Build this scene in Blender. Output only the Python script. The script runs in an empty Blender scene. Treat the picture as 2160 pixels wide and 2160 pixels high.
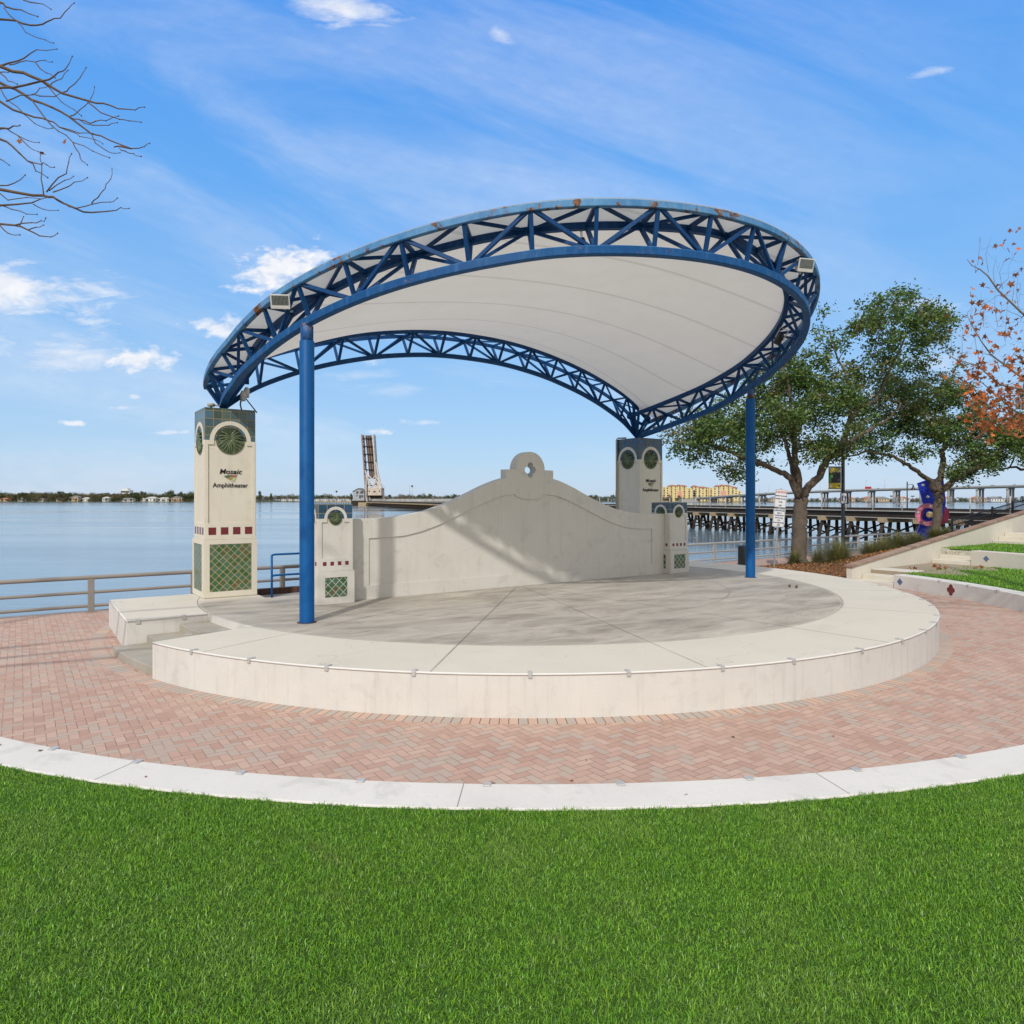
import bpy, math, random
import numpy as np
from mathutils import Vector, Matrix

random.seed(7)
rng = np.random.default_rng(7)
SC = bpy.context.scene
COL = SC.collection
R = math.radians

# ------------------------------------------------------------------ camera
CAMZ = 3.2
FPX, UC, VH = 1486.3, 1080.0, 1053.1          # focal length, centre column and horizon row of the photograph (2160 px)
cd = bpy.data.cameras.new('camera')
cam = bpy.data.objects.new('camera', cd)
COL.objects.link(cam)
cam.location = (0, 0, CAMZ)
cam.rotation_euler = (R(90), 0, 0)
cd.sensor_width = 36.0
cd.lens = 36.0 * FPX / 2160.0
cd.shift_y = -(1080.0 - VH) / 2160.0
cd.clip_start = 0.05
cd.clip_end = 9000
SC.camera = cam

# ------------------------------------------------------------------ world and sun
SUN_EL = 39.0
SUN_DIR = Vector((-0.254 * math.cos(R(SUN_EL)), -0.967 * math.cos(R(SUN_EL)), math.sin(R(SUN_EL))))
sl = bpy.data.lights.new('sun', 'SUN')
sl.energy = 2.05
sl.angle = R(1.3)
sl.color = (1.0, 0.965, 0.92)
sun = bpy.data.objects.new('sun', sl)
COL.objects.link(sun)
sun.location = (-20, -60, 60)
sun.rotation_euler = (-SUN_DIR).to_track_quat('-Z', 'Y').to_euler()

SC.view_settings.view_transform = 'Standard'
SC.view_settings.look = 'None'
SC.view_settings.exposure = 0.42
SC.view_settings.gamma = 1.0
SC.render.engine = 'CYCLES'
SC.cycles.use_denoising = True
SC.cycles.max_bounces = 6
SC.cycles.diffuse_bounces = 3
SC.cycles.glossy_bounces = 3
SC.cycles.transmission_bounces = 4
SC.cycles.transparent_max_bounces = 6
SC.cycles.caustics_reflective = False
SC.cycles.caustics_refractive = False
SC.render.film_transparent = False


class NT:
    """small helper for node trees"""
    def __init__(s, tree):
        s.t = tree; s.n = tree.nodes; s.l = tree.links

    def new(s, typ, **kw):
        n = s.n.new(typ)
        for k, v in kw.items():
            setattr(n, k, v)
        return n

    def put(s, sock, v):
        if isinstance(v, bpy.types.NodeSocket):
            s.l.new(v, sock)
        elif isinstance(v, (tuple, list)) and len(v) == 3 and sock.type == 'RGBA':
            sock.default_value = (*v, 1)
        else:
            sock.default_value = v

    def m(s, op, a, b=0.0, c=None, clamp=False):
        n = s.n.new('ShaderNodeMath'); n.operation = op; n.use_clamp = clamp
        s.put(n.inputs[0], a); s.put(n.inputs[1], b)
        if c is not None: s.put(n.inputs[2], c)
        return n.outputs[0]

    def vm(s, op, a, b=(0, 0, 0)):
        n = s.n.new('ShaderNodeVectorMath'); n.operation = op
        s.put(n.inputs[0], a); s.put(n.inputs[1], b)
        return n.outputs[0]

    def sep(s, v):
        n = s.n.new('ShaderNodeSeparateXYZ'); s.l.new(v, n.inputs[0]); return n.outputs

    def comb(s, x, y, z):
        n = s.n.new('ShaderNodeCombineXYZ')
        for i, q in enumerate((x, y, z)): s.put(n.inputs[i], q)
        return n.outputs[0]

    def noise(s, vec, scale, detail=4, rough=0.55, dist=0.0, col=False):
        n = s.n.new('ShaderNodeTexNoise')
        s.l.new(vec, n.inputs['Vector']); n.inputs['Scale'].default_value = scale
        n.inputs['Detail'].default_value = detail; n.inputs['Roughness'].default_value = rough
        n.inputs['Distortion'].default_value = dist
        return n.outputs[1 if col else 0]

    def white(s, vec, col=False):
        n = s.n.new('ShaderNodeTexWhiteNoise'); n.noise_dimensions = '3D'
        s.l.new(vec, n.inputs['Vector'])
        return n.outputs[1 if col else 0]

    def voro(s, vec, scale, feature='F1', out=0):
        n = s.n.new('ShaderNodeTexVoronoi'); n.feature = feature
        s.l.new(vec, n.inputs['Vector']); n.inputs['Scale'].default_value = scale
        return n.outputs[out]

    def ramp(s, fac, stops, interp='LINEAR'):
        n = s.n.new('ShaderNodeValToRGB'); n.color_ramp.interpolation = interp
        e = n.color_ramp.elements
        while len(e) < len(stops): e.new(0.5)
        for i, (p, c) in enumerate(stops):
            e[i].position = p
            e[i].color = (*c, 1) if isinstance(c, (tuple, list)) else (c, c, c, 1)
        s.put(n.inputs[0], fac)
        return n.outputs[0]

    def mix(s, fac, a, b, typ='MIX'):
        n = s.n.new('ShaderNodeMix'); n.data_type = 'RGBA'; n.blend_type = typ
        s.put(n.inputs[0], fac)
        s.put(n.inputs[6], a); s.put(n.inputs[7], b)
        return n.outputs[2]

    def rng(s, v, a, b, c=0.0, d=1.0, smooth=False):
        n = s.n.new('ShaderNodeMapRange'); n.clamp = True
        if smooth: n.interpolation_type = 'SMOOTHSTEP'
        s.put(n.inputs[0], v)
        for i, q in enumerate((a, b, c, d)): s.put(n.inputs[i + 1], q)
        return n.outputs[0]


# world: physical sky with a procedural cloud layer
W = bpy.data.worlds.new('World'); SC.world = W; W.use_nodes = True
w = NT(W.node_tree); w.n.clear()
sky = w.new('ShaderNodeTexSky', sky_type='NISHITA')
sky.sun_disc = False
sky.sun_elevation = R(SUN_EL)
sky.sun_rotation = math.atan2(-0.254, -0.967)
sky.altitude = 0
sky.air_density = 1.1
sky.dust_density = 0.6
sky.ozone_density = 2.6
tc = w.new('ShaderNodeTexCoord')
D = tc.outputs['Generated']
dx, dy, dz = w.sep(D)
dyc = w.m('MAXIMUM', dy, 0.08)
ca = w.m('DIVIDE', dx, dyc)
cb = w.m('DIVIDE', dz, dyc)
P2 = w.comb(ca, cb, 0.0)
# wispy edges shared by all clouds
wisp = w.noise(w.comb(w.m('ADD', w.m('MULTIPLY', ca, 10.0), w.m('MULTIPLY', cb, 6.0)), w.m('MULTIPLY', cb, 34.0), 0.0), 1.0, 8, 0.64, 0.5)
puff = w.noise(w.comb(w.m('MULTIPLY', ca, 34.0), w.m('MULTIPLY', cb, 62.0), 3.0), 1.0, 5, 0.55, 0.2)


def blob(u, v, ru, rv, amp, soft, k, tex, tilt=0.0):
    a0, b0 = (u - UC) / FPX, (VH - v) / FPX
    x = w.m('SUBTRACT', ca, a0); y = w.m('SUBTRACT', cb, b0)
    if tilt:
        c, s_ = math.cos(R(tilt)), math.sin(R(tilt))
        x2 = w.m('ADD', w.m('MULTIPLY', x, c), w.m('MULTIPLY', y, s_))
        y = w.m('SUBTRACT', w.m('MULTIPLY', y, c), w.m('MULTIPLY', x, s_)); x = x2
    x = w.m('DIVIDE', x, ru / FPX); y = w.m('DIVIDE', y, rv / FPX)
    d = w.m('SQRT', w.m('ADD', w.m('MULTIPLY', x, x), w.m('MULTIPLY', y, y)))
    e = w.m('ADD', w.m('SUBTRACT', 1.0, d), w.m('MULTIPLY', w.m('SUBTRACT', tex, 0.52), k * 1.75))
    return w.m('MULTIPLY', w.rng(e, 0.0, soft * 1.8, 0, 1, True), amp)


clouds = None
for a in [
    (40, 610, 330, 74, 1.0, 0.55, 1.5, wisp, -5), (150, 640, 80, 16, 0.5, 0.8, 2.4, wisp, 6), (90, 600, 150, 30, 0.5, 0.9, 2.0, wisp, 3),
    (150, 745, 330, 70, 0.85, 0.8, 1.5, wisp, -5), (290, 760, 120, 34, 0.95, 0.5, 1.3, puff, 0), (120, 775, 140, 22, 0.3, 0.9, 2.2, wisp, 0),
    (590, 568, 130, 66, 1.0, 0.4, 1.2, puff, 8), (660, 545, 60, 30, 0.8, 0.5, 1.6, puff, 0), (478, 690, 95, 30, 0.9, 0.5, 1.3, puff, 0),
    (730, 20, 175, 72, 0.95, 0.7, 1.4, wisp, -16), (760, 70, 60, 16, 0.6, 0.8, 2.4, wisp, 0), (1050, 68, 90, 28, 0.7, 0.9, 1.5, wisp, -32),
    (155, 893, 46, 9, 0.85, 0.5, 1.6, puff, 0), (288, 838, 34, 9, 0.6, 0.5, 1.6, puff, 0), (258, 860, 40, 6, 0.5, 0.5, 1.6, puff, 0),
    (360, 912, 60, 9, 0.6, 0.5, 1.8, puff, 0), (800, 910, 34, 10, 0.75, 0.5, 1.6, puff, 0), (460, 866, 150, 12, 0.5, 0.9, 2.0, wisp, 0),
    (760, 792, 140, 14, 0.35, 0.9, 2.2, wisp, 3), (880, 820, 200, 22, 0.35, 0.9, 2.4, wisp, 2), (790, 760, 40, 13, 0.5, 0.6, 1.8, puff, 0),
    (1960, 645, 120, 20, 0.55, 0.8, 2.0, wisp, 0), (1960, 155, 90, 14, 0.45, 0.9, 2.6, wisp, 16), (890, 890, 44, 9, 0.4, 0.5, 1.6, puff, 0),
    (1980, 760, 170, 60, 0.35, 1.0, 2.2, wisp, 0),
]:
    b = blob(*a[:7], a[7], a[8])
    clouds = b if clouds is None else w.m('MAXIMUM', clouds, b)
# thin streaks high up, drawn out along one wind direction
cr, sr = math.cos(R(-17)), math.sin(R(-17))
sx = w.m('ADD', w.m('MULTIPLY', ca, cr), w.m('MULTIPLY', cb, sr))
sy = w.m('SUBTRACT', w.m('MULTIPLY', cb, cr), w.m('MULTIPLY', ca, sr))
c1 = w.noise(w.comb(w.m('MULTIPLY', sx, 1.3), w.m('MULTIPLY', sy, 5.2), 1.7), 1.0, 8, 0.58, 0.5)
c2 = w.noise(w.comb(w.m('MULTIPLY', sx, 6.0), w.m('MULTIPLY', sy, 34.0), 4.0), 1.0, 6, 0.6, 0.3)
cir = w.m('MULTIPLY', w.rng(c1, 0.42, 0.66, 0, 1, True), w.rng(c2, 0.25, 0.75, 0.55, 1.0))
leftish = w.rng(ca, -0.05, 0.75, 1.0, 0.30, True)
cir = w.m('MULTIPLY', cir, w.m('MULTIPLY', leftish, 0.33))
lowhaze = w.rng(cb, 0.0, 0.30, 0.30, 0.0)
cmask = w.m('MAXIMUM', clouds, cir)
front = w.rng(dy, 0.05, 0.25)
cmask = w.m('MULTIPLY', cmask, front)
skyc = w.new('ShaderNodeHueSaturation')
w.l.new(sky.outputs[0], skyc.inputs['Color'])
skyc.inputs['Saturation'].default_value = 1.12
skyc.inputs['Value'].default_value = 1.0
azure = w.ramp(w.m('MAXIMUM', dz, 0.0), [(0.0, (0.385, 0.50, 0.655)), (0.06, (0.31, 0.475, 0.675)), (0.20, (0.205, 0.41, 0.70)), (0.40, (0.105, 0.325, 0.72)), (0.60, (0.038, 0.235, 0.70)), (1.0, (0.10, 0.25, 0.55))])
azure = w.mix(1.0, azure, (10.0, 10.0, 10.0), 'MULTIPLY')
base = w.mix(0.85, skyc.outputs[0], azure)
fill_veil = w.m('MAXIMUM', w.rng(dy, 0.15, -0.35, 0, 1, True), w.rng(dz, 0.60, 0.82, 0, 1, True))  # white veil behind the camera and overhead, added as neutral fill light
fill_veil_noise = w.rng(w.noise(D, 2.5, 5, 0.6), 0.3, 0.7, 0.75, 1.0)
base = w.mix(w.m('MULTIPLY', fill_veil, fill_veil_noise), base, (7.3, 7.0, 6.6))
cloudcol = w.mix(w.rng(puff, 0.3, 0.7), (5.9, 6.2, 6.9), (7.2, 7.3, 7.5))
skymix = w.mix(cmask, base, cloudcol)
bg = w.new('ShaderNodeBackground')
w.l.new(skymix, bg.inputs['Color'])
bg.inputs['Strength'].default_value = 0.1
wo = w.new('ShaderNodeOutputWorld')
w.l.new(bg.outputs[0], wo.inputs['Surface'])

# ------------------------------------------------------------------ frames of reference
C0 = Vector((0.2, 21.0, 0.0))                 # centre of the round stage
ANG = 0.61                                     # direction of the back wall
CA, SA = math.cos(ANG), math.sin(ANG)


def st(x, y, z=0.0):
    """stage frame (x along the back wall, y towards the river) to world"""
    return Vector((C0.x + CA * x - SA * y, C0.y + SA * x + CA * y, z))


def at(u, v, Y):
    """point at depth Y seen at photograph pixel u, v"""
    return Vector(((u - UC) * Y / FPX, Y, CAMZ + (VH - v) * Y / FPX))


# ------------------------------------------------------------------ materials
MATS = {}


def pmat(name, color=(0.5, 0.5, 0.5), rough=0.7, metal=0.0, spec=0.4):
    m = bpy.data.materials.new(name); m.use_nodes = True
    t = NT(m.node_tree)
    b = next(n for n in t.n if n.type == 'BSDF_PRINCIPLED')
    b.inputs['Base Color'].default_value = (*color, 1)
    b.inputs['Roughness'].default_value = rough
    b.inputs['Metallic'].default_value = metal
    b.inputs['Specular IOR Level'].default_value = spec
    t.b = b; t.mat = m
    t.obj = t.new('ShaderNodeTexCoord').outputs['Object']
    t.geo = t.new('ShaderNodeNewGeometry')
    MATS[name] = m
    return t


def bump(t, h, strength=0.3, dist=0.01):
    n = t.new('ShaderNodeBump'); n.inputs['Strength'].default_value = strength; n.inputs['Distance'].default_value = dist
    t.l.new(h, n.inputs['Height']); t.l.new(n.outputs[0], t.b.inputs['Normal'])


def mottled(name, c1, c2, scale=1.5, rough=0.75, fine=40, bstr=0.25, bdist=0.006, spec=0.3, metal=0.0, c3=None, c3amt=0.35, streak=0.0):
    t = pmat(name, c1, rough, metal, spec)
    pos = t.geo.outputs['Position']
    n1 = t.noise(pos, scale, 6, 0.6)
    col = t.mix(t.rng(n1, 0.3, 0.7), c1, c2)
    if c3 is not None:
        n3 = t.noise(pos, scale * 2.7, 7, 0.65, 0.6)
        col = t.mix(t.m('MULTIPLY', t.rng(n3, 0.56, 0.72), c3amt), col, c3)
    if streak:
        ns_ = t.noise(t.vm('MULTIPLY', pos, (7.0, 7.0, 0.55)), 1.0, 6, 0.62)
        col = t.mix(t.m('MULTIPLY', t.rng(ns_, 0.53, 0.74), streak), col, (0.30, 0.27, 0.22))
    n2 = t.noise(pos, fine, 4, 0.7)
    col = t.mix(t.rng(n2, 0.2, 0.8, 0.0, 0.10), col, (0, 0, 0), 'MIX')
    t.l.new(col, t.b.inputs['Base Color'])
    if bstr: bump(t, n2, bstr, bdist)
    return t.mat


mottled('stucco_cream', (0.67, 0.615, 0.50), (0.71, 0.66, 0.55), 1.2, 0.85, 60, 0.5, 0.006, c3=(0.50, 0.43, 0.31), c3amt=0.35, streak=0.16)
mottled('stucco_grey', (0.615, 0.585, 0.52), (0.665, 0.635, 0.57), 0.9, 0.85, 60, 0.5, 0.006, c3=(0.43, 0.40, 0.34), c3amt=0.45, streak=0.16)
mottled('stucco_white', (0.69, 0.665, 0.61), (0.62, 0.595, 0.545), 0.9, 0.85, 50, 0.45, 0.006, c3=(0.48, 0.455, 0.40), c3amt=0.5, streak=0.28)
mottled('paint_white_edge', (0.74, 0.725, 0.685), (0.68, 0.66, 0.62), 3.0, 0.7, 60, 0.3)
mottled('curb_white', (0.72, 0.69, 0.635), (0.65, 0.62, 0.57), 0.8, 0.75, 30, 0.35, 0.004, c3=(0.47, 0.45, 0.41), c3amt=0.6)
mottled('terrace_cream', (0.66, 0.615, 0.52), (0.60, 0.56, 0.47), 0.7, 0.8, 40, 0.4, c3=(0.47, 0.42, 0.33), c3amt=0.4)
mottled('concrete_step', (0.42, 0.385, 0.32), (0.34, 0.31, 0.255), 1.6, 0.85, 40, 0.5)
mottled('concrete_grey', (0.36, 0.345, 0.31), (0.29, 0.28, 0.255), 0.3, 0.85, 10, 0.3)
mottled('tile_red', (0.14, 0.02, 0.025), (0.19, 0.03, 0.035), 9, 0.22, 50, 0.1, spec=0.5)
mottled('tile_blue_diamond', (0.09, 0.13, 0.24), (0.13, 0.18, 0.30), 9, 0.3, 50, 0.1, spec=0.5)
mottled('medallion_green', (0.075, 0.12, 0.055), (0.14, 0.15, 0.065), 14, 0.3, 60, 0.3, spec=0.5, c3=(0.045, 0.075, 0.045), c3amt=0.7)
mottled('medallion_ridge', (0.085, 0.135, 0.06), (0.13, 0.15, 0.07), 12, 0.35, 60, 0.2, spec=0.5)
mottled('aluminium', (0.60, 0.59, 0.57), (0.50, 0.49, 0.47), 6, 0.5, 80, 0.1, spec=0.5, metal=0.35)
mottled('rail_grey', (0.29, 0.265, 0.235), (0.24, 0.22, 0.195), 1.0, 0.5, 60, 0.1, spec=0.4)
mottled('rail_alu', (0.50, 0.49, 0.46), (0.42, 0.41, 0.385), 1.0, 0.45, 60, 0.1, spec=0.5, metal=0.3)
mottled('steel_galv', (0.46, 0.48, 0.48), (0.38, 0.40, 0.41), 4, 0.4, 60, 0.1, metal=0.5)
mottled('black_metal', (0.012, 0.013, 0.016), (0.018, 0.019, 0.022), 4, 0.4, 60, 0.1, spec=0.5)
mottled('bark_oak', (0.175, 0.135, 0.10), (0.11, 0.085, 0.064), 5, 0.9, 26, 1.0, 0.04, c3=(0.21, 0.18, 0.145), c3amt=0.6)
mottled('bark_sycamore', (0.15, 0.105, 0.075), (0.10, 0.065, 0.05), 6, 0.85, 30, 0.6, 0.01)
mottled('bark_pale', (0.22, 0.185, 0.15), (0.16, 0.13, 0.105), 4, 0.85, 30, 0.6, 0.01)
mottled('timber_dark', (0.024, 0.019, 0.016), (0.045, 0.033, 0.024), 1.2, 0.9, 14, 0.6)
mottled('timber_pile', (0.055, 0.040, 0.029), (0.022, 0.017, 0.014), 1.0, 0.9, 14, 0.6, c3=(0.02, 0.017, 0.015), c3amt=0.8)
mottled('pile_cap', (0.46, 0.36, 0.22), (0.33, 0.235, 0.14), 0.9, 0.85, 12, 0.4, c3=(0.20, 0.09, 0.04), c3amt=0.9)
mottled('deck_edge', (0.50, 0.48, 0.44), (0.42, 0.38, 0.33), 0.5, 0.7, 10, 0.2)
mottled('bascule_rust', (0.30, 0.15, 0.10), (0.44, 0.34, 0.30), 0.5, 0.8, 3, 0.2, c3=(0.20, 0.08, 0.045), c3amt=0.8)
mottled('bascule_white', (0.62, 0.58, 0.53), (0.50, 0.45, 0.40), 0.35, 0.8, 3, 0.2, c3=(0.30, 0.18, 0.12), c3amt=0.8)
mottled('track_brown', (0.075, 0.055, 0.042), (0.10, 0.07, 0.05), 0.5, 0.85, 4, 0.2)
mottled('counterweight', (0.60, 0.51, 0.40), (0.51, 0.43, 0.33), 0.25, 0.85, 3, 0.2, c3=(0.33, 0.24, 0.16), c3amt=0.6)
mottled('house_grey', (0.40, 0.41, 0.42), (0.33, 0.34, 0.35), 0.4, 0.8, 4, 0.2)
mottled('highway_concrete', (0.37, 0.355, 0.32), (0.30, 0.29, 0.27), 0.05, 0.85, 1, 0.0)
mottled('condo_yellow', (0.70, 0.54, 0.24), (0.74, 0.60, 0.31), 0.03, 0.85, 1, 0.0)
mottled('condo_cream', (0.72, 0.63, 0.42), (0.70, 0.60, 0.40), 0.03, 0.85, 1, 0.0)
mottled('condo_pink', (0.66, 0.32, 0.28), (0.60, 0.28, 0.25), 0.03, 0.85, 1, 0.0)
mottled('roof_terracotta', (0.42, 0.17, 0.09), (0.36, 0.14, 0.08), 0.1, 0.85, 1, 0.0)
mottled('window_dark', (0.035, 0.045, 0.055), (0.06, 0.07, 0.08), 0.1, 0.2, 1, 0.0, spec=0.6)
mottled('house_white', (0.72, 0.71, 0.68), (0.66, 0.65, 0.62), 0.1, 0.8, 1, 0.0)
mottled('house_tan', (0.56, 0.43, 0.30), (0.50, 0.38, 0.26), 0.1, 0.8, 1, 0.0)
mottled('roof_grey', (0.24, 0.235, 0.23), (0.19, 0.185, 0.18), 0.1, 0.8, 1, 0.0)
mottled('roof_pale', (0.55, 0.53, 0.50), (0.48, 0.46, 0.44), 0.1, 0.8, 1, 0.0)
mottled('brick_dark', (0.14, 0.075, 0.055), (0.09, 0.05, 0.04), 6, 0.85, 40, 0.4)
mottled('plastic_pale', (0.62, 0.61, 0.58), (0.55, 0.54, 0.51), 4, 0.5, 60, 0.1)
mottled('plastic_beige', (0.50, 0.46, 0.37), (0.40, 0.36, 0.28), 4, 0.5, 60, 0.1)
mottled('lens_dark', (0.03, 0.035, 0.035), (0.10, 0.11, 0.10), 30, 0.25, 80, 0.1, spec=0.6)
mottled('sculpture_blue', (0.016, 0.045, 0.52), (0.022, 0.055, 0.58), 2, 0.45, 40, 0.1)
mottled('sculpture_pink', (0.62, 0.10, 0.19), (0.55, 0.08, 0.16), 3, 0.5, 40, 0.1)
mottled('sculpture_pale_pink', (0.70, 0.26, 0.34), (0.64, 0.20, 0.29), 6, 0.55, 40, 0.1)
mottled('sculpture_yellow', (0.75, 0.60, 0.30), (0.70, 0.52, 0.24), 4, 0.5, 40, 0.1)
mottled('sign_white', (0.74, 0.74, 0.73), (0.70, 0.70, 0.69), 4, 0.4, 60, 0.05)
mottled('sign_red', (0.50, 0.03, 0.03), (0.45, 0.03, 0.03), 4, 0.5, 60, 0.0)
mottled('sign_ink', (0.02, 0.025, 0.04), (0.02, 0.025, 0.04), 4, 0.5, 60, 0.0)
mottled('sign_navy', (0.015, 0.035, 0.14), (0.015, 0.04, 0.16), 4, 0.5, 60, 0.0)
mottled('banner_dark', (0.03, 0.03, 0.035), (0.06, 0.06, 0.07), 8, 0.7, 60, 0.0)
mottled('banner_yellow', (0.62, 0.47, 0.05), (0.58, 0.42, 0.04), 8, 0.7, 60, 0.0)
mottled('banner_green', (0.10, 0.42, 0.06), (0.12, 0.38, 0.06), 8, 0.7, 60, 0.0)
mottled('banner_grey', (0.30, 0.31, 0.32), (0.24, 0.25, 0.26), 8, 0.7, 60, 0.0)
mottled('logo_black', (0.012, 0.012, 0.013), (0.016, 0.016, 0.017), 8, 0.45, 60, 0.0)
mottled('logo_rose', (0.34, 0.13, 0.11), (0.30, 0.12, 0.10), 8, 0.5, 60, 0.0)
mottled('logo_gold', (0.40, 0.27, 0.10), (0.36, 0.24, 0.09), 8, 0.5, 60, 0.0)
mottled('logo_green', (0.10, 0.17, 0.10), (0.09, 0.15, 0.09), 8, 0.5, 60, 0.0)
mottled('logo_lime', (0.48, 0.56, 0.27), (0.44, 0.52, 0.24), 8, 0.5, 60, 0.0)
mottled('leaf_dry', (0.30, 0.12, 0.045), (0.22, 0.085, 0.035), 8, 0.8, 60, 0.1)
mottled('shore_mud', (0.055, 0.06, 0.03), (0.10, 0.09, 0.05), 0.05, 0.9, 1, 0.0)
mottled('land_green', (0.05, 0.075, 0.025), (0.09, 0.085, 0.04), 0.03, 0.95, 1, 0.0)
mottled('car_white', (0.6, 0.6, 0.6), (0.55, 0.55, 0.56), 1, 0.3, 5, 0.0)
mottled('car_red', (0.40, 0.03, 0.03), (0.36, 0.03, 0.03), 1, 0.3, 5, 0.0)
mottled('car_blue', (0.05, 0.12, 0.30), (0.05, 0.10, 0.26), 1, 0.3, 5, 0.0)
mottled('car_grey', (0.10, 0.10, 0.11), (0.13, 0.13, 0.14), 1, 0.3, 5, 0.0)


# blue paint, paler on faces turned up, with rust patches where asked
def blue_paint(name, c1, c2, rust, pale_col=(0.30, 0.44, 0.62), pale_amt=0.55):
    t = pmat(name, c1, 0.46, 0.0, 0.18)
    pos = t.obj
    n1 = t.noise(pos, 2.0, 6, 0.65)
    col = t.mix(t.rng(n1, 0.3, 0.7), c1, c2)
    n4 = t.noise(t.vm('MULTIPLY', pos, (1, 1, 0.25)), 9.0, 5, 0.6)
    col = t.mix(t.rng(n4, 0.5, 0.85, 0.0, 0.35), col, pale_col)
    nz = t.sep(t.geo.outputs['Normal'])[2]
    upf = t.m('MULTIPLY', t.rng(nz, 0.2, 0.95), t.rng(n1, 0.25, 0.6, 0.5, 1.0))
    col = t.mix(t.m('MULTIPLY', upf, pale_amt), col, pale_col)
    if rust > 0:
        n3 = t.noise(pos, 1.7, 8, 0.72, 0.8)
        n5 = t.noise(pos, 11.0, 5, 0.7)
        mk = t.rng(t.m('ADD', n3, t.m('MULTIPLY', t.m('SUBTRACT', n5, 0.5), 0.35)), 0.66 - rust, 0.72 - rust)
        rc = t.ramp(n5, [(0.3, (0.035, 0.018, 0.012)), (0.52, (0.12, 0.05, 0.022)), (0.64, (0.26, 0.13, 0.06)), (0.8, (0.50, 0.40, 0.28))])
        col = t.mix(mk, col, rc)
        t.l.new(t.rng(mk, 0, 1, 0.42, 0.85), t.b.inputs['Roughness'])
    t.l.new(col, t.b.inputs['Base Color'])
    return t.mat


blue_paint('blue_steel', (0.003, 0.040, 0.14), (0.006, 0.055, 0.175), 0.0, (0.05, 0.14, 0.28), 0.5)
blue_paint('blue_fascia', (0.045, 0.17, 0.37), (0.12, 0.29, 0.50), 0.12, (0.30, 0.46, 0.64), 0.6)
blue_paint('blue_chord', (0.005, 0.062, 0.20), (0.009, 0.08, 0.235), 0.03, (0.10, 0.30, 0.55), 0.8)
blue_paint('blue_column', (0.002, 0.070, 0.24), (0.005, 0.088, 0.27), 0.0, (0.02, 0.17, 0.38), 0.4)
blue_paint('rusty_blue', (0.02, 0.09, 0.26), (0.03, 0.11, 0.30), 0.17)


def tile_grid(name, size, grout, cols, diamond=False, gw=0.045, x0=0.0, z0=0.0, rough=0.25):
    """square glazed tiles; x runs round the pillar, z up"""
    t = pmat(name, cols[0], rough, 0.0, 0.5)
    x, y, z = t.sep(t.obj)
    h = t.m('ADD', t.m('SUBTRACT', x, x0), y)
    zz = t.m('SUBTRACT', z, z0)
    if diamond:
        a = t.m('DIVIDE', t.m('ADD', h, zz), size * 1.41421)
        b = t.m('DIVIDE', t.m('SUBTRACT', zz, h), size * 1.41421)
    else:
        a = t.m('DIVIDE', h, size); b = t.m('DIVIDE', zz, size)
    fa, fb = t.m('FRACT', a), t.m('FRACT', b)
    ia, ib = t.m('FLOOR', a), t.m('FLOOR', b)
    ea = t.m('MINIMUM', fa, t.m('SUBTRACT', 1.0, fa))
    eb = t.m('MINIMUM', fb, t.m('SUBTRACT', 1.0, fb))
    e = t.m('MINIMUM', ea, eb)
    idv = t.comb(ia, ib, t.m('FLOOR', t.m('MULTIPLY', t.sep(t.geo.outputs['True Normal'])[0], 2.1)))
    r = t.white(idv)
    n = t.noise(t.obj, 11, 5, 0.65)
    rr = t.m('ADD', t.m('MULTIPLY', r, 0.75), t.m('MULTIPLY', n, 0.35))
    k = len(cols)
    col = t.ramp(rr, [(0.1 + 0.8 * i / (k - 1), c) for i, c in enumerate(cols)])
    g = t.rng(e, gw * 0.7, gw)
    col = t.mix(g, grout, col)
    t.l.new(col, t.b.inputs['Base Color'])
    t.l.new(t.rng(g, 0, 1, 0.8, rough), t.b.inputs['Roughness'])
    bump(t, t.m('ADD', g, t.m('MULTIPLY', n, 0.3)), 0.5, 0.004)
    return t.mat


TEAL = [(0.03, 0.055, 0.05), (0.05, 0.085, 0.06), (0.045, 0.10, 0.13), (0.075, 0.11, 0.075), (0.06, 0.14, 0.21)]
NAVY = [(0.02, 0.03, 0.035), (0.015, 0.06, 0.11), (0.02, 0.085, 0.15), (0.05, 0.075, 0.08), (0.01, 0.07, 0.18)]
GREEN = [(0.03, 0.075, 0.045), (0.045, 0.13, 0.06), (0.075, 0.15, 0.10), (0.10, 0.14, 0.09), (0.025, 0.10, 0.035), (0.12, 0.11, 0.06)]
tile_grid('tiles_teal', 0.21, (0.26, 0.19, 0.09), TEAL, x0=-0.63, z0=0.0)
tile_grid('tiles_navy', 0.21, (0.16, 0.13, 0.10), NAVY, x0=-0.63, z0=0.0)
tile_grid('tiles_navy_small', 0.215, (0.22, 0.20, 0.15), NAVY, x0=-0.43, z0=0.055)
tile_grid('lattice_gold', 0.135, (0.40, 0.31, 0.13), GREEN, True, 0.06)
tile_grid('lattice_cream', 0.135, (0.50, 0.47, 0.39), GREEN, True, 0.06)

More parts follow.
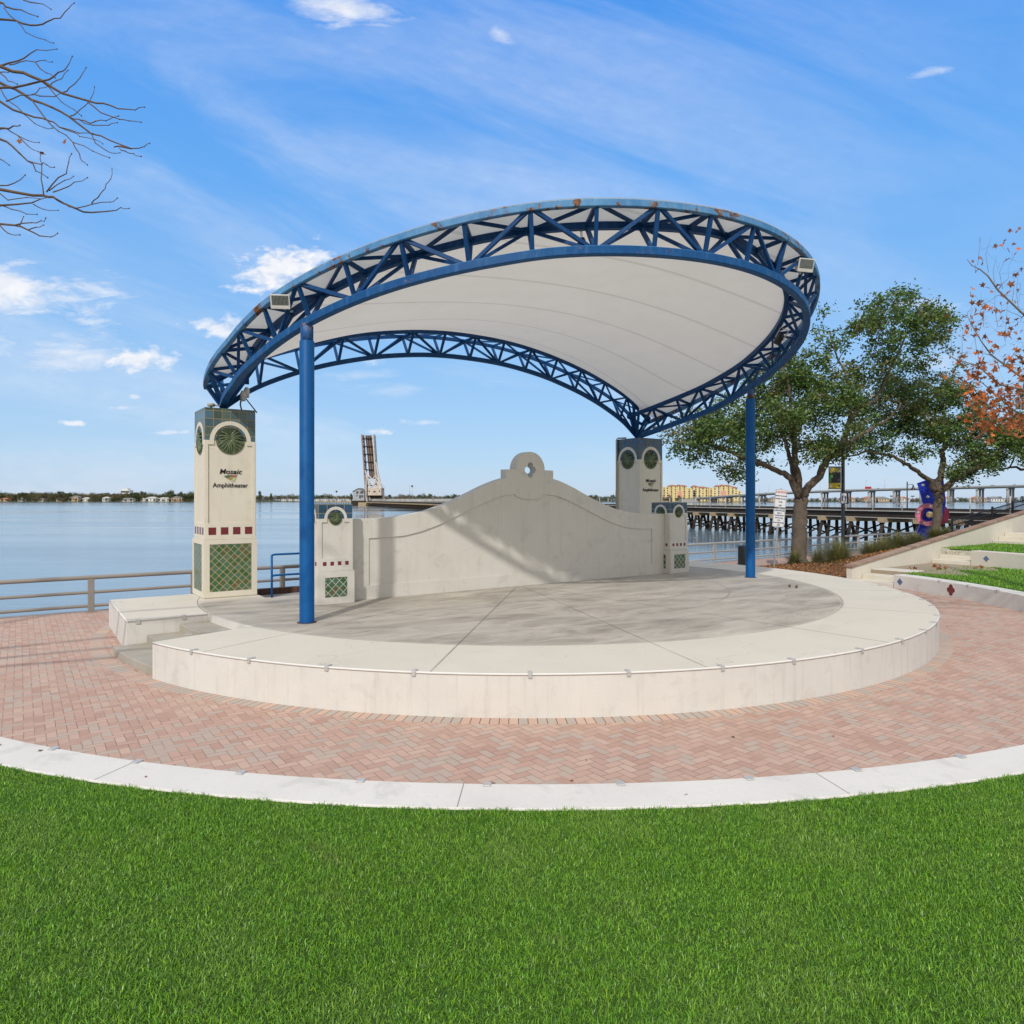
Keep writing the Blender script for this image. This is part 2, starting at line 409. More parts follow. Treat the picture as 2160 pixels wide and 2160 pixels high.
# white membrane: bounces and lets some daylight through
t = pmat('membrane', (0.80, 0.77, 0.72), 0.6, 0, 0.2)
x, y, z = t.sep(t.obj)
seam = None
sw = t.m('PINGPONG', t.m('ADD', t.m('SUBTRACT', y, t.m('MULTIPLY', t.m('MULTIPLY', x, x), 0.004)), 20.0), 0.9)
sm = t.m('MAXIMUM', t.rng(t.m('ABSOLUTE', t.m('SUBTRACT', sw, 0.035)), 0.0, 0.012, 1.0, 0.0), t.rng(sw, 0.028, 0.036, 0.55, 0.0))
nn = t.noise(t.obj, 1.3, 5, 0.6)
dirt = t.noise(t.vm('MULTIPLY', t.obj, (2.0, 0.7, 1)), 2.2, 6, 0.65)
col = t.mix(t.rng(nn, 0.3, 0.7), (0.85, 0.815, 0.755), (0.81, 0.775, 0.715))
col = t.mix(t.m('MULTIPLY', sm, 0.42), col, (0.30, 0.28, 0.24))
col = t.mix(t.rng(dirt, 0.62, 0.80, 0.0, 0.25), col, (0.42, 0.38, 0.31))
t.l.new(col, t.b.inputs['Base Color'])
tr = t.new('ShaderNodeBsdfTranslucent'); t.l.new(col, tr.inputs['Color'])
mx = t.new('ShaderNodeMixShader'); mx.inputs[0].default_value = 0.30
out = next(n for n in t.n if n.type == 'OUTPUT_MATERIAL')
t.l.new(t.b.outputs[0], mx.inputs[1]); t.l.new(tr.outputs[0], mx.inputs[2]); t.l.new(mx.outputs[0], out.inputs['Surface'])


# stage floor: stained inner disc, clean outer ring, saw-cut joints
t = pmat('stage_floor', (0.5, 0.47, 0.4), 0.85, 0, 0.3)
x, y, z = t.sep(t.obj)
rad = t.m('SQRT', t.m('ADD', t.m('MULTIPLY', x, x), t.m('MULTIPLY', y, y)))
n1 = t.noise(t.obj, 0.5, 7, 0.62, 0.6)
n2 = t.noise(t.vm('MULTIPLY', t.obj, (0.55, 1.5, 1)), 1.1, 7, 0.68, 0.5)
n3 = t.noise(t.obj, 45, 4, 0.7)
light = t.mix(t.rng(n1, 0.3, 0.7), (0.62, 0.57, 0.475), (0.67, 0.62, 0.52))
light = t.mix(t.rng(n2, 0.58, 0.78, 0.0, 0.40), light, (0.40, 0.365, 0.30))
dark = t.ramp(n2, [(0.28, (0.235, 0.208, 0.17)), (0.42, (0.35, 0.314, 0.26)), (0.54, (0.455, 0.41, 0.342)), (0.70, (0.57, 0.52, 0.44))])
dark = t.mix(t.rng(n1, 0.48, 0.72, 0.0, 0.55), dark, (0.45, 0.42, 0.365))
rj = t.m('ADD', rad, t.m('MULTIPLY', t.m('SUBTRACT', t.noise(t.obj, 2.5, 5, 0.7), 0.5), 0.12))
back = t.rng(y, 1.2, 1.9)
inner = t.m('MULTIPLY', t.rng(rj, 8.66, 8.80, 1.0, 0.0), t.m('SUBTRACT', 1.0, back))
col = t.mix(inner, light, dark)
th = t.m('ARCTAN2', y, x)
k = 2 * math.pi / 16
fa = t.m('FRACT', t.m('ADD', t.m('DIVIDE', t.m('ADD', th, R(87.5)), k), 40.5))
dth = t.m('MULTIPLY', t.m('MULTIPLY', t.m('ABSOLUTE', t.m('SUBTRACT', fa, 0.5)), k), rad)
j1 = t.rng(dth, 0.009, 0.024, 1.0, 0.0)
j2 = t.rng(t.m('ABSOLUTE', t.m('SUBTRACT', rad, 6.0)), 0.006, 0.020, 1.0, 0.0)
j3 = t.rng(t.m('ABSOLUTE', t.m('SUBTRACT', rad, 8.74)), 0.006, 0.016, 1.0, 0.0)
jm = t.m('MAXIMUM', t.m('MAXIMUM', j1, j2), j3)
crack = t.rng(t.m('ABSOLUTE', t.m('SUBTRACT', t.noise(t.obj, 0.35, 3, 0.5, 0.3), 0.52)), 0.0, 0.0012, 0.6, 0.0)
jm = t.m('MULTIPLY', t.m('MAXIMUM', jm, crack), t.rng(t.noise(t.obj, 1.2, 3), 0.3, 0.55, 0.35, 0.85))
col = t.mix(t.m('MULTIPLY', jm, 0.75), col, (0.11, 0.095, 0.075))
col = t.mix(t.rng(n3, 0.25, 0.8, 0.0, 0.14), col, (0.15, 0.14, 0.12))
t.l.new(col, t.b.inputs['Base Color'])
bump(t, t.m('SUBTRACT', n3, t.m('MULTIPLY', jm, 3.0)), 0.25, 0.004)


# herringbone clay pavers
def herring(name, reds, greys, bw, greyamt):
    t = pmat(name, reds[0], 0.85, 0, 0.25)
    x, y, z = t.sep(t.obj)
    X = t.m('DIVIDE', t.m('ADD', x, 200.0), bw); Y = t.m('DIVIDE', t.m('ADD', y, 200.0), bw)
    wob = t.noise(t.obj, 3.0, 3)
    X = t.m('ADD', X, t.m('MULTIPLY', wob, 0.12)); Y = t.m('ADD', Y, t.m('MULTIPLY', wob, -0.12))
    i, j = t.m('FLOOR', X), t.m('FLOOR', Y)
    fx, fy = t.m('FRACT', X), t.m('FRACT', Y)
    k = t.m('FLOORED_MODULO', t.m('SUBTRACT', i, j), 4.0)
    def eq(v): return t.m('COMPARE', k, v, 0.1)
    k1, k2, k3 = eq(1.0), eq(2.0), eq(3.0)
    vert = t.m('ADD', k2, k3)
    lng = t.m('ADD', t.m('ADD', t.m('MULTIPLY', t.m('SUBTRACT', 1.0, vert), fx), t.m('MULTIPLY', vert, fy)), t.m('ADD', k1, k2))
    sht = t.m('ADD', t.m('MULTIPLY', t.m('SUBTRACT', 1.0, vert), fy), t.m('MULTIPLY', vert, fx))
    e = t.m('MINIMUM', t.m('MINIMUM', lng, t.m('SUBTRACT', 2.0, lng)), t.m('MINIMUM', sht, t.m('SUBTRACT', 1.0, sht)))
    idv = t.comb(t.m('SUBTRACT', i, k1), t.m('SUBTRACT', j, k2), vert)
    r1 = t.white(idv); r2 = t.white(t.vm('ADD', idv, (7.3, 2.1, 9.0)))
    n1 = t.noise(t.obj, 0.32, 4, 0.6)
    n2 = t.noise(t.obj, 55, 4, 0.75)
    n3 = t.noise(t.obj, 1.6, 6, 0.65)
    red = t.ramp(t.m('ADD', t.m('MULTIPLY', r1, 0.8), t.m('MULTIPLY', n3, 0.25)), [(0.1, reds[0]), (0.4, reds[1]), (0.7, reds[2]), (0.95, reds[3])])
    gm = t.rng(t.m('ADD', r2, t.m('MULTIPLY', t.m('SUBTRACT', n1, 0.5), 1.3)), 1.0 - greyamt, 1.03 - greyamt)
    col = t.mix(t.m('MULTIPLY', gm, 0.75), red, greys)
    dust = t.noise(t.obj, 0.75, 6, 0.6, 0.5)
    col = t.mix(t.rng(dust, 0.5, 0.72, 0.0, 0.55), col, (0.56, 0.42, 0.33))
    stain = t.noise(t.vm('ADD', t.obj, (31.0, 7.0, 0.0)), 1.9, 7, 0.7, 0.8)
    col = t.mix(t.rng(stain, 0.60, 0.74, 0.0, 0.42), col, (0.23, 0.175, 0.145))
    col = t.mix(t.rng(n2, 0.35, 0.75, 0.0, 0.35), col, (0.40, 0.33, 0.28))
    col = t.mix(t.rng(n3, 0.55, 0.8, 0.0, 0.22), col, (0.26, 0.20, 0.165))
    jw = t.rng(n3, 0.35, 0.65, 0.035, 0.065)
    jn = t.new('ShaderNodeMapRange'); jn.clamp = True
    t.put(jn.inputs[0], e); t.put(jn.inputs[1], t.m('MULTIPLY', jw, 0.5)); t.put(jn.inputs[2], jw); t.put(jn.inputs[3], 0.0); t.put(jn.inputs[4], 1.0)
    g = jn.outputs[0]
    jd = t.mix(t.rng(n3, 0.4, 0.62), (0.16, 0.115, 0.092), (0.40, 0.285, 0.225))
    col = t.mix(g, jd, col)
    t.l.new(col, t.b.inputs['Base Color'])
    bump(t, t.m('ADD', g, t.m('MULTIPLY', n2, 0.5)), 0.5, 0.004)
    return t.mat


REDS = [(0.42, 0.25, 0.19), (0.475, 0.295, 0.225), (0.51, 0.33, 0.255), (0.54, 0.375, 0.29)]
herring('pavers', REDS, (0.435, 0.36, 0.30), 0.124, 0.24)

t = pmat('soldier_pavers', (0.45, 0.27, 0.2), 0.85, 0, 0.25)
x, y, z = t.sep(t.obj)
th = t.m('MULTIPLY', t.m('ADD', t.m('ARCTAN2', y, x), 10.0), 10.85 / 0.138)
f = t.m('FRACT', th); r1 = t.white(t.comb(t.m('FLOOR', th), 1.0, 2.0))
e = t.m('MINIMUM', f, t.m('SUBTRACT', 1.0, f))
n2 = t.noise(t.obj, 55, 4, 0.75)
col = t.ramp(r1, [(0.1, (0.42, 0.36, 0.31)), (0.45, (0.46, 0.38, 0.32)), (0.6, (0.52, 0.34, 0.26)), (0.9, (0.56, 0.40, 0.31))])
col = t.mix(t.rng(n2, 0.35, 0.75, 0.0, 0.35), col, (0.42, 0.35, 0.29))
g = t.rng(e, 0.03, 0.055)
col = t.mix(g, (0.12, 0.085, 0.065), col)
t.l.new(col, t.b.inputs['Base Color']); bump(t, t.m('ADD', g, t.m('MULTIPLY', n2, 0.5)), 0.5, 0.004)

# coping bricks on the sloping wall
t = pmat('coping_brick', (0.30, 0.2, 0.15), 0.85, 0, 0.25)
x, y, z = t.sep(t.obj)
th = t.m('DIVIDE', x, 0.42)
f = t.m('FRACT', th); r1 = t.white(t.comb(t.m('FLOOR', th), 1.0, 2.0))
e = t.m('MINIMUM', f, t.m('SUBTRACT', 1.0, f))
n2 = t.noise(t.obj, 30, 4, 0.7)
col = t.ramp(r1, [(0.1, (0.25, 0.155, 0.115)), (0.5, (0.32, 0.205, 0.15)), (0.9, (0.36, 0.26, 0.20))])
col = t.mix(t.rng(n2, 0.3, 0.8, 0.0, 0.3), col, (0.18, 0.13, 0.10))
g = t.rng(e, 0.015, 0.04); col = t.mix(g, (0.16, 0.12, 0.09), col)
t.l.new(col, t.b.inputs['Base Color']); bump(t, t.m('ADD', g, n2), 0.5, 0.006)

# water
t = pmat('water', (0.15, 0.21, 0.25), 0.06, 0, 0.5)
t.b.inputs['IOR'].default_value = 1.33
pos = t.geo.outputs['Position']
px_, py_, pz_ = t.sep(pos)
band = t.noise(t.vm('MULTIPLY', pos, (0.006, 0.03, 0)), 1.0, 4, 0.6, 0.3)
w1 = t.noise(t.vm('MULTIPLY', pos, (0.55, 1.5, 0)), 1.0, 6, 0.62, 0.5)
w2 = t.noise(t.vm('MULTIPLY', pos, (0.09, 0.30, 0)), 1.0, 4, 0.55, 0.5)
hgt = t.m('ADD', t.m('MULTIPLY', w1, t.rng(band, 0.35, 0.65, 0.35, 1.0)), t.m('MULTIPLY', w2, 1.6))
bn = t.new('ShaderNodeBump'); bn.inputs['Distance'].default_value = 0.20
t.l.new(t.m('MULTIPLY', t.rng(py_, 15, 600, 0.11, 0.12), t.rng(band, 0.35, 0.6, 0.7, 1.6)), bn.inputs['Strength'])
t.l.new(hgt, bn.inputs['Height']); t.l.new(bn.outputs[0], t.b.inputs['Normal'])
t.l.new(t.rng(band, 0.4, 0.62, 0.05, 0.16), t.b.inputs['Roughness'])

# lawn soil, mulch, dirt
mottled('lawn_soil', (0.055, 0.12, 0.018), (0.04, 0.09, 0.014), 0.8, 0.95, 60, 0.8, 0.02, c3=(0.07, 0.06, 0.03), c3amt=0.6)
mottled('dirt', (0.36, 0.30, 0.22), (0.28, 0.23, 0.165), 1.5, 0.95, 30, 0.6, 0.01, c3=(0.12, 0.13, 0.05), c3amt=0.7)
mottled('mulch', (0.19, 0.095, 0.042), (0.12, 0.06, 0.028), 3.0, 0.95, 22, 1.0, 0.04, c3=(0.34, 0.19, 0.09), c3amt=0.7)


def leafmat(name, c, rough=0.5, trans=0.3, var=0.5, spec=0.35):
    t = pmat(name, c, rough, 0, spec)
    ri = t.geo.outputs['Random Per Island']
    col = t.ramp(ri, [(0.0, tuple(q * (1 - var) for q in c)), (0.5, c), (0.85, tuple(min(1, q * (1 + var * 0.8)) for q in c)), (1.0, (min(1, c[0] * 2.2 + 0.02), min(1, c[1] * 1.55 + 0.01), c[2] * 1.1))])
    t.l.new(col, t.b.inputs['Base Color'])
    tr = t.new('ShaderNodeBsdfTranslucent'); t.l.new(col, tr.inputs['Color'])
    mx = t.new('ShaderNodeMixShader'); mx.inputs[0].default_value = trans
    out = next(n for n in t.n if n.type == 'OUTPUT_MATERIAL')
    t.l.new(t.b.outputs[0], mx.inputs[1]); t.l.new(tr.outputs[0], mx.inputs[2]); t.l.new(mx.outputs[0], out.inputs['Surface'])
    return t


leafmat('leaf_oak', (0.088, 0.155, 0.034), 0.40, 0.32, 0.6)
leafmat('leaf_oak_olive', (0.125, 0.14, 0.045), 0.45, 0.32, 0.5)
leafmat('leaf_orange', (0.33, 0.115, 0.038), 0.65, 0.28, 0.55)
leafmat('leaf_far', (0.075, 0.092, 0.036), 0.7, 0.1, 0.4)
leafmat('leaf_far_olive', (0.125, 0.115, 0.055), 0.7, 0.1, 0.4)
leafmat('leaf_far_brown', (0.17, 0.125, 0.08), 0.7, 0.1, 0.4)
leafmat('blade_muhly', (0.20, 0.20, 0.075), 0.6, 0.3, 0.45)
leafmat('mulch_chip', (0.27, 0.135, 0.055), 0.9, 0.0, 0.6)
g_ = leafmat('grass_blade', (0.150, 0.335, 0.024), 0.38, 0.28, 0.62, 0.5)
# worn, thatchy and darker drifts across the turf
_old = g_.b.inputs['Base Color'].links[0].from_socket
_p = g_.geo.outputs['Position']
_n1 = g_.noise(_p, 0.9, 6, 0.62, 0.4)
_n2 = g_.noise(_p, 3.4, 5, 0.6)
_c = g_.mix(g_.rng(_n1, 0.50, 0.70, 0.0, 0.45), _old, (0.29, 0.41, 0.085))
_c = g_.mix(g_.rng(_n2, 0.54, 0.72, 0.0, 0.50), _c, (0.095, 0.255, 0.018))
_c = g_.mix(g_.m('MULTIPLY', g_.rng(_n1, 0.40, 0.30, 0.0, 0.5), g_.rng(_n2, 0.4, 0.6)), _c, (0.24, 0.29, 0.07))
for _n in list(g_.n):
    if _n.type == 'BSDF_PRINCIPLED': g_.l.new(_c, _n.inputs['Base Color'])
    if _n.type == 'BSDF_TRANSLUCENT': g_.l.new(_c, _n.inputs['Color'])
# ------------------------------------------------------------------ mesh building


class MB:
    """collects faces and becomes ONE mesh object"""
    def __init__(s):
        s.v = []; s.f = []; s.mi = []; s.sm = []

    def add(s, verts, faces, mi=0, smooth=False):
        o = len(s.v)
        s.v.extend(tuple(q) for q in verts)
        for f in faces:
            s.f.append([o + i for i in f]); s.mi.append(mi); s.sm.append(smooth)
        return s

    def box(s, x0, x1, y0, y1, z0, z1, mi=0):
        v = [(x, y, z) for z in (z0, z1) for y in (y0, y1) for x in (x0, x1)]
        return s.add(v, [(0, 2, 3, 1), (4, 5, 7, 6), (0, 1, 5, 4), (2, 6, 7, 3), (0, 4, 6, 2), (1, 3, 7, 5)], mi)

    def bar(s, p, q, wx, wz=None, up=(0, 0, 1), mi=0, ext=0.0):
        p, q = Vector(p), Vector(q); wz = wz or wx
        d = (q - p); L = d.length
        if L < 1e-6: return s
        d /= L
        p = p - d * ext; q = q + d * ext
        up = Vector(up)
        if abs(d.dot(up)) > 0.97: up = Vector((1, 0, 0))
        a = d.cross(up).normalized(); b = a.cross(d).normalized()
        v = []
        for c in (p, q):
            for sx_, sz_ in ((-1, -1), (1, -1), (1, 1), (-1, 1)):
                v.append(c + a * (sx_ * wx / 2) + b * (sz_ * wz / 2))
        return s.add(v, [(0, 3, 2, 1), (4, 5, 6, 7), (0, 1, 5, 4), (1, 2, 6, 5), (2, 3, 7, 6), (3, 0, 4, 7)], mi)

    def sweep(s, pts, prof, up=(0, 0, 1), mi=0, closed=False, caps=True, smooth=False):
        """sweep a closed 2D profile (side, up) along points"""
        pts = [Vector(p) for p in pts]; n = len(pts); k = len(prof); v = []
        for i, p in enumerate(pts):
            if closed: d = pts[(i + 1) % n] - pts[i - 1]
            else: d = pts[min(i + 1, n - 1)] - pts[max(i - 1, 0)]
            d.normalize(); u = Vector(up)
            a = d.cross(u).normalized(); b = a.cross(d).normalized()
            for (sx_, sz_) in prof: v.append(p + a * sx_ + b * sz_)
        f = []
        m = n if closed else n - 1
        for i in range(m):
            for j in range(k):
                i2 = (i + 1) % n; j2 = (j + 1) % k
                f.append((i * k + j, i * k + j2, i2 * k + j2, i2 * k + j))
        if caps and not closed:
            f.append(tuple(range(k))[::-1]); f.append(tuple((n - 1) * k + j for j in range(k)))
        return s.add(v, f, mi, smooth)

    def tube(s, pts, r, seg=8, mi=0, smooth=True, caps=True):
        pts = [Vector(p) for p in pts]; n = len(pts)
        rr = r if isinstance(r, (list, tuple)) else [r] * n
        v = []; f = []
        prev = None
        for i, p in enumerate(pts):
            d = pts[min(i + 1, n - 1)] - pts[max(i - 1, 0)]
            if d.length < 1e-9: d = Vector((0, 0, 1))
            d.normalize()
            if prev is None:
                u = Vector((0, 0, 1)) if abs(d.z) < 0.9 else Vector((1, 0, 0))
                a = d.cross(u).normalized()
            else:
                a = (prev - d * prev.dot(d))
                a = a.normalized() if a.length > 1e-6 else d.orthogonal().normalized()
            prev = a; b = d.cross(a)
            for j in range(seg):
                an = 2 * math.pi * j / seg
                v.append(p + (a * math.cos(an) + b * math.sin(an)) * rr[i])
        for i in range(n - 1):
            for j in range(seg):
                j2 = (j + 1) % seg
                f.append((i * seg + j, i * seg + j2, (i + 1) * seg + j2, (i + 1) * seg + j))
        s.add(v, f, mi, smooth)
        if caps:
            o = len(s.v) - len(v)
            s.f.append([o + j for j in range(seg)][::-1]); s.mi.append(mi); s.sm.append(False)
            s.f.append([o + (n - 1) * seg + j for j in range(seg)]); s.mi.append(mi); s.sm.append(False)
        return s

    def lathe(s, prof, seg=24, c=(0, 0, 0), mi=0, smooth=True):
        v = []; f = []; n = len(prof)
        for i, (r, z) in enumerate(prof):
            for j in range(seg):
                a = 2 * math.pi * j / seg
                v.append((c[0] + r * math.cos(a), c[1] + r * math.sin(a), c[2] + z))
        for i in range(n - 1):
            for j in range(seg):
                j2 = (j + 1) % seg
                f.append((i * seg + j, i * seg + j2, (i + 1) * seg + j2, (i + 1) * seg + j))
        f.append(tuple(range(seg))[::-1]); f.append(tuple((n - 1) * seg + j for j in range(seg)))
        return s.add(v, f, mi, smooth)

    def prism(s, poly, z0, z1, mi_top=0, mi_side=None):
        if mi_side is None: mi_side = mi_top
        a = sum(poly[i][0] * poly[(i + 1) % len(poly)][1] - poly[(i + 1) % len(poly)][0] * poly[i][1] for i in range(len(poly)))
        if a < 0: poly = poly[::-1]
        n = len(poly)
        zt = z1 if callable(z1) else (lambda x, y: z1)
        v = [(x, y, z0) for x, y in poly] + [(x, y, zt(x, y)) for x, y in poly]
        o = len(s.v); s.v.extend(v)
        s.f.append([o + n + i for i in range(n)]); s.mi.append(mi_top); s.sm.append(False)
        s.f.append([o + i for i in range(n)][::-1]); s.mi.append(mi_side); s.sm.append(False)
        for i in range(n):
            j = (i + 1) % n
            s.f.append([o + i, o + j, o + n + j, o + n + i]); s.mi.append(mi_side); s.sm.append(False)
        return s

    def ring(s, r0, r1, a0, a1, z0, z1, n, mi_top=0, mi_side=None):
        """arc-shaped slab"""
        if mi_side is None: mi_side = mi_top
        v = []; f = []
        for i in range(n + 1):
            a = a0 + (a1 - a0) * i / n
            c, sn = math.cos(a), math.sin(a)
            for r in (r0, r1):
                for z in (z0, z1): v.append((r * c, r * sn, z))
        o = len(s.v); s.v.extend(v)
        def F(q, m): s.f.append([o + i for i in q]); s.mi.append(m); s.sm.append(False)
        for i in range(n):
            b = 4 * i
            F((b + 1, b + 3, b + 7, b + 5), mi_top)
            F((b + 2, b + 6, b + 7, b + 3), mi_side)
            F((b, b + 1, b + 5, b + 4), mi_side)
            F((b, b + 4, b + 6, b + 2), mi_side)
        F((0, 2, 3, 1), mi_side); b = 4 * n; F((b, b + 1, b + 3, b + 2), mi_side)
        return s

    def shape(s, loops, y0, y1, mi=0, plane='XZ'):
        """flat 2D outline with holes, extruded; outline in x, z"""
        cu = bpy.data.curves.new('tmp', 'CURVE'); cu.dimensions = '2D'; cu.fill_mode = 'BOTH'
        for lp in loops:
            sp = cu.splines.new('POLY'); sp.points.add(len(lp) - 1); sp.use_cyclic_u = True
            for i, (x, z) in enumerate(lp): sp.points[i].co = (x, z, 0, 1)
        cu.extrude = abs(y1 - y0) / 2
        s._conv(cu, (y0 + y1) / 2, mi, Matrix.Identity(4))
        return s

    def text(s, body, x, y, z, size, depth, mi=0, shear=0.0, bold=0.0, align='CENTER', sx=1.0):
        cu = bpy.data.curves.new('tmp', 'FONT'); cu.body = body; cu.size = size; cu.align_x = align
        cu.shear = shear; cu.offset = bold; cu.extrude = depth / 2; cu.resolution_u = 3
        s._conv(cu, y, mi, Matrix.Translation((x, z, 0)) @ Matrix.Scale(sx, 4, (1, 0, 0)))
        return s

    def _conv(s, cu, ymid, mi, M):
        ob = bpy.data.objects.new('tmp', cu); me = ob.to_mesh()
        v = []
        for q in me.vertices:
            c = M @ q.co
            v.append((c.x, ymid - c.z, c.y))
        s.add(v, [tuple(p.vertices) for p in me.polygons], mi)
        ob.to_mesh_clear(); bpy.data.objects.remove(ob); bpy.data.curves.remove(cu)

    def xf(s, M, start=0):
        for i in range(start, len(s.v)): s.v[i] = tuple(M @ Vector(s.v[i]))
        return s

    def build(s, name, mats, parent=None, bevel=0.0, seg=2):
        me = bpy.data.meshes.new(name)
        me.from_pydata(s.v, [], s.f)
        if isinstance(mats, str): mats = [mats]
        for m in mats: me.materials.append(MATS[m])
        if len(mats) > 1: me.polygons.foreach_set('material_index', s.mi)
        me.polygons.foreach_set('use_smooth', s.sm)
        me.update()
        o = bpy.data.objects.new(name, me); COL.objects.link(o)
        if parent is not None: o.parent = parent
        if bevel:
            b = o.modifiers.new('bevel', 'BEVEL'); b.width = bevel; b.segments = seg; b.limit_method = 'ANGLE'; b.angle_limit = R(40)
        return o


def fast_mesh(name, verts, faces_idx, nper, mats, parent=None, mi=None, smooth=False):
    """big meshes straight from numpy arrays; every face has nper corners"""
    me = bpy.data.meshes.new(name)
    nf = len(faces_idx)
    me.vertices.add(len(verts)); me.vertices.foreach_set('co', np.ascontiguousarray(verts, dtype=np.float32).ravel())
    me.loops.add(nf * nper); me.loops.foreach_set('vertex_index', np.ascontiguousarray(faces_idx, dtype=np.int32).ravel())
    me.polygons.add(nf)
    me.polygons.foreach_set('loop_start', np.arange(0, nf * nper, nper, dtype=np.int32))
    for m in ([mats] if isinstance(mats, str) else mats): me.materials.append(MATS[m])
    if mi is not None: me.polygons.foreach_set('material_index', np.asarray(mi, dtype=np.int32))
    if smooth: me.polygons.foreach_set('use_smooth', np.ones(nf, dtype=bool))
    me.update(calc_edges=True); me.validate()
    o = bpy.data.objects.new(name, me); COL.objects.link(o)
    if parent is not None: o.parent = parent
    return o


def tag(o, label=None, cat=None, group=None, kind=None):
    if label: o['label'] = label
    if cat: o['category'] = cat
    if group: o['group'] = group
    if kind: o['kind'] = kind
    return o


def thing(name, label, cat, loc=(0, 0, 0), rz=0.0, group=None):
    o = bpy.data.objects.new(name, None); o.empty_display_size = 0.3
    COL.objects.link(o); o.location = loc; o.rotation_euler = (0, 0, rz)
    return tag(o, label, cat, group)


def stage_thing(name, label, cat, x=0.0, y=0.0, z=0.0, group=None):
    return thing(name, label, cat, st(x, y, z), ANG, group)


def structure(name, mb, mats, frame=None, **kw):
    o = mb.build(name, mats, None, **kw); o['kind'] = 'structure'
    if frame == 'stage':
        o.location = C0; o.rotation_euler = (0, 0, ANG)
    return o


def copy_tree(o, parent=None):
    c = o.copy(); COL.objects.link(c)
    if parent is not None: c.parent = parent
    for ch in list(o.children): copy_tree(ch, c)
    return c


def arc(r, a0, a1, n, cx=0.0, cy=0.0):
    return [(cx + r * math.cos(R(a0 + (a1 - a0) * i / n)), cy + r * math.sin(R(a0 + (a1 - a0) * i / n))) for i in range(n + 1)]


def interp(tab, x):
    xs = [p[0] for p in tab]; ys = [p[1] for p in tab]
    return float(np.interp(x, xs, ys))


def smooth_tab(tab, x):
    """cubic through a table (Catmull-Rom on a non-uniform grid)"""
    xs = [p[0] for p in tab]; ys = [p[1] for p in tab]
    if x <= xs[0]: return ys[0]
    if x >= xs[-1]: return ys[-1]
    i = max(j for j in range(len(xs) - 1) if xs[j] <= x)
    def sl_(j):
        if j <= 0: return 0.0 if xs[0] == 0 else (ys[1] - ys[0]) / (xs[1] - xs[0])
        if j >= len(xs) - 1: return (ys[-1] - ys[-2]) / (xs[-1] - xs[-2])
        return (ys[j + 1] - ys[j - 1]) / (xs[j + 1] - xs[j - 1])
    h = xs[i + 1] - xs[i]; u = (x - xs[i]) / h
    m0, m1 = sl_(i) * h, sl_(i + 1) * h
    return (2 * u**3 - 3 * u**2 + 1) * ys[i] + (u**3 - 2 * u**2 + u) * m0 + (-2 * u**3 + 3 * u**2) * ys[i + 1] + (u**3 - u**2) * m1


# ================================================================== THE SETTING
# plaza of herringbone pavers behind the sea wall (edge of the quay at y = 6.43 in the stage frame)
mb = MB(); mb.prism([(-90, -70), (140, -70), (140, 6.35), (-90, 6.35)], -4.0, 0.0, 0, 1)
structure('plaza', mb, ['pavers', 'concrete_grey'], 'stage')
mb = MB(); mb.prism([(-90, 6.35), (140, 6.35), (140, 6.62), (-90, 6.62)], -4.0, -0.012, 0)
tag(structure('sea_wall', mb, ['concrete_grey'], 'stage'), 'low concrete sea wall along the river edge', 'sea wall', kind='structure')
# soldier course laid round the stage foot
mb = MB(); mb.ring(10.70, 10.98, R(-200), R(20), 0.0, 0.004, 120)
structure('paving_border', mb, ['soldier_pavers'], 'stage')
# river
mb = MB(); q = [st(-600, 6.5), st(700, 6.5), Vector((2600, 3000, 0)), Vector((-2600, 3000, 0))]
mb.add([(p.x, p.y, -1.3) for p in q], [(0, 1, 2, 3)])
structure('river', mb, ['water'])
# far bank
mb = MB()
bank = [(-2200, 1040), (-700, 1080), (-420, 1100), (-330, 1110), (-200, 1060), (-90, 1080), (100, 1150), (250, 1120), (420, 1060), (700, 1080), (2200, 900), (2400, 2600), (-2400, 2600)]
mb.prism(bank, -3.0, -0.4, 0, 1)
structure('far_bank', mb, ['land_green', 'shore_mud'])

# lawns of the amphitheatre: stage-frame sectors beyond the aisle line y = -4.2


def sector(r0, r1, ycut, n=90):
    a0, a1 = math.degrees(math.asin(ycut / r0)), math.degrees(math.asin(ycut / r1))
    return arc(r0, a0, -180 - a0, n) + arc(r1, -180 - a1, a1, n)


mb = MB(); mb.prism(sector(14.80, 20.4, -4.2), -0.5, 0.468, 0)
structure('lawn', mb, ['lawn_soil'], 'stage')
mb = MB(); mb.prism(sector(20.8, 26.4, -4.2), -0.5, 1.07, 0)
structure('upper_lawn', mb, ['lawn_soil'], 'stage')
mb = MB(); mb.prism(sector(26.9, 60, -4.2), -0.5, 1.68, 0)
structure('top_lawn', mb, ['lawn_soil'], 'stage')


def slopez(x):      # top of the sloping side wall along x
    return 0.62 + (x - 13.66) * 0.1145


# bare earth in the aisle between the flights of steps
mb = MB(); mb.prism([(15.0, -4.19), (20.3, -4.19), (20.3, -2.62), (15.0, -2.62)], -0.3, 0.472, 0)
mb.prism([(15.6, -5.6), (17.2, -6.2), (19.6, -5.2), (19.9, -4.15), (14.9, -4.15)], 0.40, 0.476, 0)
structure('aisle_earth', mb, ['dirt'], 'stage')
mb = MB(); mb.prism([(21.6, -4.19), (26.4, -4.19), (26.4, -2.62), (21.6, -2.62)], -0.3, 1.075, 0)
structure('upper_aisle', mb, ['lawn_soil'], 'stage')

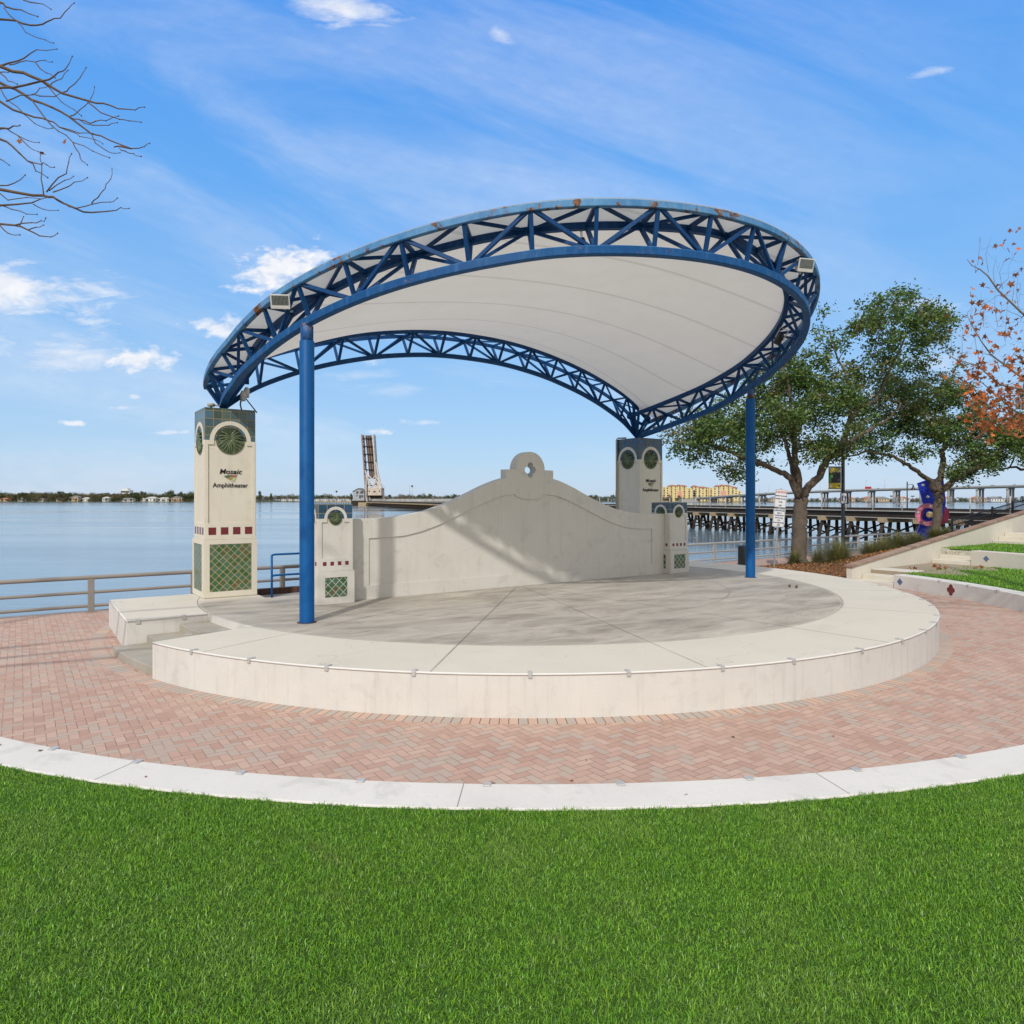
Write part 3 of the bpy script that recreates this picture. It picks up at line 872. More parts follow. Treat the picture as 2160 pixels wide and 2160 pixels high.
# planted bed that climbs beside the wall
mb = MB(); nx, ny = 40, 12; V = []; F = []
for i in range(nx + 1):
    x = 11.2 + i * (40 - 11.2) / nx
    for j in range(ny + 1):
        y = -2.36 + j * 6.1 / ny
        hz = max(0.0, slopez(max(x, 13.7)) - 0.16) * max(0.0, 1 - (y + 2.36) / 5.4) ** 1.1
        hz *= max(0.0, min(1.0, (x - 13.2) / 5.0))
        V.append((x, y, 0.02 + hz + 0.03 * math.sin(x * 3.1 + y * 2.3)))
for i in range(nx):
    for j in range(ny): a = i * (ny + 1) + j; F.append((a, a + ny + 1, a + ny + 2, a + 1))
edge_y = [j for j in range(ny + 1)]
mb.add(V, F, 0, True)
structure('mulch_bed', mb, ['mulch'], 'stage')


def bedz(x, y):
    hz = max(0.0, slopez(max(x, 13.7)) - 0.16) * max(0.0, 1 - (y + 2.36) / 5.4) ** 1.1
    hz *= max(0.0, min(1.0, (x - 13.2) / 5.0))
    return 0.02 + hz


# ================================================================== SEAT WALLS AND STEPS
def seat_wall(r, wd, z0, z1, label, brackets, diamonds, mat, quatrefoil=()):
    th_ = stage_thing('seat_wall', label, 'seat wall')
    a0 = math.degrees(math.asin(-4.15 / r))
    mb = MB(); mb.ring(r, r + wd, R(a0), R(-180 - a0), z0 - 0.3, z1, 150)
    mb.build('wall_body', [mat], th_, bevel=0.018)
    # saw-cut joints
    jb = MB()
    for a in range(-170, -10, 14):
        c, s_ = math.cos(R(a + 0.4)), math.sin(R(a + 0.4)); tt = Vector((-s_, c, 0)) * 0.004
        p0, p1 = Vector((r + 0.02, 0, 0)), Vector((r + wd - 0.02, 0, 0))
        v = []
        for rr in (r + 0.02, r + wd - 0.02):
            for k in (-1, 1): v.append((rr * c + k * tt.x, rr * s_ + k * tt.y, z1 + 0.002))
        jb.add(v, [(0, 2, 3, 1)])
    jb.build('joint', ['rail_grey'], th_)
    for a in brackets:
        c, s_ = math.cos(R(a)), math.sin(R(a))
        M = Matrix(((c, -s_, 0, r * c), (s_, c, 0, r * s_), (0, 0, 1, z1), (0, 0, 0, 1)))
        b = MB(); b.box(-0.010, 0.085, -0.038, 0.038, 0.001, 0.013); b.box(-0.012, -0.002, -0.038, 0.038, -0.06, 0.010)
        b.xf(M).build('edge_bracket', ['aluminium'], th_, bevel=0.003, seg=1)
    for a, zc in diamonds:
        c, s_ = math.cos(R(a)), math.sin(R(a))
        M = Matrix(((-s_, -c, 0, r * c), (c, -s_, 0, r * s_), (0, 0, 1, 0), (0, 0, 0, 1)))
        d = MB(); h = 0.125; d.shape([[(-h, zc), (0, zc - h * 1.05), (h, zc), (0, zc + h * 1.05)]], -0.02, 0.006)
        d.xf(M).build('diamond_tile', ['tile_blue_diamond'], th_)
    for a, zc in quatrefoil:
        c, s_ = math.cos(R(a)), math.sin(R(a))
        M = Matrix(((-s_, -c, 0, r * c), (c, -s_, 0, r * s_), (0, 0, 1, 0), (0, 0, 0, 1)))
        d = MB(); d.shape([quatre(0, zc, 0.135)], -0.02, 0.010); d.xf(M).build('quatrefoil_tile', ['tile_red'], th_)
        d = MB(); d.shape([quatre(0, zc, 0.16)], -0.02, 0.004); d.xf(M).build('quatrefoil_rim', ['paint_white_edge'], th_)
    return th_


def quatre(cx, cz, s):
    """four-lobed outline with pointed ears between the lobes"""
    pts = []
    for k in range(4):
        b = 90 * k
        ox, oz = 0.66 * s * math.cos(R(b)), 0.78 * s * math.sin(R(b))
        for i in range(-6, 7):
            a = b + i * 13
            pts.append((cx + ox + 0.60 * s * math.cos(R(a)), cz + oz + 0.60 * s * math.sin(R(a))))
        a = b + 45
        pts.append((cx + 0.86 * s * math.cos(R(a)), cz + 0.90 * s * math.sin(R(a))))
    return pts


seat_wall(14.27, 0.55, 0.0, 0.485, 'long white curved seat wall between the brick plaza and the front lawn', [-146.2, -141.5, -136.6, -131.6, -126.7, -121.6, -116.5, -111.8, -106.5, -24.8, -29.8, -34.8, -40],
          [(-18.0, 0.25)], 'curb_white', [(-26.9, 0.24)])
seat_wall(20.3, 0.52, 0.47, 1.09, 'second curved seat wall higher up behind the small right lawn', [-20, -24, -28], [(-13.6, 0.80)], 'terrace_cream')
seat_wall(26.4, 0.52, 1.07, 1.69, 'third curved seat wall at the top right edge', [], [], 'terrace_cream')


def steps(x0, z0, label, n=3):
    s = stage_thing('steps', label, 'steps', 0, 0, 0)
    for i in range(n):
        b = MB(); b.box(x0 + 0.68 * i, x0 + 0.68 * (i + 1) + (0.1 if i < n - 1 else 0.3), -4.13, -2.62, z0 - 0.2 + 0.002 * i, z0 + 0.163 * (i + 1))
        b.build('step', ['terrace_cream'], s, bevel=0.015)
    return s


steps(13.65, 0.0, 'lowest flight of three cream steps beside the round stage')
steps(19.9, 0.47, 'middle flight of three cream steps up the grass aisle')
steps(26.0, 1.07, 'top flight of cream steps at the right edge')

# sloping side wall with brick coping
s = stage_thing('sloping_wall', 'cream wall sloping up beside the steps under brown brick coping', 'wall')
b = MB(); b.add([(x, y, z) for x, z0, z1 in ((13.66, -0.2, slopez(13.66)), (40.0, -0.2, slopez(40.0))) for y in (-2.61, -2.37) for z in (z0, z1)],
                [(0, 2, 3, 1), (4, 5, 7, 6), (0, 1, 5, 4), (2, 6, 7, 3), (1, 3, 7, 5), (0, 4, 6, 2)])
b.build('wall_body', ['terrace_cream'], s, bevel=0.012)
b = MB(); b.add([(x, y, z) for x, z0, z1 in ((13.60, slopez(13.60) + 0.001, slopez(13.60) + 0.085), (40.0, slopez(40.0) + 0.001, slopez(40.0) + 0.085)) for y in (-2.66, -2.32) for z in (z0, z1)],
                [(0, 2, 3, 1), (4, 5, 7, 6), (0, 1, 5, 4), (2, 6, 7, 3), (1, 3, 7, 5), (0, 4, 6, 2)])
b.build('coping', ['coping_brick'], s, bevel=0.012)

# ================================================================== STAGE
HS = 0.655
RS = 10.72
stg = stage_thing('stage', 'round raised cream concrete stage with stained grey floor and cut-in steps', 'stage')
ab = math.degrees(math.asin(3.35 / RS))
outline = arc(RS, ab, -163, 110) + arc(8.74, -163, -177.5, 12) + [(-10.36, -0.45), (-10.34, 3.35), (-6.98, 3.35), (-6.98, 1.5), (7.1, 1.5), (7.1, 3.35)]
b = MB(); b.prism(outline, -0.2, HS, 0, 1)
b.build('floor', ['stage_floor', 'stucco_white'], stg)
# painted rounded nosing
for pts_ in (arc(RS, ab, -163, 120), [(-10.36, -0.44), (-10.352, 1.5), (-10.34, 3.35)]):
    b = MB()
    prof = [(-0.030, -0.002), (0.006, -0.03), (0.005, -0.008), (0.0, 0.001), (-0.018, 0.003)]
    b.sweep([(x, y, HS) for x, y in pts_], [(-p[0], p[1]) for p in prof], smooth=True)
    b.build('white_edge', ['paint_white_edge'], stg)
b = MB(); b.sweep([(x, y, HS) for x, y in [(-8.78, -0.384), (-10.35, -0.452)]], [(-0.006, -0.03), (0.006, -0.03), (0.006, 0.004), (-0.03, 0.004)]); b.build('white_edge', ['paint_white_edge'], stg)
for i, (r0, r1) in enumerate(((9.98, 10.62), (9.34, 9.99), (8.70, 9.35))):
    b = MB(); b.ring(r0, r1, R(-163.05), R(-177.45), -0.1 + 0.003 * i, HS * (i + 1) / 4, 14)
    b.build('step', ['concrete_step'], stg, bevel=0.012)
for a in [-156.4, -149.1, -141.3, -133.8, -124.6, -116.8, -108.7, -101.5, -92.6, -85.1, -77.9, -72.0, -66.2, -57.9, -52.1, -44, -36]:
    c, s_ = math.cos(R(a)), math.sin(R(a))
    M = Matrix(((-c, s_, 0, (RS + 0.012) * c), (-s_, -c, 0, (RS + 0.012) * s_), (0, 0, 1, HS), (0, 0, 0, 1)))
    b = MB(); b.box(-0.005, 0.13, -0.030, 0.030, 0.004, 0.014); b.box(-0.007, 0.004, -0.030, 0.030, -0.066, 0.013)
    b.xf(M).build('edge_bracket', ['aluminium'], stg, bevel=0.003, seg=1)
for x, y in ((-10.15, -0.445), (-9.25, -0.405)):
    b = MB(); b.box(x - 0.04, x + 0.04, y - 0.012, y + 0.10, HS + 0.006, HS + 0.018); b.box(x - 0.04, x + 0.04, y - 0.018, y - 0.004, HS - 0.075, HS + 0.017)
    b.build('edge_bracket', ['aluminium'], stg, bevel=0.003, seg=1)
for x, y in ((-9.6, -2.80), (-8.95, -2.62)):
    b = MB(); b.box(x - 0.06, x + 0.06, y - 0.03, y + 0.03, HS + 0.002, HS + 0.014); b.build('edge_bracket', ['aluminium'], stg, bevel=0.003, seg=1)

# ramp landing behind and its brick kerb
b = MB(); b.box(-6.9, 7.0, 1.56, 3.2, -0.1, 0.50); o = b.build('ramp_landing', ['concrete_grey'])
o.location = C0; o.rotation_euler = (0, 0, ANG); tag(o, kind='structure')
b = MB()
for i in range(52): b.box(-6.9 + i * 0.267, -6.9 + i * 0.267 + 0.257, 3.2, 3.42, 0.3, 0.665)
o = b.build('brick_kerb', ['brick_dark'], None, bevel=0.008); o.location = C0; o.rotation_euler = (0, 0, ANG)
tag(o, 'dark brick kerb behind the blue handrail', 'kerb')

# ================================================================== BACK WALL
WX = 0.25
half = [(5.74, 2.70), (5.3, 2.70), (4.85, 2.705), (4.35, 2.74), (3.9, 2.80), (3.45, 2.885), (3.0, 3.02), (2.55, 3.18), (2.1, 3.37), (1.7, 3.545), (1.35, 3.68), (1.05, 3.775), (0.86, 3.82), (0.86, 4.07), (0.535, 4.07)]
topr = half[:-1]
arch = arc(0.535, 0, 180, 28, 0, 4.075)
outl = [(5.74, 0.60)] + topr + arch + [(-x, z) for x, z in reversed(topr)] + [(-5.74, 0.60)]
ph = [(5.13, 1.0), (5.13, 2.205), (4.6, 2.21), (4.1, 2.245), (3.6, 2.345), (3.1, 2.50), (2.6, 2.70), (2.1, 2.91), (1.7, 3.07), (1.3, 3.215), (0.95, 3.31), (0.55, 3.355)]
dip = [(0.55 * math.cos(R(a)) * 1.0, 3.355 - 0.155 * math.sin(R(a))) for a in range(12, 180, 12)]
panel = ph + dip + [(-x, z) for x, z in reversed(ph)]
hole = quatre(0, 4.07, 0.165)
wl = stage_thing('backdrop_wall', 'tall plain stucco wall with curved gable and quatrefoil opening on stage', 'wall', WX, 0, 0)
b = MB(); b.shape([outl, hole], -0.215, 0.06)
b.build('wall_body', ['stucco_grey'], wl, bevel=0.006, seg=2)
b = MB(); b.shape([outl, panel, hole], -0.25, -0.2135)
b.build('panel_border', ['stucco_grey'], wl, bevel=0.004, seg=1)

# ================================================================== PILLARS


def medallion(b, cx, cz, r, yf):
    """relief of a fan palm in a disc"""
    n = 40
    b.lathe([(r, -0.02), (r, 0.012), (r * 0.97, 0.018), (0.001, 0.020)], 40, (0, 0, 0), 0, False)


def palm_relief(cx, cz, r, seed=1):
    rr = random.Random(seed)
    disc = MB(); disc.shape([[(cx + r * math.cos(2 * math.pi * i / 40), cz + r * math.sin(2 * math.pi * i / 40)) for i in range(40)]], -0.012, 0.02)
    rid = MB()
    hub = Vector((cx, 0, cz + 0.08 * r))
    def frond(a0, ln, droop, wd):
        pts = []; x, z = hub.x, hub.z; a = R(a0); n = 7
        for i in range(n + 1):
            pts.append((x, -0.018 - 0.02 * math.sin(math.pi * i / n), z))
            x += math.cos(a) * ln / n; z += math.sin(a) * ln / n
            da = droop * (1 if math.cos(a) < 0 else -1)
            a += R(da) / n
            if math.hypot(x - cx, z - cz) > r * 0.96: break
        if len(pts) > 2:
            m = len(pts)
            rid.tube(pts, [wd * (0.5 + 0.8 * math.sin(math.pi * (i + 0.6) / (m + 0.6))) for i in range(m)], 5)
    for a in range(-170, -5, 15): frond(a + rr.uniform(-4, 4), r * 0.98, 8, r * 0.045)
    for a in range(2, 180, 22): frond(a + rr.uniform(-5, 5), r * 1.05, 75, r * 0.05)
    for a in range(15, 175, 30): frond(a + rr.uniform(-5, 5), r * 0.6, 95, r * 0.04)
    return disc, rid


def rot_face(mb_, side):
    """faces are modelled on the front (-y); 'left' turns them to -x"""
    if side == 'left': mb_.xf(Matrix.Rotation(-math.pi / 2, 4, 'Z'))
    return mb_


def tall_pillar(label, x, tiles, lattice, seed):
    p = stage_thing('tall_pillar', label, 'pillar', x, 2.77, HS, 'tall tiled canopy pillars')
    hw = 0.63; Z = lambda z: z - HS
    b = MB(); b.box(-hw - 0.03, hw + 0.03, -hw - 0.03, hw + 0.03, -0.02, Z(2.16))
    b.box(-hw - 0.015, hw + 0.015, -hw - 0.015, hw + 0.015, Z(2.16), Z(2.2))
    b.build('plinth', ['stucco_cream'], p, bevel=0.012)
    b = MB(); b.box(-hw + 0.018, hw - 0.018, -hw + 0.018, hw - 0.018, Z(2.2), Z(5.53)); b.build('shaft', ['stucco_cream'], p)
    # front layer: border round a sunk panel, shouldered under the arch, with the arch trim on top
    for side in ('front', 'left', 'right'):
        cz = Z(4.72)
        brd = [(-hw, Z(2.201)), (hw, Z(2.201)), (hw, cz), (0.51, cz)] + arc(0.51, 0, 180, 24, 0, cz)[1:-1] + [(-0.51, cz), (-hw, cz)]
        inn = [(-0.55, Z(2.58)), (0.55, Z(2.58)), (0.55, cz - 0.11), (0.405, cz - 0.11), (0.405, cz)] + arc(0.405, 0, 180, 24, 0, cz)[1:-1] + [(-0.405, cz), (-0.405, cz - 0.11), (-0.55, cz - 0.11)]
        y0 = -hw - (0.012 if side == 'front' else 0.011)
        b = MB(); b.shape([brd, inn], y0, -hw + 0.02)
        M = {'front': 0, 'left': -math.pi / 2, 'right': math.pi / 2}[side]
        b.xf(Matrix.Rotation(M, 4, 'Z')); b.build('arch_border', ['stucco_cream'], p, bevel=0.005, seg=1)
        if side == 'right': continue
        d, rd = palm_relief(0, cz, 0.355, seed + (side == 'left'))
        for q, nm, mt in ((d, 'medallion', 'medallion_green'), (rd, 'palm_relief', 'medallion_ridge')):
            q.xf(Matrix.Translation((0, -hw + 0.012, 0))); q.xf(Matrix.Rotation(M, 4, 'Z'))
        do = d.build('medallion', ['medallion_green'], p); rd.build('palm_relief', ['medallion_ridge'], do)
        for xc in (-0.45, -0.15, 0.15, 0.45):
            b = MB(); b.box(xc - 0.093, xc + 0.093, -hw - 0.015, -hw, Z(2.283), Z(2.475)); b.xf(Matrix.Rotation(M, 4, 'Z')); b.build('red_tile', ['tile_red'], p)
        b = MB(); b.box(-0.52, 0.52, -hw - 0.034, -hw, Z(0.82), Z(2.04)); b.xf(Matrix.Rotation(M, 4, 'Z')); b.build('lattice_panel', [lattice], p)
        fr = [[(-0.66, Z(0.68)), (0.66, Z(0.68)), (0.66, Z(2.16)), (-0.66, Z(2.16))], [(-0.52, Z(0.82)), (0.52, Z(0.82)), (0.52, Z(2.04)), (-0.52, Z(2.04))]]
        b = MB(); b.shape(fr, -hw - 0.05, -hw - 0.029); b.xf(Matrix.Rotation(M, 4, 'Z')); b.build('panel_frame', ['stucco_cream'], p, bevel=0.004, seg=1)
    # glazed tile cap, four courses
    b = MB(); b.box(-hw, hw, -hw, hw, Z(4.722), Z(5.556))
    b.build('tile_cap', [tiles], p, bevel=0.008)
    # lettering and emblem
    yl = -hw + 0.010
    b = MB(); b.text('Mosaic', 0.0, yl, Z(3.86), 0.18, 0.010, 0, 0.20, 0.0022, sx=1.10); b.build('sign_name', ['logo_black'], p)
    b = MB(); b.text('Amphitheater', 0.0, yl, Z(3.51), 0.168, 0.014, 0, 0.0, 0.0, sx=0.92); b.build('sign_lettering', ['logo_black'], p)
    def em(pts, m):
        b = MB(); b.shape([[(x, Z(3.80) + z) for x, z in pts]], yl - 0.006, yl + 0.01); b.build('emblem', [m], p)
    em([(-0.165, 0.0), (-0.04, 0.035), (0.01, 0.0), (-0.09, -0.055)], 'logo_green')
    em([(-0.03, 0.033), (0.17, 0.03), (0.135, -0.025), (0.02, -0.002)], 'logo_rose')
    em([(-0.08, -0.06), (0.01, -0.008), (0.08, -0.018), (0.01, -0.10)], 'logo_gold')
    em([(0.015, -0.105), (0.085, -0.022), (0.13, -0.033), (0.09, -0.15)], 'logo_lime')
    return p


tall_pillar('tall cream pillar capped with green tiles at the left end of the stage', -7.69, 'tiles_teal', 'lattice_gold', 3)
rp = tall_pillar('tall pillar with navy tile cap partly behind the backdrop wall', 7.80, 'tiles_navy', 'lattice_cream', 9)
b = MB(); b.tube([(-0.69, 0.56, 0.0), (-0.69, 0.56, 4.88), (-0.66, 0.52, 4.95), (-0.4, 0.3, 4.96)], 0.030, 8); b.build('conduit', ['plastic_beige'], rp)
b = MB(); b.box(-0.79, -0.645, 0.44, 0.66, 1.45, 1.74); b.build('junction_box', ['plastic_beige'], rp, bevel=0.01)


def short_pillar(label, x, yc, seed):
    p = stage_thing('short_pillar', label, 'pillar', x, yc, HS, 'short tiled pillars at the ends of the backdrop wall')
    hw = 0.43; Z = lambda z: z - HS
    b = MB(); b.box(-hw - 0.03, hw + 0.03, -hw - 0.03, hw + 0.03, -0.02, Z(1.45)); b.box(-hw - 0.012, hw + 0.012, -hw - 0.012, hw + 0.012, Z(1.45), Z(1.48)); b.build('plinth', ['stucco_grey'], p, bevel=0.01)
    b = MB(); b.box(-hw + 0.016, hw - 0.016, -hw + 0.016, hw - 0.016, Z(1.47), Z(3.07)); b.build('shaft', ['stucco_grey'], p)
    for side in ('front', 'left'):
        M = {'front': 0, 'left': -math.pi / 2}[side]
        cz = Z(2.735)
        brd = [(-hw, Z(1.481)), (hw, Z(1.481)), (hw, cz - 0.005), (0.285, cz - 0.005)] + arc(0.285, 0, 180, 20, 0, cz)[1:-1] + [(-0.285, cz - 0.005), (-hw, cz - 0.005)]
        inn = [(-0.35, Z(1.78)), (0.35, Z(1.78)), (0.35, cz - 0.09), (0.215, cz - 0.09), (0.215, cz)] + arc(0.215, 0, 180, 20, 0, cz)[1:-1] + [(-0.215, cz), (-0.215, cz - 0.09), (-0.35, cz - 0.09)]
        b = MB(); b.shape([brd, inn], -hw - (0.012 if side == 'front' else 0.011), -hw + 0.018); b.xf(Matrix.Rotation(M, 4, 'Z')); b.build('arch_border', ['stucco_grey'], p, bevel=0.004, seg=1)
        d, rd = palm_relief(0, cz, 0.165, seed + (side == 'left'))
        for q in (d, rd): q.xf(Matrix.Translation((0, -hw + 0.012, 0))); q.xf(Matrix.Rotation(M, 4, 'Z'))
        do = d.build('medallion', ['medallion_green'], p); rd.build('palm_relief', ['medallion_ridge'], do)
        for xc in (-0.28, -0.093, 0.093, 0.28):
            b = MB(); b.box(xc - 0.045, xc + 0.045, -hw - 0.015, -hw, Z(1.595), Z(1.69)); b.xf(Matrix.Rotation(M, 4, 'Z')); b.build('red_tile', ['tile_red'], p)
        b = MB(); b.box(-0.28, 0.28, -hw - 0.034, -hw, Z(0.83), Z(1.31)); b.xf(Matrix.Rotation(M, 4, 'Z')); b.build('lattice_panel', ['lattice_cream'], p)
        fr = [[(-0.46, Z(0.665)), (0.46, Z(0.665)), (0.46, Z(1.45)), (-0.46, Z(1.45))], [(-0.28, Z(0.83)), (0.28, Z(0.83)), (0.28, Z(1.31)), (-0.28, Z(1.31))]]
        b = MB(); b.shape(fr, -hw - 0.05, -hw - 0.029); b.xf(Matrix.Rotation(M, 4, 'Z')); b.build('panel_frame', ['stucco_grey'], p, bevel=0.004, seg=1)
    b = MB(); b.box(-hw, hw, -hw, hw, Z(2.732), Z(3.09)); b.build('tile_cap', ['tiles_navy_small'], p, bevel=0.008)
    return p


short_pillar('short pillar with blue tile cap beside the left blue column', -5.90, -0.19, 21)
short_pillar('short pillar with blue tile cap in front of the tall right pillar', 6.40, -0.08, 31)

# ================================================================== CANOPY
YC = 0.36            # centre of the ring in stage frame (towards the river)
can = stage_thing('canopy', 'blue steel truss canopy with white tensile membrane over the stage', 'canopy')
LOWT = [(0, 7.97), (15, 7.92), (30, 7.79), (40, 7.60), (50, 7.38), (58, 7.17), (67.5, 6.88), (75, 6.62), (82, 6.37), (90, 6.15), (98, 5.92), (107.5, 5.64)]
OUTT = [(0, 8.78), (15, 8.72), (30, 8.57), (40, 8.37), (50, 8.11), (58, 7.88), (67.5, 7.58), (75, 7.33), (82, 7.06), (90, 6.78), (98, 6.50), (107.5, 6.18)]
INNT = [(0, 8.74), (15, 8.60), (30, 8.42), (40, 8.24), (50, 8.02), (58, 7.82), (67.5, 7.54), (75, 7.34), (82, 7.14), (90, 6.93), (98, 6.70), (107.5, 6.38)]


def ringp(r, ex, a, z):      # a: degrees from the front axis, positive to the left
    return Vector((-r * ex * math.sin(R(a)), YC - r * math.cos(R(a)), z))


def LP(a, dz=0.0): return ringp(8.36, 0.943 + 0.025 * max(0.0, min(1.0, (abs(a) - 94) / 13)), a, smooth_tab(LOWT, abs(a)) + dz)
def OP(a, dz=0.0, dr=0.0): return ringp(8.58 + dr, 0.957 + 0.035 * max(0.0, min(1.0, (abs(a) - 88) / 18)), a, smooth_tab(OUTT, abs(a)) + dz)
def IP(a, dz=0.0): return ringp(7.86, 0.952, a, smooth_tab(INNT, abs(a)) + dz)


lowz = lambda a: smooth_tab(LOWT, abs(a))
AF = 107.5
ns = 140
As = [-AF + 2 * AF * i / ns for i in range(ns + 1)]


def boxprof(wd, ht): return [(-wd / 2, -ht / 2), (wd / 2, -ht / 2), (wd / 2, ht / 2), (-wd / 2, ht / 2)]


nodes = [90 - 22.5]      # column angle 67.5
NA = [k * 8.44 for k in range(0, 9)] + [67.5 + 8.0 * k for k in range(1, 6)]
NA = sorted(set([round(a, 3) for a in NA] + [-round(a, 3) for a in NA]))
web = MB()
for i, a in enumerate(NA):
    L, O, I = LP(a), OP(a), IP(a)
    last = abs(a) > 106
    web.bar(O, I, 0.075, 0.075)
    if not last:
        web.bar(L, O, 0.072, 0.072); web.bar(L, I, 0.072, 0.072)
    if i < len(NA) - 1:
        a2 = NA[i + 1]
        L2, O2, I2 = LP(a2), OP(a2), IP(a2)
        if i % 2 == 0:
            web.bar(L, O2, 0.07, 0.07); web.bar(L, I2, 0.06, 0.06); web.bar(O, I2, 0.058, 0.058)
        else:
            web.bar(O, L2, 0.07, 0.07); web.bar(I, L2, 0.06, 0.06); web.bar(I, O2, 0.058, 0.058)
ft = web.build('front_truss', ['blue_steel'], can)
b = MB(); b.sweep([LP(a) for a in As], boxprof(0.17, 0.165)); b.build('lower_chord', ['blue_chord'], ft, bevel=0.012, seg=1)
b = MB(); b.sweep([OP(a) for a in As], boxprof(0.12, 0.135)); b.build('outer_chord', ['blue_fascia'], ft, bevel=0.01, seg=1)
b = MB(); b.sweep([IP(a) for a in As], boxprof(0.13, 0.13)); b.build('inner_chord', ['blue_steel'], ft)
# back truss, straight in plan between the tall pillars
BLOW = [(0, 7.85), (1.5, 7.79), (3.0, 7.58), (4.0, 7.35), (5.0, 7.06), (6.0, 6.68), (7.0, 6.18), (7.75, 5.62)]
BUP = [(0, 8.50), (1.5, 8.44), (3.0, 8.23), (4.5, 7.89), (5.5, 7.58), (6.5, 7.20), (7.2, 6.86), (8.05, 6.30)]
bl = lambda x: smooth_tab(BLOW, abs(x)); bu = lambda x: smooth_tab(BUP, abs(x))
YB, YBF, YBB = 2.78, 2.40, 3.18
XA = [k * 1.13 for k in range(-6, 7)]
XA = [-7.6] + XA + [7.6]
web = MB()
for i, x in enumerate(XA):
    L, Fp, Bp = Vector((x, YB, bl(x))), Vector((x, YBF, bu(x))), Vector((x, YBB, bu(x)))
    web.bar(Fp, Bp, 0.055)
    if 0 < i < len(XA) - 1: web.bar(L, Fp, 0.065); web.bar(L, Bp, 0.065)
    if i < len(XA) - 1:
        x2 = XA[i + 1]
        L2, F2, B2 = Vector((x2, YB, bl(x2))), Vector((x2, YBF, bu(x2))), Vector((x2, YBB, bu(x2)))
        if i % 2 == 0: web.bar(L, F2, 0.06); web.bar(L, B2, 0.06); web.bar(Fp, B2, 0.05)
        else: web.bar(Fp, L2, 0.06); web.bar(Bp, L2, 0.06); web.bar(Bp, F2, 0.05)
bt = web.build('back_truss', ['blue_steel'], can)
Xs = [-7.75 + 15.5 * i / 90 for i in range(91)]
b = MB(); b.sweep([(x, YB, bl(x)) for x in Xs], boxprof(0.13, 0.13)); b.build('lower_chord', ['blue_steel'], bt)
Xs2 = [-8.0 + 16.0 * i / 90 for i in range(91)]
b = MB(); b.sweep([(x, YBF, bu(x)) for x in Xs2], boxprof(0.10, 0.10)); b.build('front_chord', ['blue_steel'], bt)
b = MB(); b.sweep([(x, YBB, bu(x)) for x in Xs2], boxprof(0.10, 0.10)); b.build('rear_chord', ['blue_steel'], bt)
# feet on the tall pillars
for sx_ in (-1, 1):
    foot = Vector((sx_ * 7.70, 2.80, 5.60))
    b = MB()
    b.box(foot.x - 0.22, foot.x + 0.22, foot.y - 0.22, foot.y + 0.22, 5.556, 5.585)
    for tgt in (OP(-sx_ * 106), IP(-sx_ * 104), Vector((sx_ * 7.7, YBB, bu(7.7))), Vector((sx_ * 7.1, YBF, bu(7.1))), OP(-sx_ * 99.5)):
        b.bar(foot, tgt, 0.095)
    b.bar(OP(-sx_ * 107.4), (sx_ * 7.9, YBB, bu(7.95)), 0.11)
    b.bar(OP(-sx_ * 105), (sx_ * 6.9, YBF, bu(6.9)), 0.12)
    b.build('foot_frame', ['blue_chord'], can)
# columns
for sx_ in (-1, 1):
    p = LP(-sx_ * 68.3); p.z = 0
    zt = lowz(67.5)
    b = MB(); b.lathe([(0.152, HS - 0.02), (0.152, HS + 0.02), (0.150, HS + 0.03), (0.150, zt - 0.42), (0.148, zt - 0.415)], 32, (p.x, p.y, 0))
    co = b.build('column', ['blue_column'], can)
    b = MB(); b.lathe([(0.10, zt - 0.42), (0.10, zt - 0.05)], 16, (p.x, p.y, 0)); b.box(p.x - 0.13, p.x + 0.13, p.y - 0.02, p.y + 0.02, zt - 0.40, zt - 0.09); b.build('column_head', ['rusty_blue'], co)
    b = MB(); b.ring(0.150, 0.20, 0, 2 * math.pi, HS + 0.0, HS + 0.006, 32); b.xf(Matrix.Translation((p.x, p.y, 0))); b.build('column_collar', ['brick_dark'], co)
# membrane: rim strip between the top chords, then a relaxed (minimal) surface to the back truss
nu, nv = 72, 30
AM = 104.0
Fr = np.array([list(IP(AM - 2 * AM * i / nu, 0.075)) for i in range(nu + 1)])
Ot = np.array([list(OP(AM - 2 * AM * i / nu, 0.085, 0.05)) for i in range(nu + 1)])
Bk = np.array([[-7.45 + 14.9 * i / nu, YBF, bu(-7.45 + 14.9 * i / nu) + 0.06] for i in range(nu + 1)])
G = np.array([[Fr[i] * (1 - j / nv) + Bk[i] * (j / nv) for j in range(nv + 1)] for i in range(nu + 1)])
for _ in range(900):
    G[1:-1, 1:-1] = 0.25 * (G[2:, 1:-1] + G[:-2, 1:-1] + G[1:-1, 2:] + G[1:-1, :-2])
mid = (Fr + Ot) / 2 + np.array([0, 0, 0.01])
V = np.concatenate([Ot[:, None], mid[:, None], G], axis=1)
nvv = nv + 3
b = MB()
b.add([tuple(q) for q in V.reshape(-1, 3)], [(i * nvv + j, i * nvv + j + 1, (i + 1) * nvv + j + 1, (i + 1) * nvv + j) for i in range(nu) for j in range(nvv - 1)], 0, True)
b.build('membrane', ['membrane'], can)


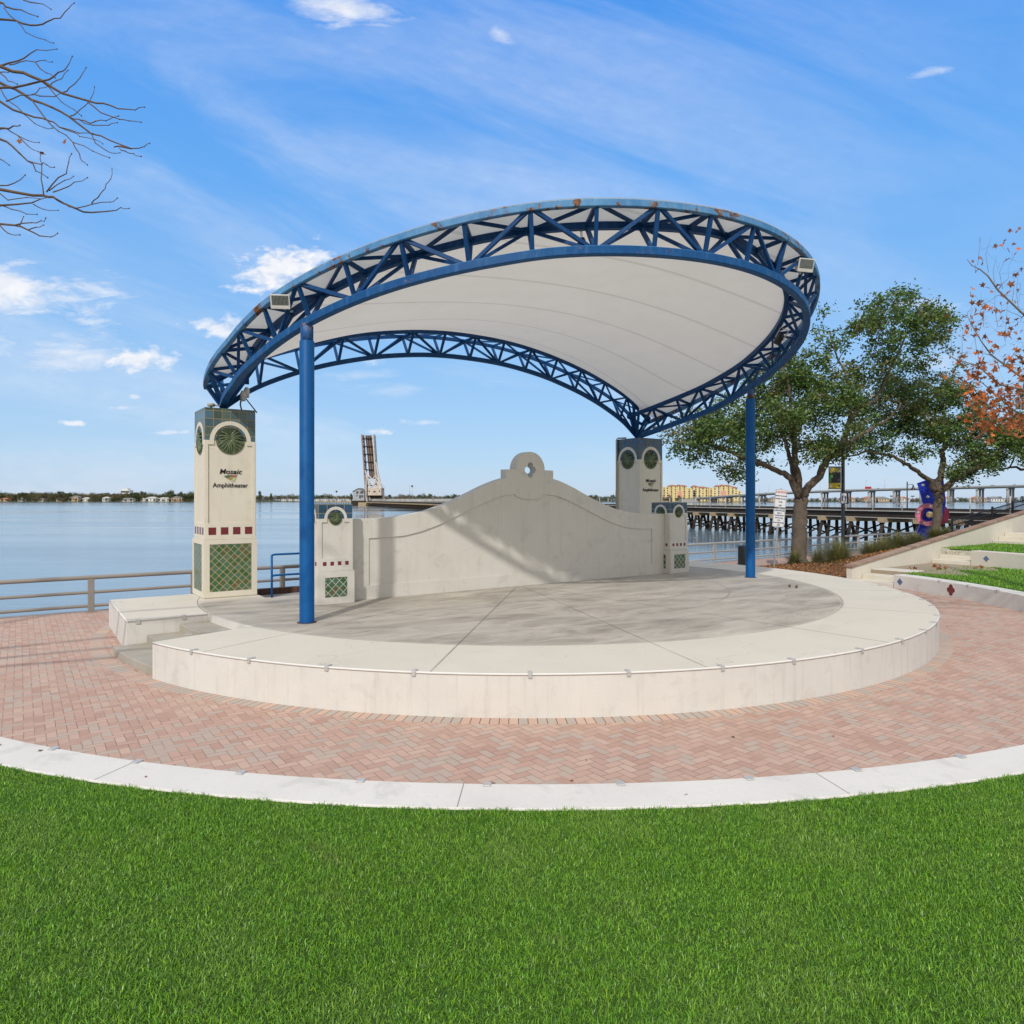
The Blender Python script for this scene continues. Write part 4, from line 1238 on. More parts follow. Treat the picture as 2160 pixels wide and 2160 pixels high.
# ------------------------------------------------------------------ fixtures on the canopy
def floodlight(label, loc, aim, sc=1.0, mat='plastic_pale'):
    """box floodlight: housing, louvred lens, bracket"""
    o = bpy.data.objects.new('floodlight', None); COL.objects.link(o)
    o.location = loc; o.rotation_euler = (Vector(aim)).to_track_quat('-Y', 'Z').to_euler(); o.scale = (sc, sc, sc)
    tag(o, label, 'floodlight', 'floodlights on the canopy')
    b = MB(); b.add([(x * k, y, z * k) for y, k in ((-0.10, 1.0), (0.10, 0.72)) for x, z in ((-0.2, -0.15), (0.2, -0.15), (0.2, 0.15), (-0.2, 0.15))],
                    [(0, 1, 2, 3), (4, 7, 6, 5), (0, 4, 5, 1), (1, 5, 6, 2), (2, 6, 7, 3), (3, 7, 4, 0)])
    b.build('housing', [mat], o, bevel=0.015)
    b = MB(); b.box(-0.165, 0.165, -0.108, -0.09, -0.06, 0.12)
    b.build('lens', ['lens_dark'], o)
    b = MB()
    for k in range(12): b.box(-0.155 + k * 0.027, -0.149 + k * 0.027, -0.113, -0.107, -0.055, 0.115)
    b.build('grille', ['steel_galv'], o)
    b = MB(); b.tube([(0.0, 0.08, -0.1), (0.06, 0.16, -0.2), (0.16, 0.3, -0.22)], 0.022, 8); b.build('mounting_arm', [mat], o)
    return o


def sp(x, y, z): return st(x, y, z)


q = OP(71, -0.18); floodlight('pale box floodlight above the left blue column', st(*q), (0.1, -1, -0.35))
q = OP(-15.5, -0.28); floodlight('pale box floodlight near the right bend of the front truss', st(*q), (0.25, -1, -0.3))
q = Vector((8.05, 2.05, 5.92)); floodlight('pale box floodlight over the navy capped pillar', st(*q), (-0.5, -0.9, -0.5), 0.8)
def spot(label, loc, aim):
    o = bpy.data.objects.new('spotlight', None); COL.objects.link(o); o.location = loc
    o.rotation_euler = Vector(aim).to_track_quat('-Z', 'Y').to_euler(); tag(o, label, 'spotlight', 'dark spotlights hung inside the canopy')
    b = MB(); b.lathe([(0.10, -0.20), (0.105, -0.19), (0.10, 0.02), (0.06, 0.12), (0.05, 0.14)], 20); b.build('housing', ['black_metal'], o)
    b = MB(); b.lathe([(0.088, -0.202), (0.03, -0.198)], 20); b.build('lens', ['lens_dark'], o)
    b = MB(); b.bar((0, 0.12, -0.04), (0, 0.12, 0.26), 0.03, 0.012); b.bar((0, -0.12, -0.04), (0, -0.12, 0.26), 0.03, 0.012); b.bar((0, -0.12, 0.26), (0, 0.12, 0.26), 0.03, 0.012); b.build('yoke', ['steel_galv'], o)


q = IP(26, -0.36); spot('dark spotlight hanging at the middle of the front truss', st(*q), (0.1, 0.5, -1))
q = IP(-45, -0.40); spot('dark spotlight hanging at the right inside bend of the canopy', st(*q), (-0.5, 0.3, -1))
# weatherproof lamp and junction boxes at the left foot
o = stage_thing('junction_box', 'round beige junction box on top of the green capped pillar', 'junction box', -8.1, 2.45, 5.556)
b = MB(); b.lathe([(0.03, 0.0), (0.035, 0.06), (0.09, 0.065), (0.095, 0.13), (0.085, 0.14)], 20); b.build('box_body', ['plastic_beige'], o)
b = MB(); b.tube([(0.08, 0, 0.1), (0.22, 0.05, 0.10), (0.34, 0.12, 0.16), (0.45, 0.2, 0.30)], 0.018, 8); b.build('conduit', ['plastic_beige'], o)
o = stage_thing('lamp_cluster', 'pale twin lamp heads under the left foot of the canopy', 'lamp', -7.30, 2.45, 5.98)
for k, (dx_, dz_) in enumerate(((0.0, 0.0), (0.10, 0.10))):
    b = MB(); b.lathe([(0.045, -0.16), (0.065, -0.15), (0.075, 0.05), (0.04, 0.12)], 16, (dx_, 0.02 * k, dz_)); b.build('lamp_head', ['plastic_pale'], o)
b = MB(); b.tube([(-0.05, 0, -0.12), (-0.07, 0, -0.26), (-0.03, 0, -0.42)], 0.02, 8); b.tube([(0.08, 0.1, -0.05), (0.42, 0.2, -0.42)], 0.016, 8); b.build('cable', ['black_metal'], o)

# ================================================================== RAILINGS
def railing(label, xs, y, z0, h, name='railing', rails=(0.18, 0.56, 0.98), rr=(0.045, 0.045, 0.06), mat='rail_grey', pw=0.16, zf=None):
    zf = zf or (lambda x: z0)
    r_ = stage_thing(name, label, 'railing', 0, y, 0)
    for x in xs:
        z = zf(x)
        b = MB(); b.box(x - pw / 2, x + pw / 2, -0.045, 0.045, z, z + h - 0.05)
        b.box(x - pw / 2 - 0.05, x + pw / 2 + 0.05, -0.10, 0.10, z, z + 0.018)
        b.build('post', [mat], r_, bevel=0.01, seg=1)
    for hz, rad in zip(rails, rr):
        b = MB(); b.tube([(x, 0.0, zf(x) + hz) for x in [xs[0] - 0.4] + list(xs) + [xs[-1] + 0.2]], rad, 12); b.build('rail', [mat], r_)
    return r_


railing('grey metal railing along the quay left of the stage', [-5.13 - 2.7 * k for k in range(9, -1, -1)] + [-2.43, 0.27, 2.97, 5.67], 6.15, 0, 1.07)
railing('grey metal railing along the river walk right of the stage', [8.37 + 2.7 * k for k in range(16)], 6.15, 0, 1.07, rr=(0.045, 0.045, 0.055), mat='rail_alu')
# blue handrail at the back of the stage
hr = stage_thing('handrail', 'bright blue two-rail handrail beside the green capped pillar', 'handrail', -6.84, 1.42, HS)
for x in (0.0, 1.02, 2.04):
    b = MB(); b.tube([(x, 0, -0.02), (x, 0, 1.1)], 0.028, 10); b.build('post', ['blue_column'], hr)
for z in (1.10, 0.56):
    b = MB(); b.tube([(0.0, 0, z - 0.02), (0.02, 0, z), (0.08, 0, z + 0.012), (2.06, 0, z + 0.012)], 0.028, 10); b.build('rail', ['blue_column'], hr)
# ramp rail further along the river walk
rr_ = stage_thing('ramp_handrail', 'thin pale double handrail with rounded end by the blue sculpture', 'handrail', 27.5, 4.2, 0)
pts = [(0.12, 0, 0.48), (0.0, 0, 0.58), (-0.05, 0, 0.74), (0.0, 0, 0.88), (0.15, 0, 0.94), (9.5, 0, 1.10)]
b = MB(); b.tube(pts, 0.026, 8); b.tube([(0.12, 0, 0.48), (9.5, 0, 0.62)], 0.022, 8); b.build('rail', ['rail_alu'], rr_)
for x in (0.9, 4.0, 7.1):
    b = MB(); b.tube([(x, 0, 0), (x, 0, 0.96 + 0.016 * x)], 0.025, 8); b.build('post', ['rail_alu'], rr_)
# black picket fence on the bed
fn = stage_thing('picket_fence', 'black metal picket fence climbing behind the sloping wall', 'fence', 0, -1.1, 0)
fz = lambda x: 1.20 + (x - 25.4) * 0.116
for x in (25.4, 27.6, 30.0, 32.6, 35.4, 38.2):
    b = MB(); b.box(x - 0.04, x + 0.04, -0.04, 0.04, fz(x) - 0.5, fz(x) + 1.05); b.box(x - 0.05, x + 0.05, -0.05, 0.05, fz(x) + 1.05, fz(x) + 1.08); b.build('post', ['black_metal'], fn)
b = MB()
for i in range(int((38.2 - 25.4) / 0.15)):
    x = 25.4 + 0.15 * i + 0.075; b.box(x - 0.011, x + 0.011, -0.011, 0.011, fz(x) + 0.06, fz(x) + 0.97)
b.build('pickets', ['black_metal'], fn)
for dz_ in (0.10, 0.70, 0.95):
    b = MB(); b.bar((25.4, 0, fz(25.4) + dz_), (38.2, 0, fz(38.2) + dz_), 0.05, 0.05); b.build('rail', ['black_metal'], fn)

# ================================================================== STREET FURNITURE
# litter bin
P = at(1571, 1193, 34.0)
tb = thing('litter_bin', 'black slatted litter bin half hidden by the right blue column', 'bin', (P.x, P.y, 0), 0.3)
b = MB(); b.lathe([(0.26, 0.04), (0.27, 0.10), (0.27, 0.82), (0.26, 0.86)], 24); b.build('liner', ['black_metal'], tb)
b = MB()
for k in range(24):
    a = 2 * math.pi * k / 24; b.bar((0.31 * math.cos(a), 0.31 * math.sin(a), 0.03), (0.31 * math.cos(a), 0.31 * math.sin(a), 0.92), 0.05, 0.012, up=(math.cos(a), math.sin(a), 0))
b.build('slats', ['black_metal'], tb)
b = MB(); b.ring(0.20, 0.335, 0, 2 * math.pi, 0.92, 0.965, 24); b.build('rim', ['black_metal'], tb)
b = MB(); b.ring(0.25, 0.325, 0, 2 * math.pi, 0.0, 0.04, 24); b.build('base', ['black_metal'], tb)

# leaning sign post with two notices
P = at(1632, 1198, 32.8)
sg = thing('sign_post', 'leaning galvanised post with two white notices in front of the oak', 'sign', (P.x, P.y, 0), 0.0)
sg.rotation_euler = (0, R(5.6), R(4))
b = MB(); b.box(-0.035, 0.035, -0.03, 0.03, -0.1, 3.72); b.build('post', ['steel_galv'], sg)


def rrect(x0, x1, z0, z1, r, n=5):
    out_ = []
    for cx, cz, a in ((x1 - r, z1 - r, 0), (x0 + r, z1 - r, 90), (x0 + r, z0 + r, 180), (x1 - r, z0 + r, 270)):
        for i in range(n + 1): out_.append((cx + r * math.cos(R(a + 90 * i / n)), cz + r * math.sin(R(a + 90 * i / n))))
    return out_


def notice(z0, z1, lines, name, hw=0.28):
    b = MB(); b.shape([rrect(-hw, hw, z0, z1, 0.05)], -0.045, -0.033); pl = b.build(name, ['sign_white'], sg)
    b = MB(); b.shape([rrect(-hw + 0.015, hw - 0.015, z0 + 0.015, z1 - 0.015, 0.04), rrect(-hw + 0.027, hw - 0.027, z0 + 0.027, z1 - 0.027, 0.03)], -0.048, -0.044); b.build('sign_border', ['sign_navy'], pl)
    for tx, z, sz, mt in lines:
        b = MB(); b.text(tx, 0, -0.048, z, sz, 0.005, 0, 0, 0.003, sx=0.86); b.build('lettering', [mt], pl)


notice(2.83, 3.68, [('CAUTION', 3.50, 0.135, 'sign_red'), ('UNEVEN WALKWAY', 3.345, 0.073, 'sign_navy'), ('PLEASE WATCH', 3.205, 0.078, 'sign_navy'), ('YOUR', 3.06, 0.078, 'sign_navy'), ('STEP', 2.90, 0.078, 'sign_navy')], 'upper_notice')
notice(1.92, 2.77, [('AMPHITHEATER', 2.655, 0.078, 'sign_navy'), ('AREA IS', 2.545, 0.075, 'sign_navy'), ('CLOSED FROM', 2.435, 0.075, 'sign_navy'), ('6PM TO 3AM', 2.32, 0.075, 'sign_navy'), ('FOR', 2.21, 0.075, 'sign_navy'), ('NON PERMITTED', 2.095, 0.073, 'sign_navy'), ('USES', 1.99, 0.075, 'sign_navy')], 'lower_notice')

# lamp post with banner and number plate
lp = thing('lamp_post', 'black lamp post with yellow banner and number 11 plate', 'lamp post', (17.85, 38.0, 0), 0.1)
b = MB(); b.lathe([(0.20, 0), (0.19, 0.5), (0.12, 0.62), (0.095, 0.8), (0.09, 6.2), (0.05, 6.3)], 16); b.build('pole', ['black_metal'], lp)
b = MB(); b.tube([(0, 0, 6.0), (-0.25, 0, 6.35), (-0.6, 0, 6.4), (-0.86, 0, 6.2)], 0.035, 8); b.build('arm', ['black_metal'], lp)
b = MB(); b.lathe([(0.38, 5.72), (0.36, 5.76), (0.22, 5.92), (0.10, 6.0), (0.08, 6.2), (0.03, 6.25)], 20, (-0.88, 0, 0)); b.build('lamp_shade', ['black_metal'], lp)
b = MB(); b.lathe([(0.30, 5.70), (0.28, 5.735)], 20, (-0.88, 0, 0)); b.build('lamp_lens', ['sign_white'], lp)
b = MB(); b.tube([(0, 0, 4.95), (-0.85, 0, 4.95)], 0.02, 6); b.tube([(0, 0, 3.76), (-0.85, 0, 3.76)], 0.02, 6); b.build('banner_arm', ['black_metal'], lp)
b = MB(); b.box(-0.82, -0.12, -0.004, 0.004, 4.08, 4.93); bn_ = b.build('banner', ['banner_dark'], lp)
b = MB(); b.box(-0.82, -0.12, -0.0045, 0.0045, 3.775, 4.08); b.build('banner_foot', ['banner_yellow'], bn_)
b = MB(); b.box(-0.81, -0.13, -0.006, -0.004, 4.66, 4.90); b.build('banner_sky', ['banner_grey'], bn_)
b = MB(); b.shape([arc(0.28, 10, 180, 16, -0.47, 4.62) + arc(0.15, 180, 10, 16, -0.47, 4.60)], -0.010, -0.006); b.build('banner_arch', ['banner_yellow'], bn_)
b = MB(); b.shape([arc(0.10, 0, 340, 14, -0.66, 4.45)], -0.009, -0.005); b.shape([[(-0.78, 4.35), (-0.70, 4.36), (-0.68, 4.12), (-0.76, 4.12)]], -0.009, -0.005); b.build('banner_motif', ['banner_green'], bn_)
b = MB(); b.shape([arc(0.07, 0, 340, 12, -0.68, 3.92)], -0.009, -0.0045); b.build('banner_emblem', ['sign_white'], bn_)
b = MB(); b.shape([[(-0.32, 3.98), (-0.17, 3.98), (-0.18, 3.92), (-0.245, 3.84), (-0.31, 3.92)]], -0.009, -0.0045); b.build('banner_emblem', ['banner_dark'], bn_)
b = MB(); b.shape([rrect(-0.22, 0.16, 2.95, 3.56, 0.05)], -0.13, -0.10); b.box(-0.05, 0.05, -0.10, -0.05, 3.0, 3.5)
np_ = b.build('number_plate', ['sign_white'], lp)
b = MB(); b.shape([rrect(-0.22, 0.16, 2.95, 3.56, 0.05), rrect(-0.185, 0.125, 2.985, 3.525, 0.03)], -0.135, -0.129); b.build('plate_border', ['sign_navy'], np_)
b = MB(); b.text('11', -0.03, -0.135, 3.12, 0.36, 0.008, 0, 0, 0.012, sx=0.9); b.build('number', ['sign_navy'], np_)
b = MB(); b.box(0.17, 0.26, -0.12, 0.08, 2.95, 3.56); b.build('box_body', ['black_metal'], lp, bevel=0.02)

# painted sculpture
sc_ = thing('sculpture', 'tall blue sculpture with stacked pink rings and a yellow ball', 'sculpture', (25.7, 43.6, 0), R(-20))
fin = [(-0.55, 0), (0.62, 0), (0.52, 1.2), (0.85, 2.2), (0.98, 3.0), (0.85, 4.45), (0.10, 4.45), (-0.55, 4.20), (-0.35, 3.4), (-0.18, 2.7), (-0.30, 2.0), (-0.62, 1.0)]
b = MB(); b.shape([fin], -0.10, 0.10); b.build('fin', ['sculpture_blue'], sc_, bevel=0.02)
for k in range(4):
    yy = -0.30 + 0.26 * k
    cx = -0.02 + 0.20 * k
    lo = [[(cx + 0.70 * math.cos(R(a)), 2.25 + 0.70 * math.sin(R(a))) for a in range(0, 360, 10)], [(cx + 0.42 * math.cos(R(a)), 2.25 + 0.42 * math.sin(R(a))) for a in range(0, 360, 10)]]
    b = MB(); b.shape(lo, yy - 0.05, yy + 0.05); ro = b.build('ring', ['sculpture_pale_pink' if k == 0 else 'sculpture_pink'], sc_, bevel=0.012, seg=1)
    if k == 0:
        for a in (75, 165, 250, 340):
            b = MB(); b.lathe([(0.001, -0.03), (0.075, -0.02), (0.085, 0.0)], 14); b.xf(Matrix.Translation((cx + 0.56 * math.cos(R(a)), yy - 0.055, 2.25 + 0.56 * math.sin(R(a)))) @ Matrix.Rotation(math.pi / 2, 4, 'X') @ Matrix.Scale(-1, 4, (0, 0, 1))); b.build('bolt_cap', ['sign_white'], ro)
b = MB(); pr = [(0.2 * math.sin(R(a)), -0.2 * math.cos(R(a))) for a in range(2, 180, 12)]; b.lathe(pr, 18, (0.05, -0.42, 2.25)); b.build('ball', ['sculpture_yellow'], sc_)
for x, z in ((-0.25, 4.08), (0.0, 3.35), (-0.3, 0.75), (0.4, 1.4)):
    b = MB(); b.lathe([(0.001, -0.03), (0.085, -0.02), (0.09, 0.0)], 14); b.xf(Matrix.Translation((x, -0.105, z)) @ Matrix.Rotation(math.pi / 2, 4, 'X') @ Matrix.Scale(-1, 4, (0, 0, 1))); b.build('bolt_cap', ['sign_white'], sc_)
# ================================================================== TREES


def leaf_quads(centres, n_per, spread, lw, ll, rs, flat=0.8):
    """leaf-sized faces scattered round twig ends: numpy arrays for fast_mesh"""
    c = np.repeat(np.asarray(centres), n_per, axis=0)
    n = len(c)
    c = c + rs.normal(0, 1, (n, 3)) * spread * np.array([1, 1, flat])
    d = rs.normal(0, 1, (n, 3)); d[:, 2] = d[:, 2] * 0.7 - 0.15; d /= np.linalg.norm(d, axis=1)[:, None]
    u = np.cross(d, rs.normal(0, 1, (n, 3))); u /= np.linalg.norm(u, axis=1)[:, None] + 1e-9
    s = rs.uniform(0.7, 1.25, n)[:, None]
    L, Wd = d * ll * s, u * lw * 0.5 * s
    v = np.stack([c, c + L * 0.5 + Wd, c + L, c + L * 0.5 - Wd], axis=1).reshape(-1, 3)
    f = np.arange(n * 4).reshape(n, 4)
    return v, f


def grow(limbs, tips, rs, rmin=0.012, sag=0.0):
    """join every tip to the nearest piece of the tree built so far"""
    nd = []; 
    for pts, r0, r1 in limbs:
        for i, p in enumerate(pts):
            nd.append((Vector(p), r0 + (r1 - r0) * i / max(1, len(pts) - 1)))
    pos = np.array([list(p) for p, _ in nd]); rad = [r for _, r in nd]
    tips = np.asarray(tips)
    dmin = np.min(np.linalg.norm(tips[:, None] - pos[None], axis=2), axis=1)
    tubes = []
    for k in np.argsort(dmin):
        tp = tips[k]
        dd = np.linalg.norm(pos - tp, axis=1)
        j = int(np.argmin(dd)); p0 = pos[j]; r0 = min(rad[j] * 0.75, 0.03 + 0.02 * dd[j])
        m = (p0 + tp) / 2 + rs.normal(0, 0.09, 3) * dd[j] + np.array([0, 0, sag * dd[j]])
        q1 = p0 * 0.5 + m * 0.5 + rs.normal(0, 0.04, 3) * dd[j]
        pts = [p0, q1, m, tp]
        tubes.append(([tuple(p) for p in pts], [r0, r0 * 0.8, r0 * 0.6, rmin]))
        pos = np.vstack([pos, m, tp]); rad += [max(rmin, r0 * 0.6), rmin]
    return tubes


def path(pxs, Y0, Y1=None):
    Y1 = Y0 if Y1 is None else Y1
    n = len(pxs)
    return [at(u, v, Y0 + (Y1 - Y0) * i / max(1, n - 1)) for i, (u, v) in enumerate(pxs)]


def blob_tips(blobs, rs, Y):
    tips = []
    for (u, v, ru, rv, dep, dY, n) in blobs:
        k = 0
        n = n * 1.05
        while k < n:
            q = rs.uniform(-1.2, 1.2, 3)
            d = np.linalg.norm(q)
            if d > 1 and not (d < 1.22 and rs.random() < 0.22): continue
            if d < 0.45 and rs.random() < 0.55: continue
            # holes: a coarse lattice of pseudo random cells is left empty
            p = at(u + q[0] * ru, v + q[1] * rv, Y + dY + q[2] * dep)
            h = math.sin(p.x * 1.75 + 1.3 + 0.5 * math.sin(p.z * 1.3)) * math.sin(p.y * 1.1 + 0.4) * math.sin(p.z * 2.2 + 2.2 + 0.6 * math.sin(p.x * 0.9))
            if h > 0.13: k += 0.25; continue
            tips.append(list(p)); k += 1
    return np.array(tips)


def oak(label, base, limbs, blobs, Y, seed, n_leaf, group):
    rs = np.random.default_rng(seed)
    o = thing('oak_tree', label, 'tree', base, 0, group)
    tips = blob_tips(blobs, rs, Y)
    off = -Vector(base)
    b = MB()
    for pts, r0, r1 in limbs:
        n = len(pts)
        # densify and roughen
        P_ = []; R_ = []
        for i in range(n - 1):
            for k in range(4):
                f_ = k / 4; P_.append(Vector(pts[i]).lerp(Vector(pts[i + 1]), f_) + Vector(rs.normal(0, 0.03, 3)) * (0 if i == 0 and k == 0 else 1)); R_.append((r0 + (r1 - r0) * (i + f_) / (n - 1)) * rs.uniform(0.93, 1.08))
        P_.append(Vector(pts[-1])); R_.append(r1)
        if pts[0].z < 0.9: R_[0] *= 1.55; R_[1] *= 1.18
        b.tube([p + off for p in P_], R_, 12)
    for pts, rr in grow(limbs, tips, rs): b.tube([Vector(p) + off for p in pts], rr, 5, caps=False)
    b.build('trunk', ['bark_oak'], o)
    tp = tips + np.array(list(off))
    dens = rs.uniform(0.4, 1.0, len(tp))
    v1, f1 = leaf_quads(tp[dens > 0.62], n_leaf, 0.25, 0.092, 0.185, rs)
    v2, f2 = leaf_quads(tp[dens <= 0.62], int(n_leaf * 0.75), 0.22, 0.085, 0.17, rs)
    v = np.vstack([v1, v2]); f = np.vstack([f1, f2 + len(v1)])
    mi = np.concatenate([np.zeros(len(f1)), np.ones(len(f2))])
    fast_mesh('crown', v, f, 4, ['leaf_oak', 'leaf_oak_olive'], o, mi)
    return o


Y1 = 35.0
limbs = [
    (path([(1684, 1192), (1686, 1160), (1687, 1120), (1688, 1080), (1688, 1050)], Y1), 0.37, 0.31),
    (path([(1684, 1050), (1668, 1008), (1640, 992), (1600, 978), (1560, 962), (1510, 942), (1470, 930)], Y1, Y1 - 1.5), 0.17, 0.05),
    (path([(1682, 1040), (1676, 1004), (1664, 960), (1655, 925), (1640, 880), (1620, 840)], Y1, Y1 + 1.5), 0.15, 0.04),
    (path([(1684, 1045), (1682, 1000), (1676, 964), (1674, 914), (1668, 870), (1665, 820), (1650, 775)], Y1, Y1 - 1.0), 0.20, 0.04),
    (path([(1692, 1050), (1706, 1026), (1728, 1006), (1744, 970), (1764, 952), (1782, 925), (1790, 892), (1808, 862), (1848, 845), (1868, 797), (1893, 745), (1915, 700)], Y1, Y1 + 1.0), 0.22, 0.04),
    (path([(1764, 952), (1800, 927), (1850, 897), (1880, 880), (1900, 850)], Y1 + 0.3, Y1 - 1.5), 0.13, 0.04),
    (path([(1790, 892), (1797, 850), (1792, 813), (1770, 760), (1750, 700)], Y1 + 0.6, Y1 + 1.2), 0.09, 0.03),
    (path([(1600, 978), (1570, 940), (1530, 910), (1480, 890)], Y1 - 0.5, Y1 + 1), 0.08, 0.03),
]
blobs = [(1650, 870, 120, 100, 3.4, 0, 120), (1540, 905, 100, 62, 2.8, -0.8, 75), (1450, 925, 60, 48, 2.0, -1, 30), (1760, 850, 110, 92, 3.2, 0, 100),
         (1715, 775, 80, 46, 2.2, 0.4, 24), (1900, 690, 105, 78, 2.8, 0.8, 95), (1965, 700, 45, 62, 1.8, 0.8, 22), (1760, 690, 45, 60, 1.6, 1.0, 10), (1850, 790, 50, 36, 1.6, 0.5, 12),
         (1620, 790, 70, 45, 2.2, 0.5, 30), (1560, 985, 60, 24, 1.6, -0.5, 10), (1720, 960, 50, 28, 1.6, -0.6, 12), (1790, 945, 60, 26, 1.6, -0.4, 12)]
oak('large spreading oak behind the right blue column', Vector(at(1684, 1192, Y1)), limbs, blobs, Y1, 5, 84, 'oaks on the river walk')
Y2 = 40.0
limbs = [
    (path([(1970, 1160), (1974, 1110), (1979, 1060), (1979, 1036)], Y2), 0.25, 0.22),
    (path([(1970, 1036), (1963, 1014), (1936, 996), (1908, 977), (1880, 961), (1828, 953), (1790, 962)], Y2, Y2 - 1.2), 0.15, 0.04),
    (path([(1975, 1036), (1984, 1005), (1990, 974), (1986, 950), (1997, 932), (2000, 895), (1985, 860), (1970, 820)], Y2, Y2 + 1.2), 0.20, 0.05),
    (path([(1980, 1040), (1996, 1027), (2027, 1000), (2064, 985), (2100, 958), (2126, 930), (2150, 905), (2200, 880)], Y2, Y2 - 1.5), 0.19, 0.07),
    (path([(2064, 985), (2050, 950), (2046, 920), (2060, 880)], Y2 - 0.6, Y2 + 1), 0.10, 0.04),
    (path([(2240, 1000), (2180, 992), (2130, 985), (2110, 992)], Y2 + 2, Y2 + 1), 0.10, 0.04),
]
blobs = [(1950, 845, 100, 82, 3.2, 0, 125), (1880, 850, 60, 62, 2.4, -0.5, 44), (2010, 870, 70, 70, 2.6, 0.4, 60), (2085, 935, 85, 52, 2.8, 0, 70), (2150, 955, 60, 42, 2.4, 1, 38),
         (1880, 940, 95, 32, 2.2, -0.6, 34), (2050, 985, 60, 22, 1.8, -0.5, 16), (2160, 880, 70, 60, 2.4, 0.6, 30), (2220, 930, 60, 60, 2.4, 0.6, 24)]
oak('smaller oak with forked trunk in front of the blue sculpture', Vector(at(1970, 1160, Y2)), limbs, blobs, Y2, 8, 88, 'oaks on the river walk')


# bare sycamore at the left edge: boughs traced outwards from the trunk beyond the frame
def z0(p): return (p[0] / 3.577, p[1] / 3.577)


TW = [
    [(-60, 470), (0, 500), (180, 550), (320, 610), (470, 705), (660, 760), (780, 780), (890, 820), (1020, 830), (1090, 808)],
    [(-60, 600), (0, 625), (110, 670), (240, 755), (390, 810), (520, 880), (690, 1010), (830, 1060), (990, 1120), (1090, 1105), (1130, 1082)],
    [(-60, 730), (0, 765), (100, 830), (260, 885), (380, 915), (450, 960), (600, 1005), (700, 1008)],
    [(240, 755), (340, 890), (440, 990), (550, 1075), (700, 1140), (825, 1190)],
    [(550, 1075), (600, 1160), (620, 1215), (660, 1245)],
    [(-60, 1415), (0, 1430), (160, 1460), (320, 1475), (400, 1485), (480, 1535), (630, 1600), (740, 1600), (850, 1590), (910, 1566), (975, 1572)],
    [(-60, 1555), (0, 1550), (240, 1530), (350, 1490)],
    [(480, 1535), (580, 1570), (700, 1540), (830, 1525), (885, 1495)],
    [(690, 1535), (740, 1490), (780, 1435), (800, 1390), (835, 1350), (845, 1275)],
    [(330, 1470), (310, 1350), (315, 1240), (305, 1170)],
    [(350, 1450), (440, 1340), (500, 1310), (518, 1225), (540, 1160)],
    [(400, 1450), (510, 1410), (560, 1375), (660, 1340)],
    [(370, 1440), (490, 1360), (555, 1330)],
    [(-60, 1680), (0, 1690), (110, 1700), (210, 1735), (300, 1780), (380, 1788), (435, 1760)],
    [(110, 1700), (240, 1680), (310, 1665), (345, 1645)],
    [(210, 1735), (270, 1715), (330, 1697)],
    [(150, 1700), (178, 1635)],
    [(-60, 1000), (0, 1050), (90, 1100), (210, 1215), (270, 1290), (360, 1340)],
    [(210, 1215), (315, 1242), (350, 1242), (410, 1262)],
    [(-60, 540), (0, 500), (70, 475), (180, 440), (275, 375), (430, 370)],
    [(70, 490), (150, 468), (265, 468), (340, 455), (395, 467)],
    [(265, 468), (300, 515), (350, 550), (415, 587)],
    [(-60, 660), (0, 662), (200, 640), (370, 600), (440, 545), (490, 525), (545, 425)],
    [(380, 645), (430, 605), (470, 588), (513, 530)],
    [(470, 700), (520, 665), (605, 585), (650, 510)],
    [(-60, -10), (0, 20), (40, 50), (160, 75), (285, 125)],
    [(30, 60), (120, 155), (195, 245), (340, 300), (405, 325)],
    [(-60, 130), (0, 145), (120, 155), (230, 190), (320, 183), (380, 153), (455, 137), (520, 62), (560, 22)],
    [(175, 0), (265, 22), (385, 70)],
    [(-60, 970), (0, 970), (50, 970), (100, 950), (150, 945)],
    [(50, 970), (130, 1020), (210, 1060), (295, 1075)],
    [(130, 1020), (210, 1100), (290, 1145)],
    [(660, 770), (760, 850), (900, 900), (975, 912), (1065, 922)],
    [(520, 880), (600, 900), (700, 945), (820, 945), (885, 925)],
    [(530, 875), (580, 850), (640, 800), (690, 735), (712, 655)],
    [(320, 620), (420, 720), (465, 770), (560, 828), (615, 875)],
    [(240, 715), (300, 725), (410, 730), (460, 700)],
    [(45, 765), (150, 720), (245, 715), (300, 665), (360, 650)],
    [(690, 1010), (720, 1080), (800, 1135), (860, 1157), (905, 1153)],
    [(860, 1110), (930, 1105), (990, 1122)],
    [(990, 1122), (890, 1105), (945, 1140), (1010, 1160), (1065, 1180)],
    [(0, 660), (60, 760), (180, 860), (260, 930), (340, 965), (395, 967)],
    [(450, 960), (560, 1000), (600, 1030), (720, 1055), (775, 1085)],
    [(600, 905), (680, 930), (720, 915), (800, 912), (895, 875)],
    [(0, 550), (60, 610), (130, 635)], [(0, 545), (60, 545), (118, 545)],
    [(0, 1200), (70, 1247)], [(0, 1400), (110, 1380), (190, 1320)], [(0, 1460), (60, 1510), (200, 1490), (300, 1500)],
    [(250, 1540), (330, 1580), (440, 1587)], [(0, 1545), (90, 1580), (200, 1615), (280, 1617)], [(0, 1700), (60, 1760), (150, 1772)],
]
sy_base = Vector((-16.3, 7.2, 0.46))
sy = thing('sycamore_tree', 'bare twiggy sycamore reaching in from the left edge', 'tree', sy_base, 0)
rs = np.random.default_rng(4)
b = MB()
b.tube([Vector(p) - sy_base for p in [(-16.3, 7.2, 0.3), (-16.3, 7.2, 0.7), (-16.25, 7.2, 2.5), (-16.2, 7.25, 5.0), (-16.1, 7.2, 7.5), (-16.0, 7.2, 10.0), (-15.9, 7.2, 12.5)]], [0.30, 0.20, 0.17, 0.15, 0.12, 0.08, 0.03], 12)
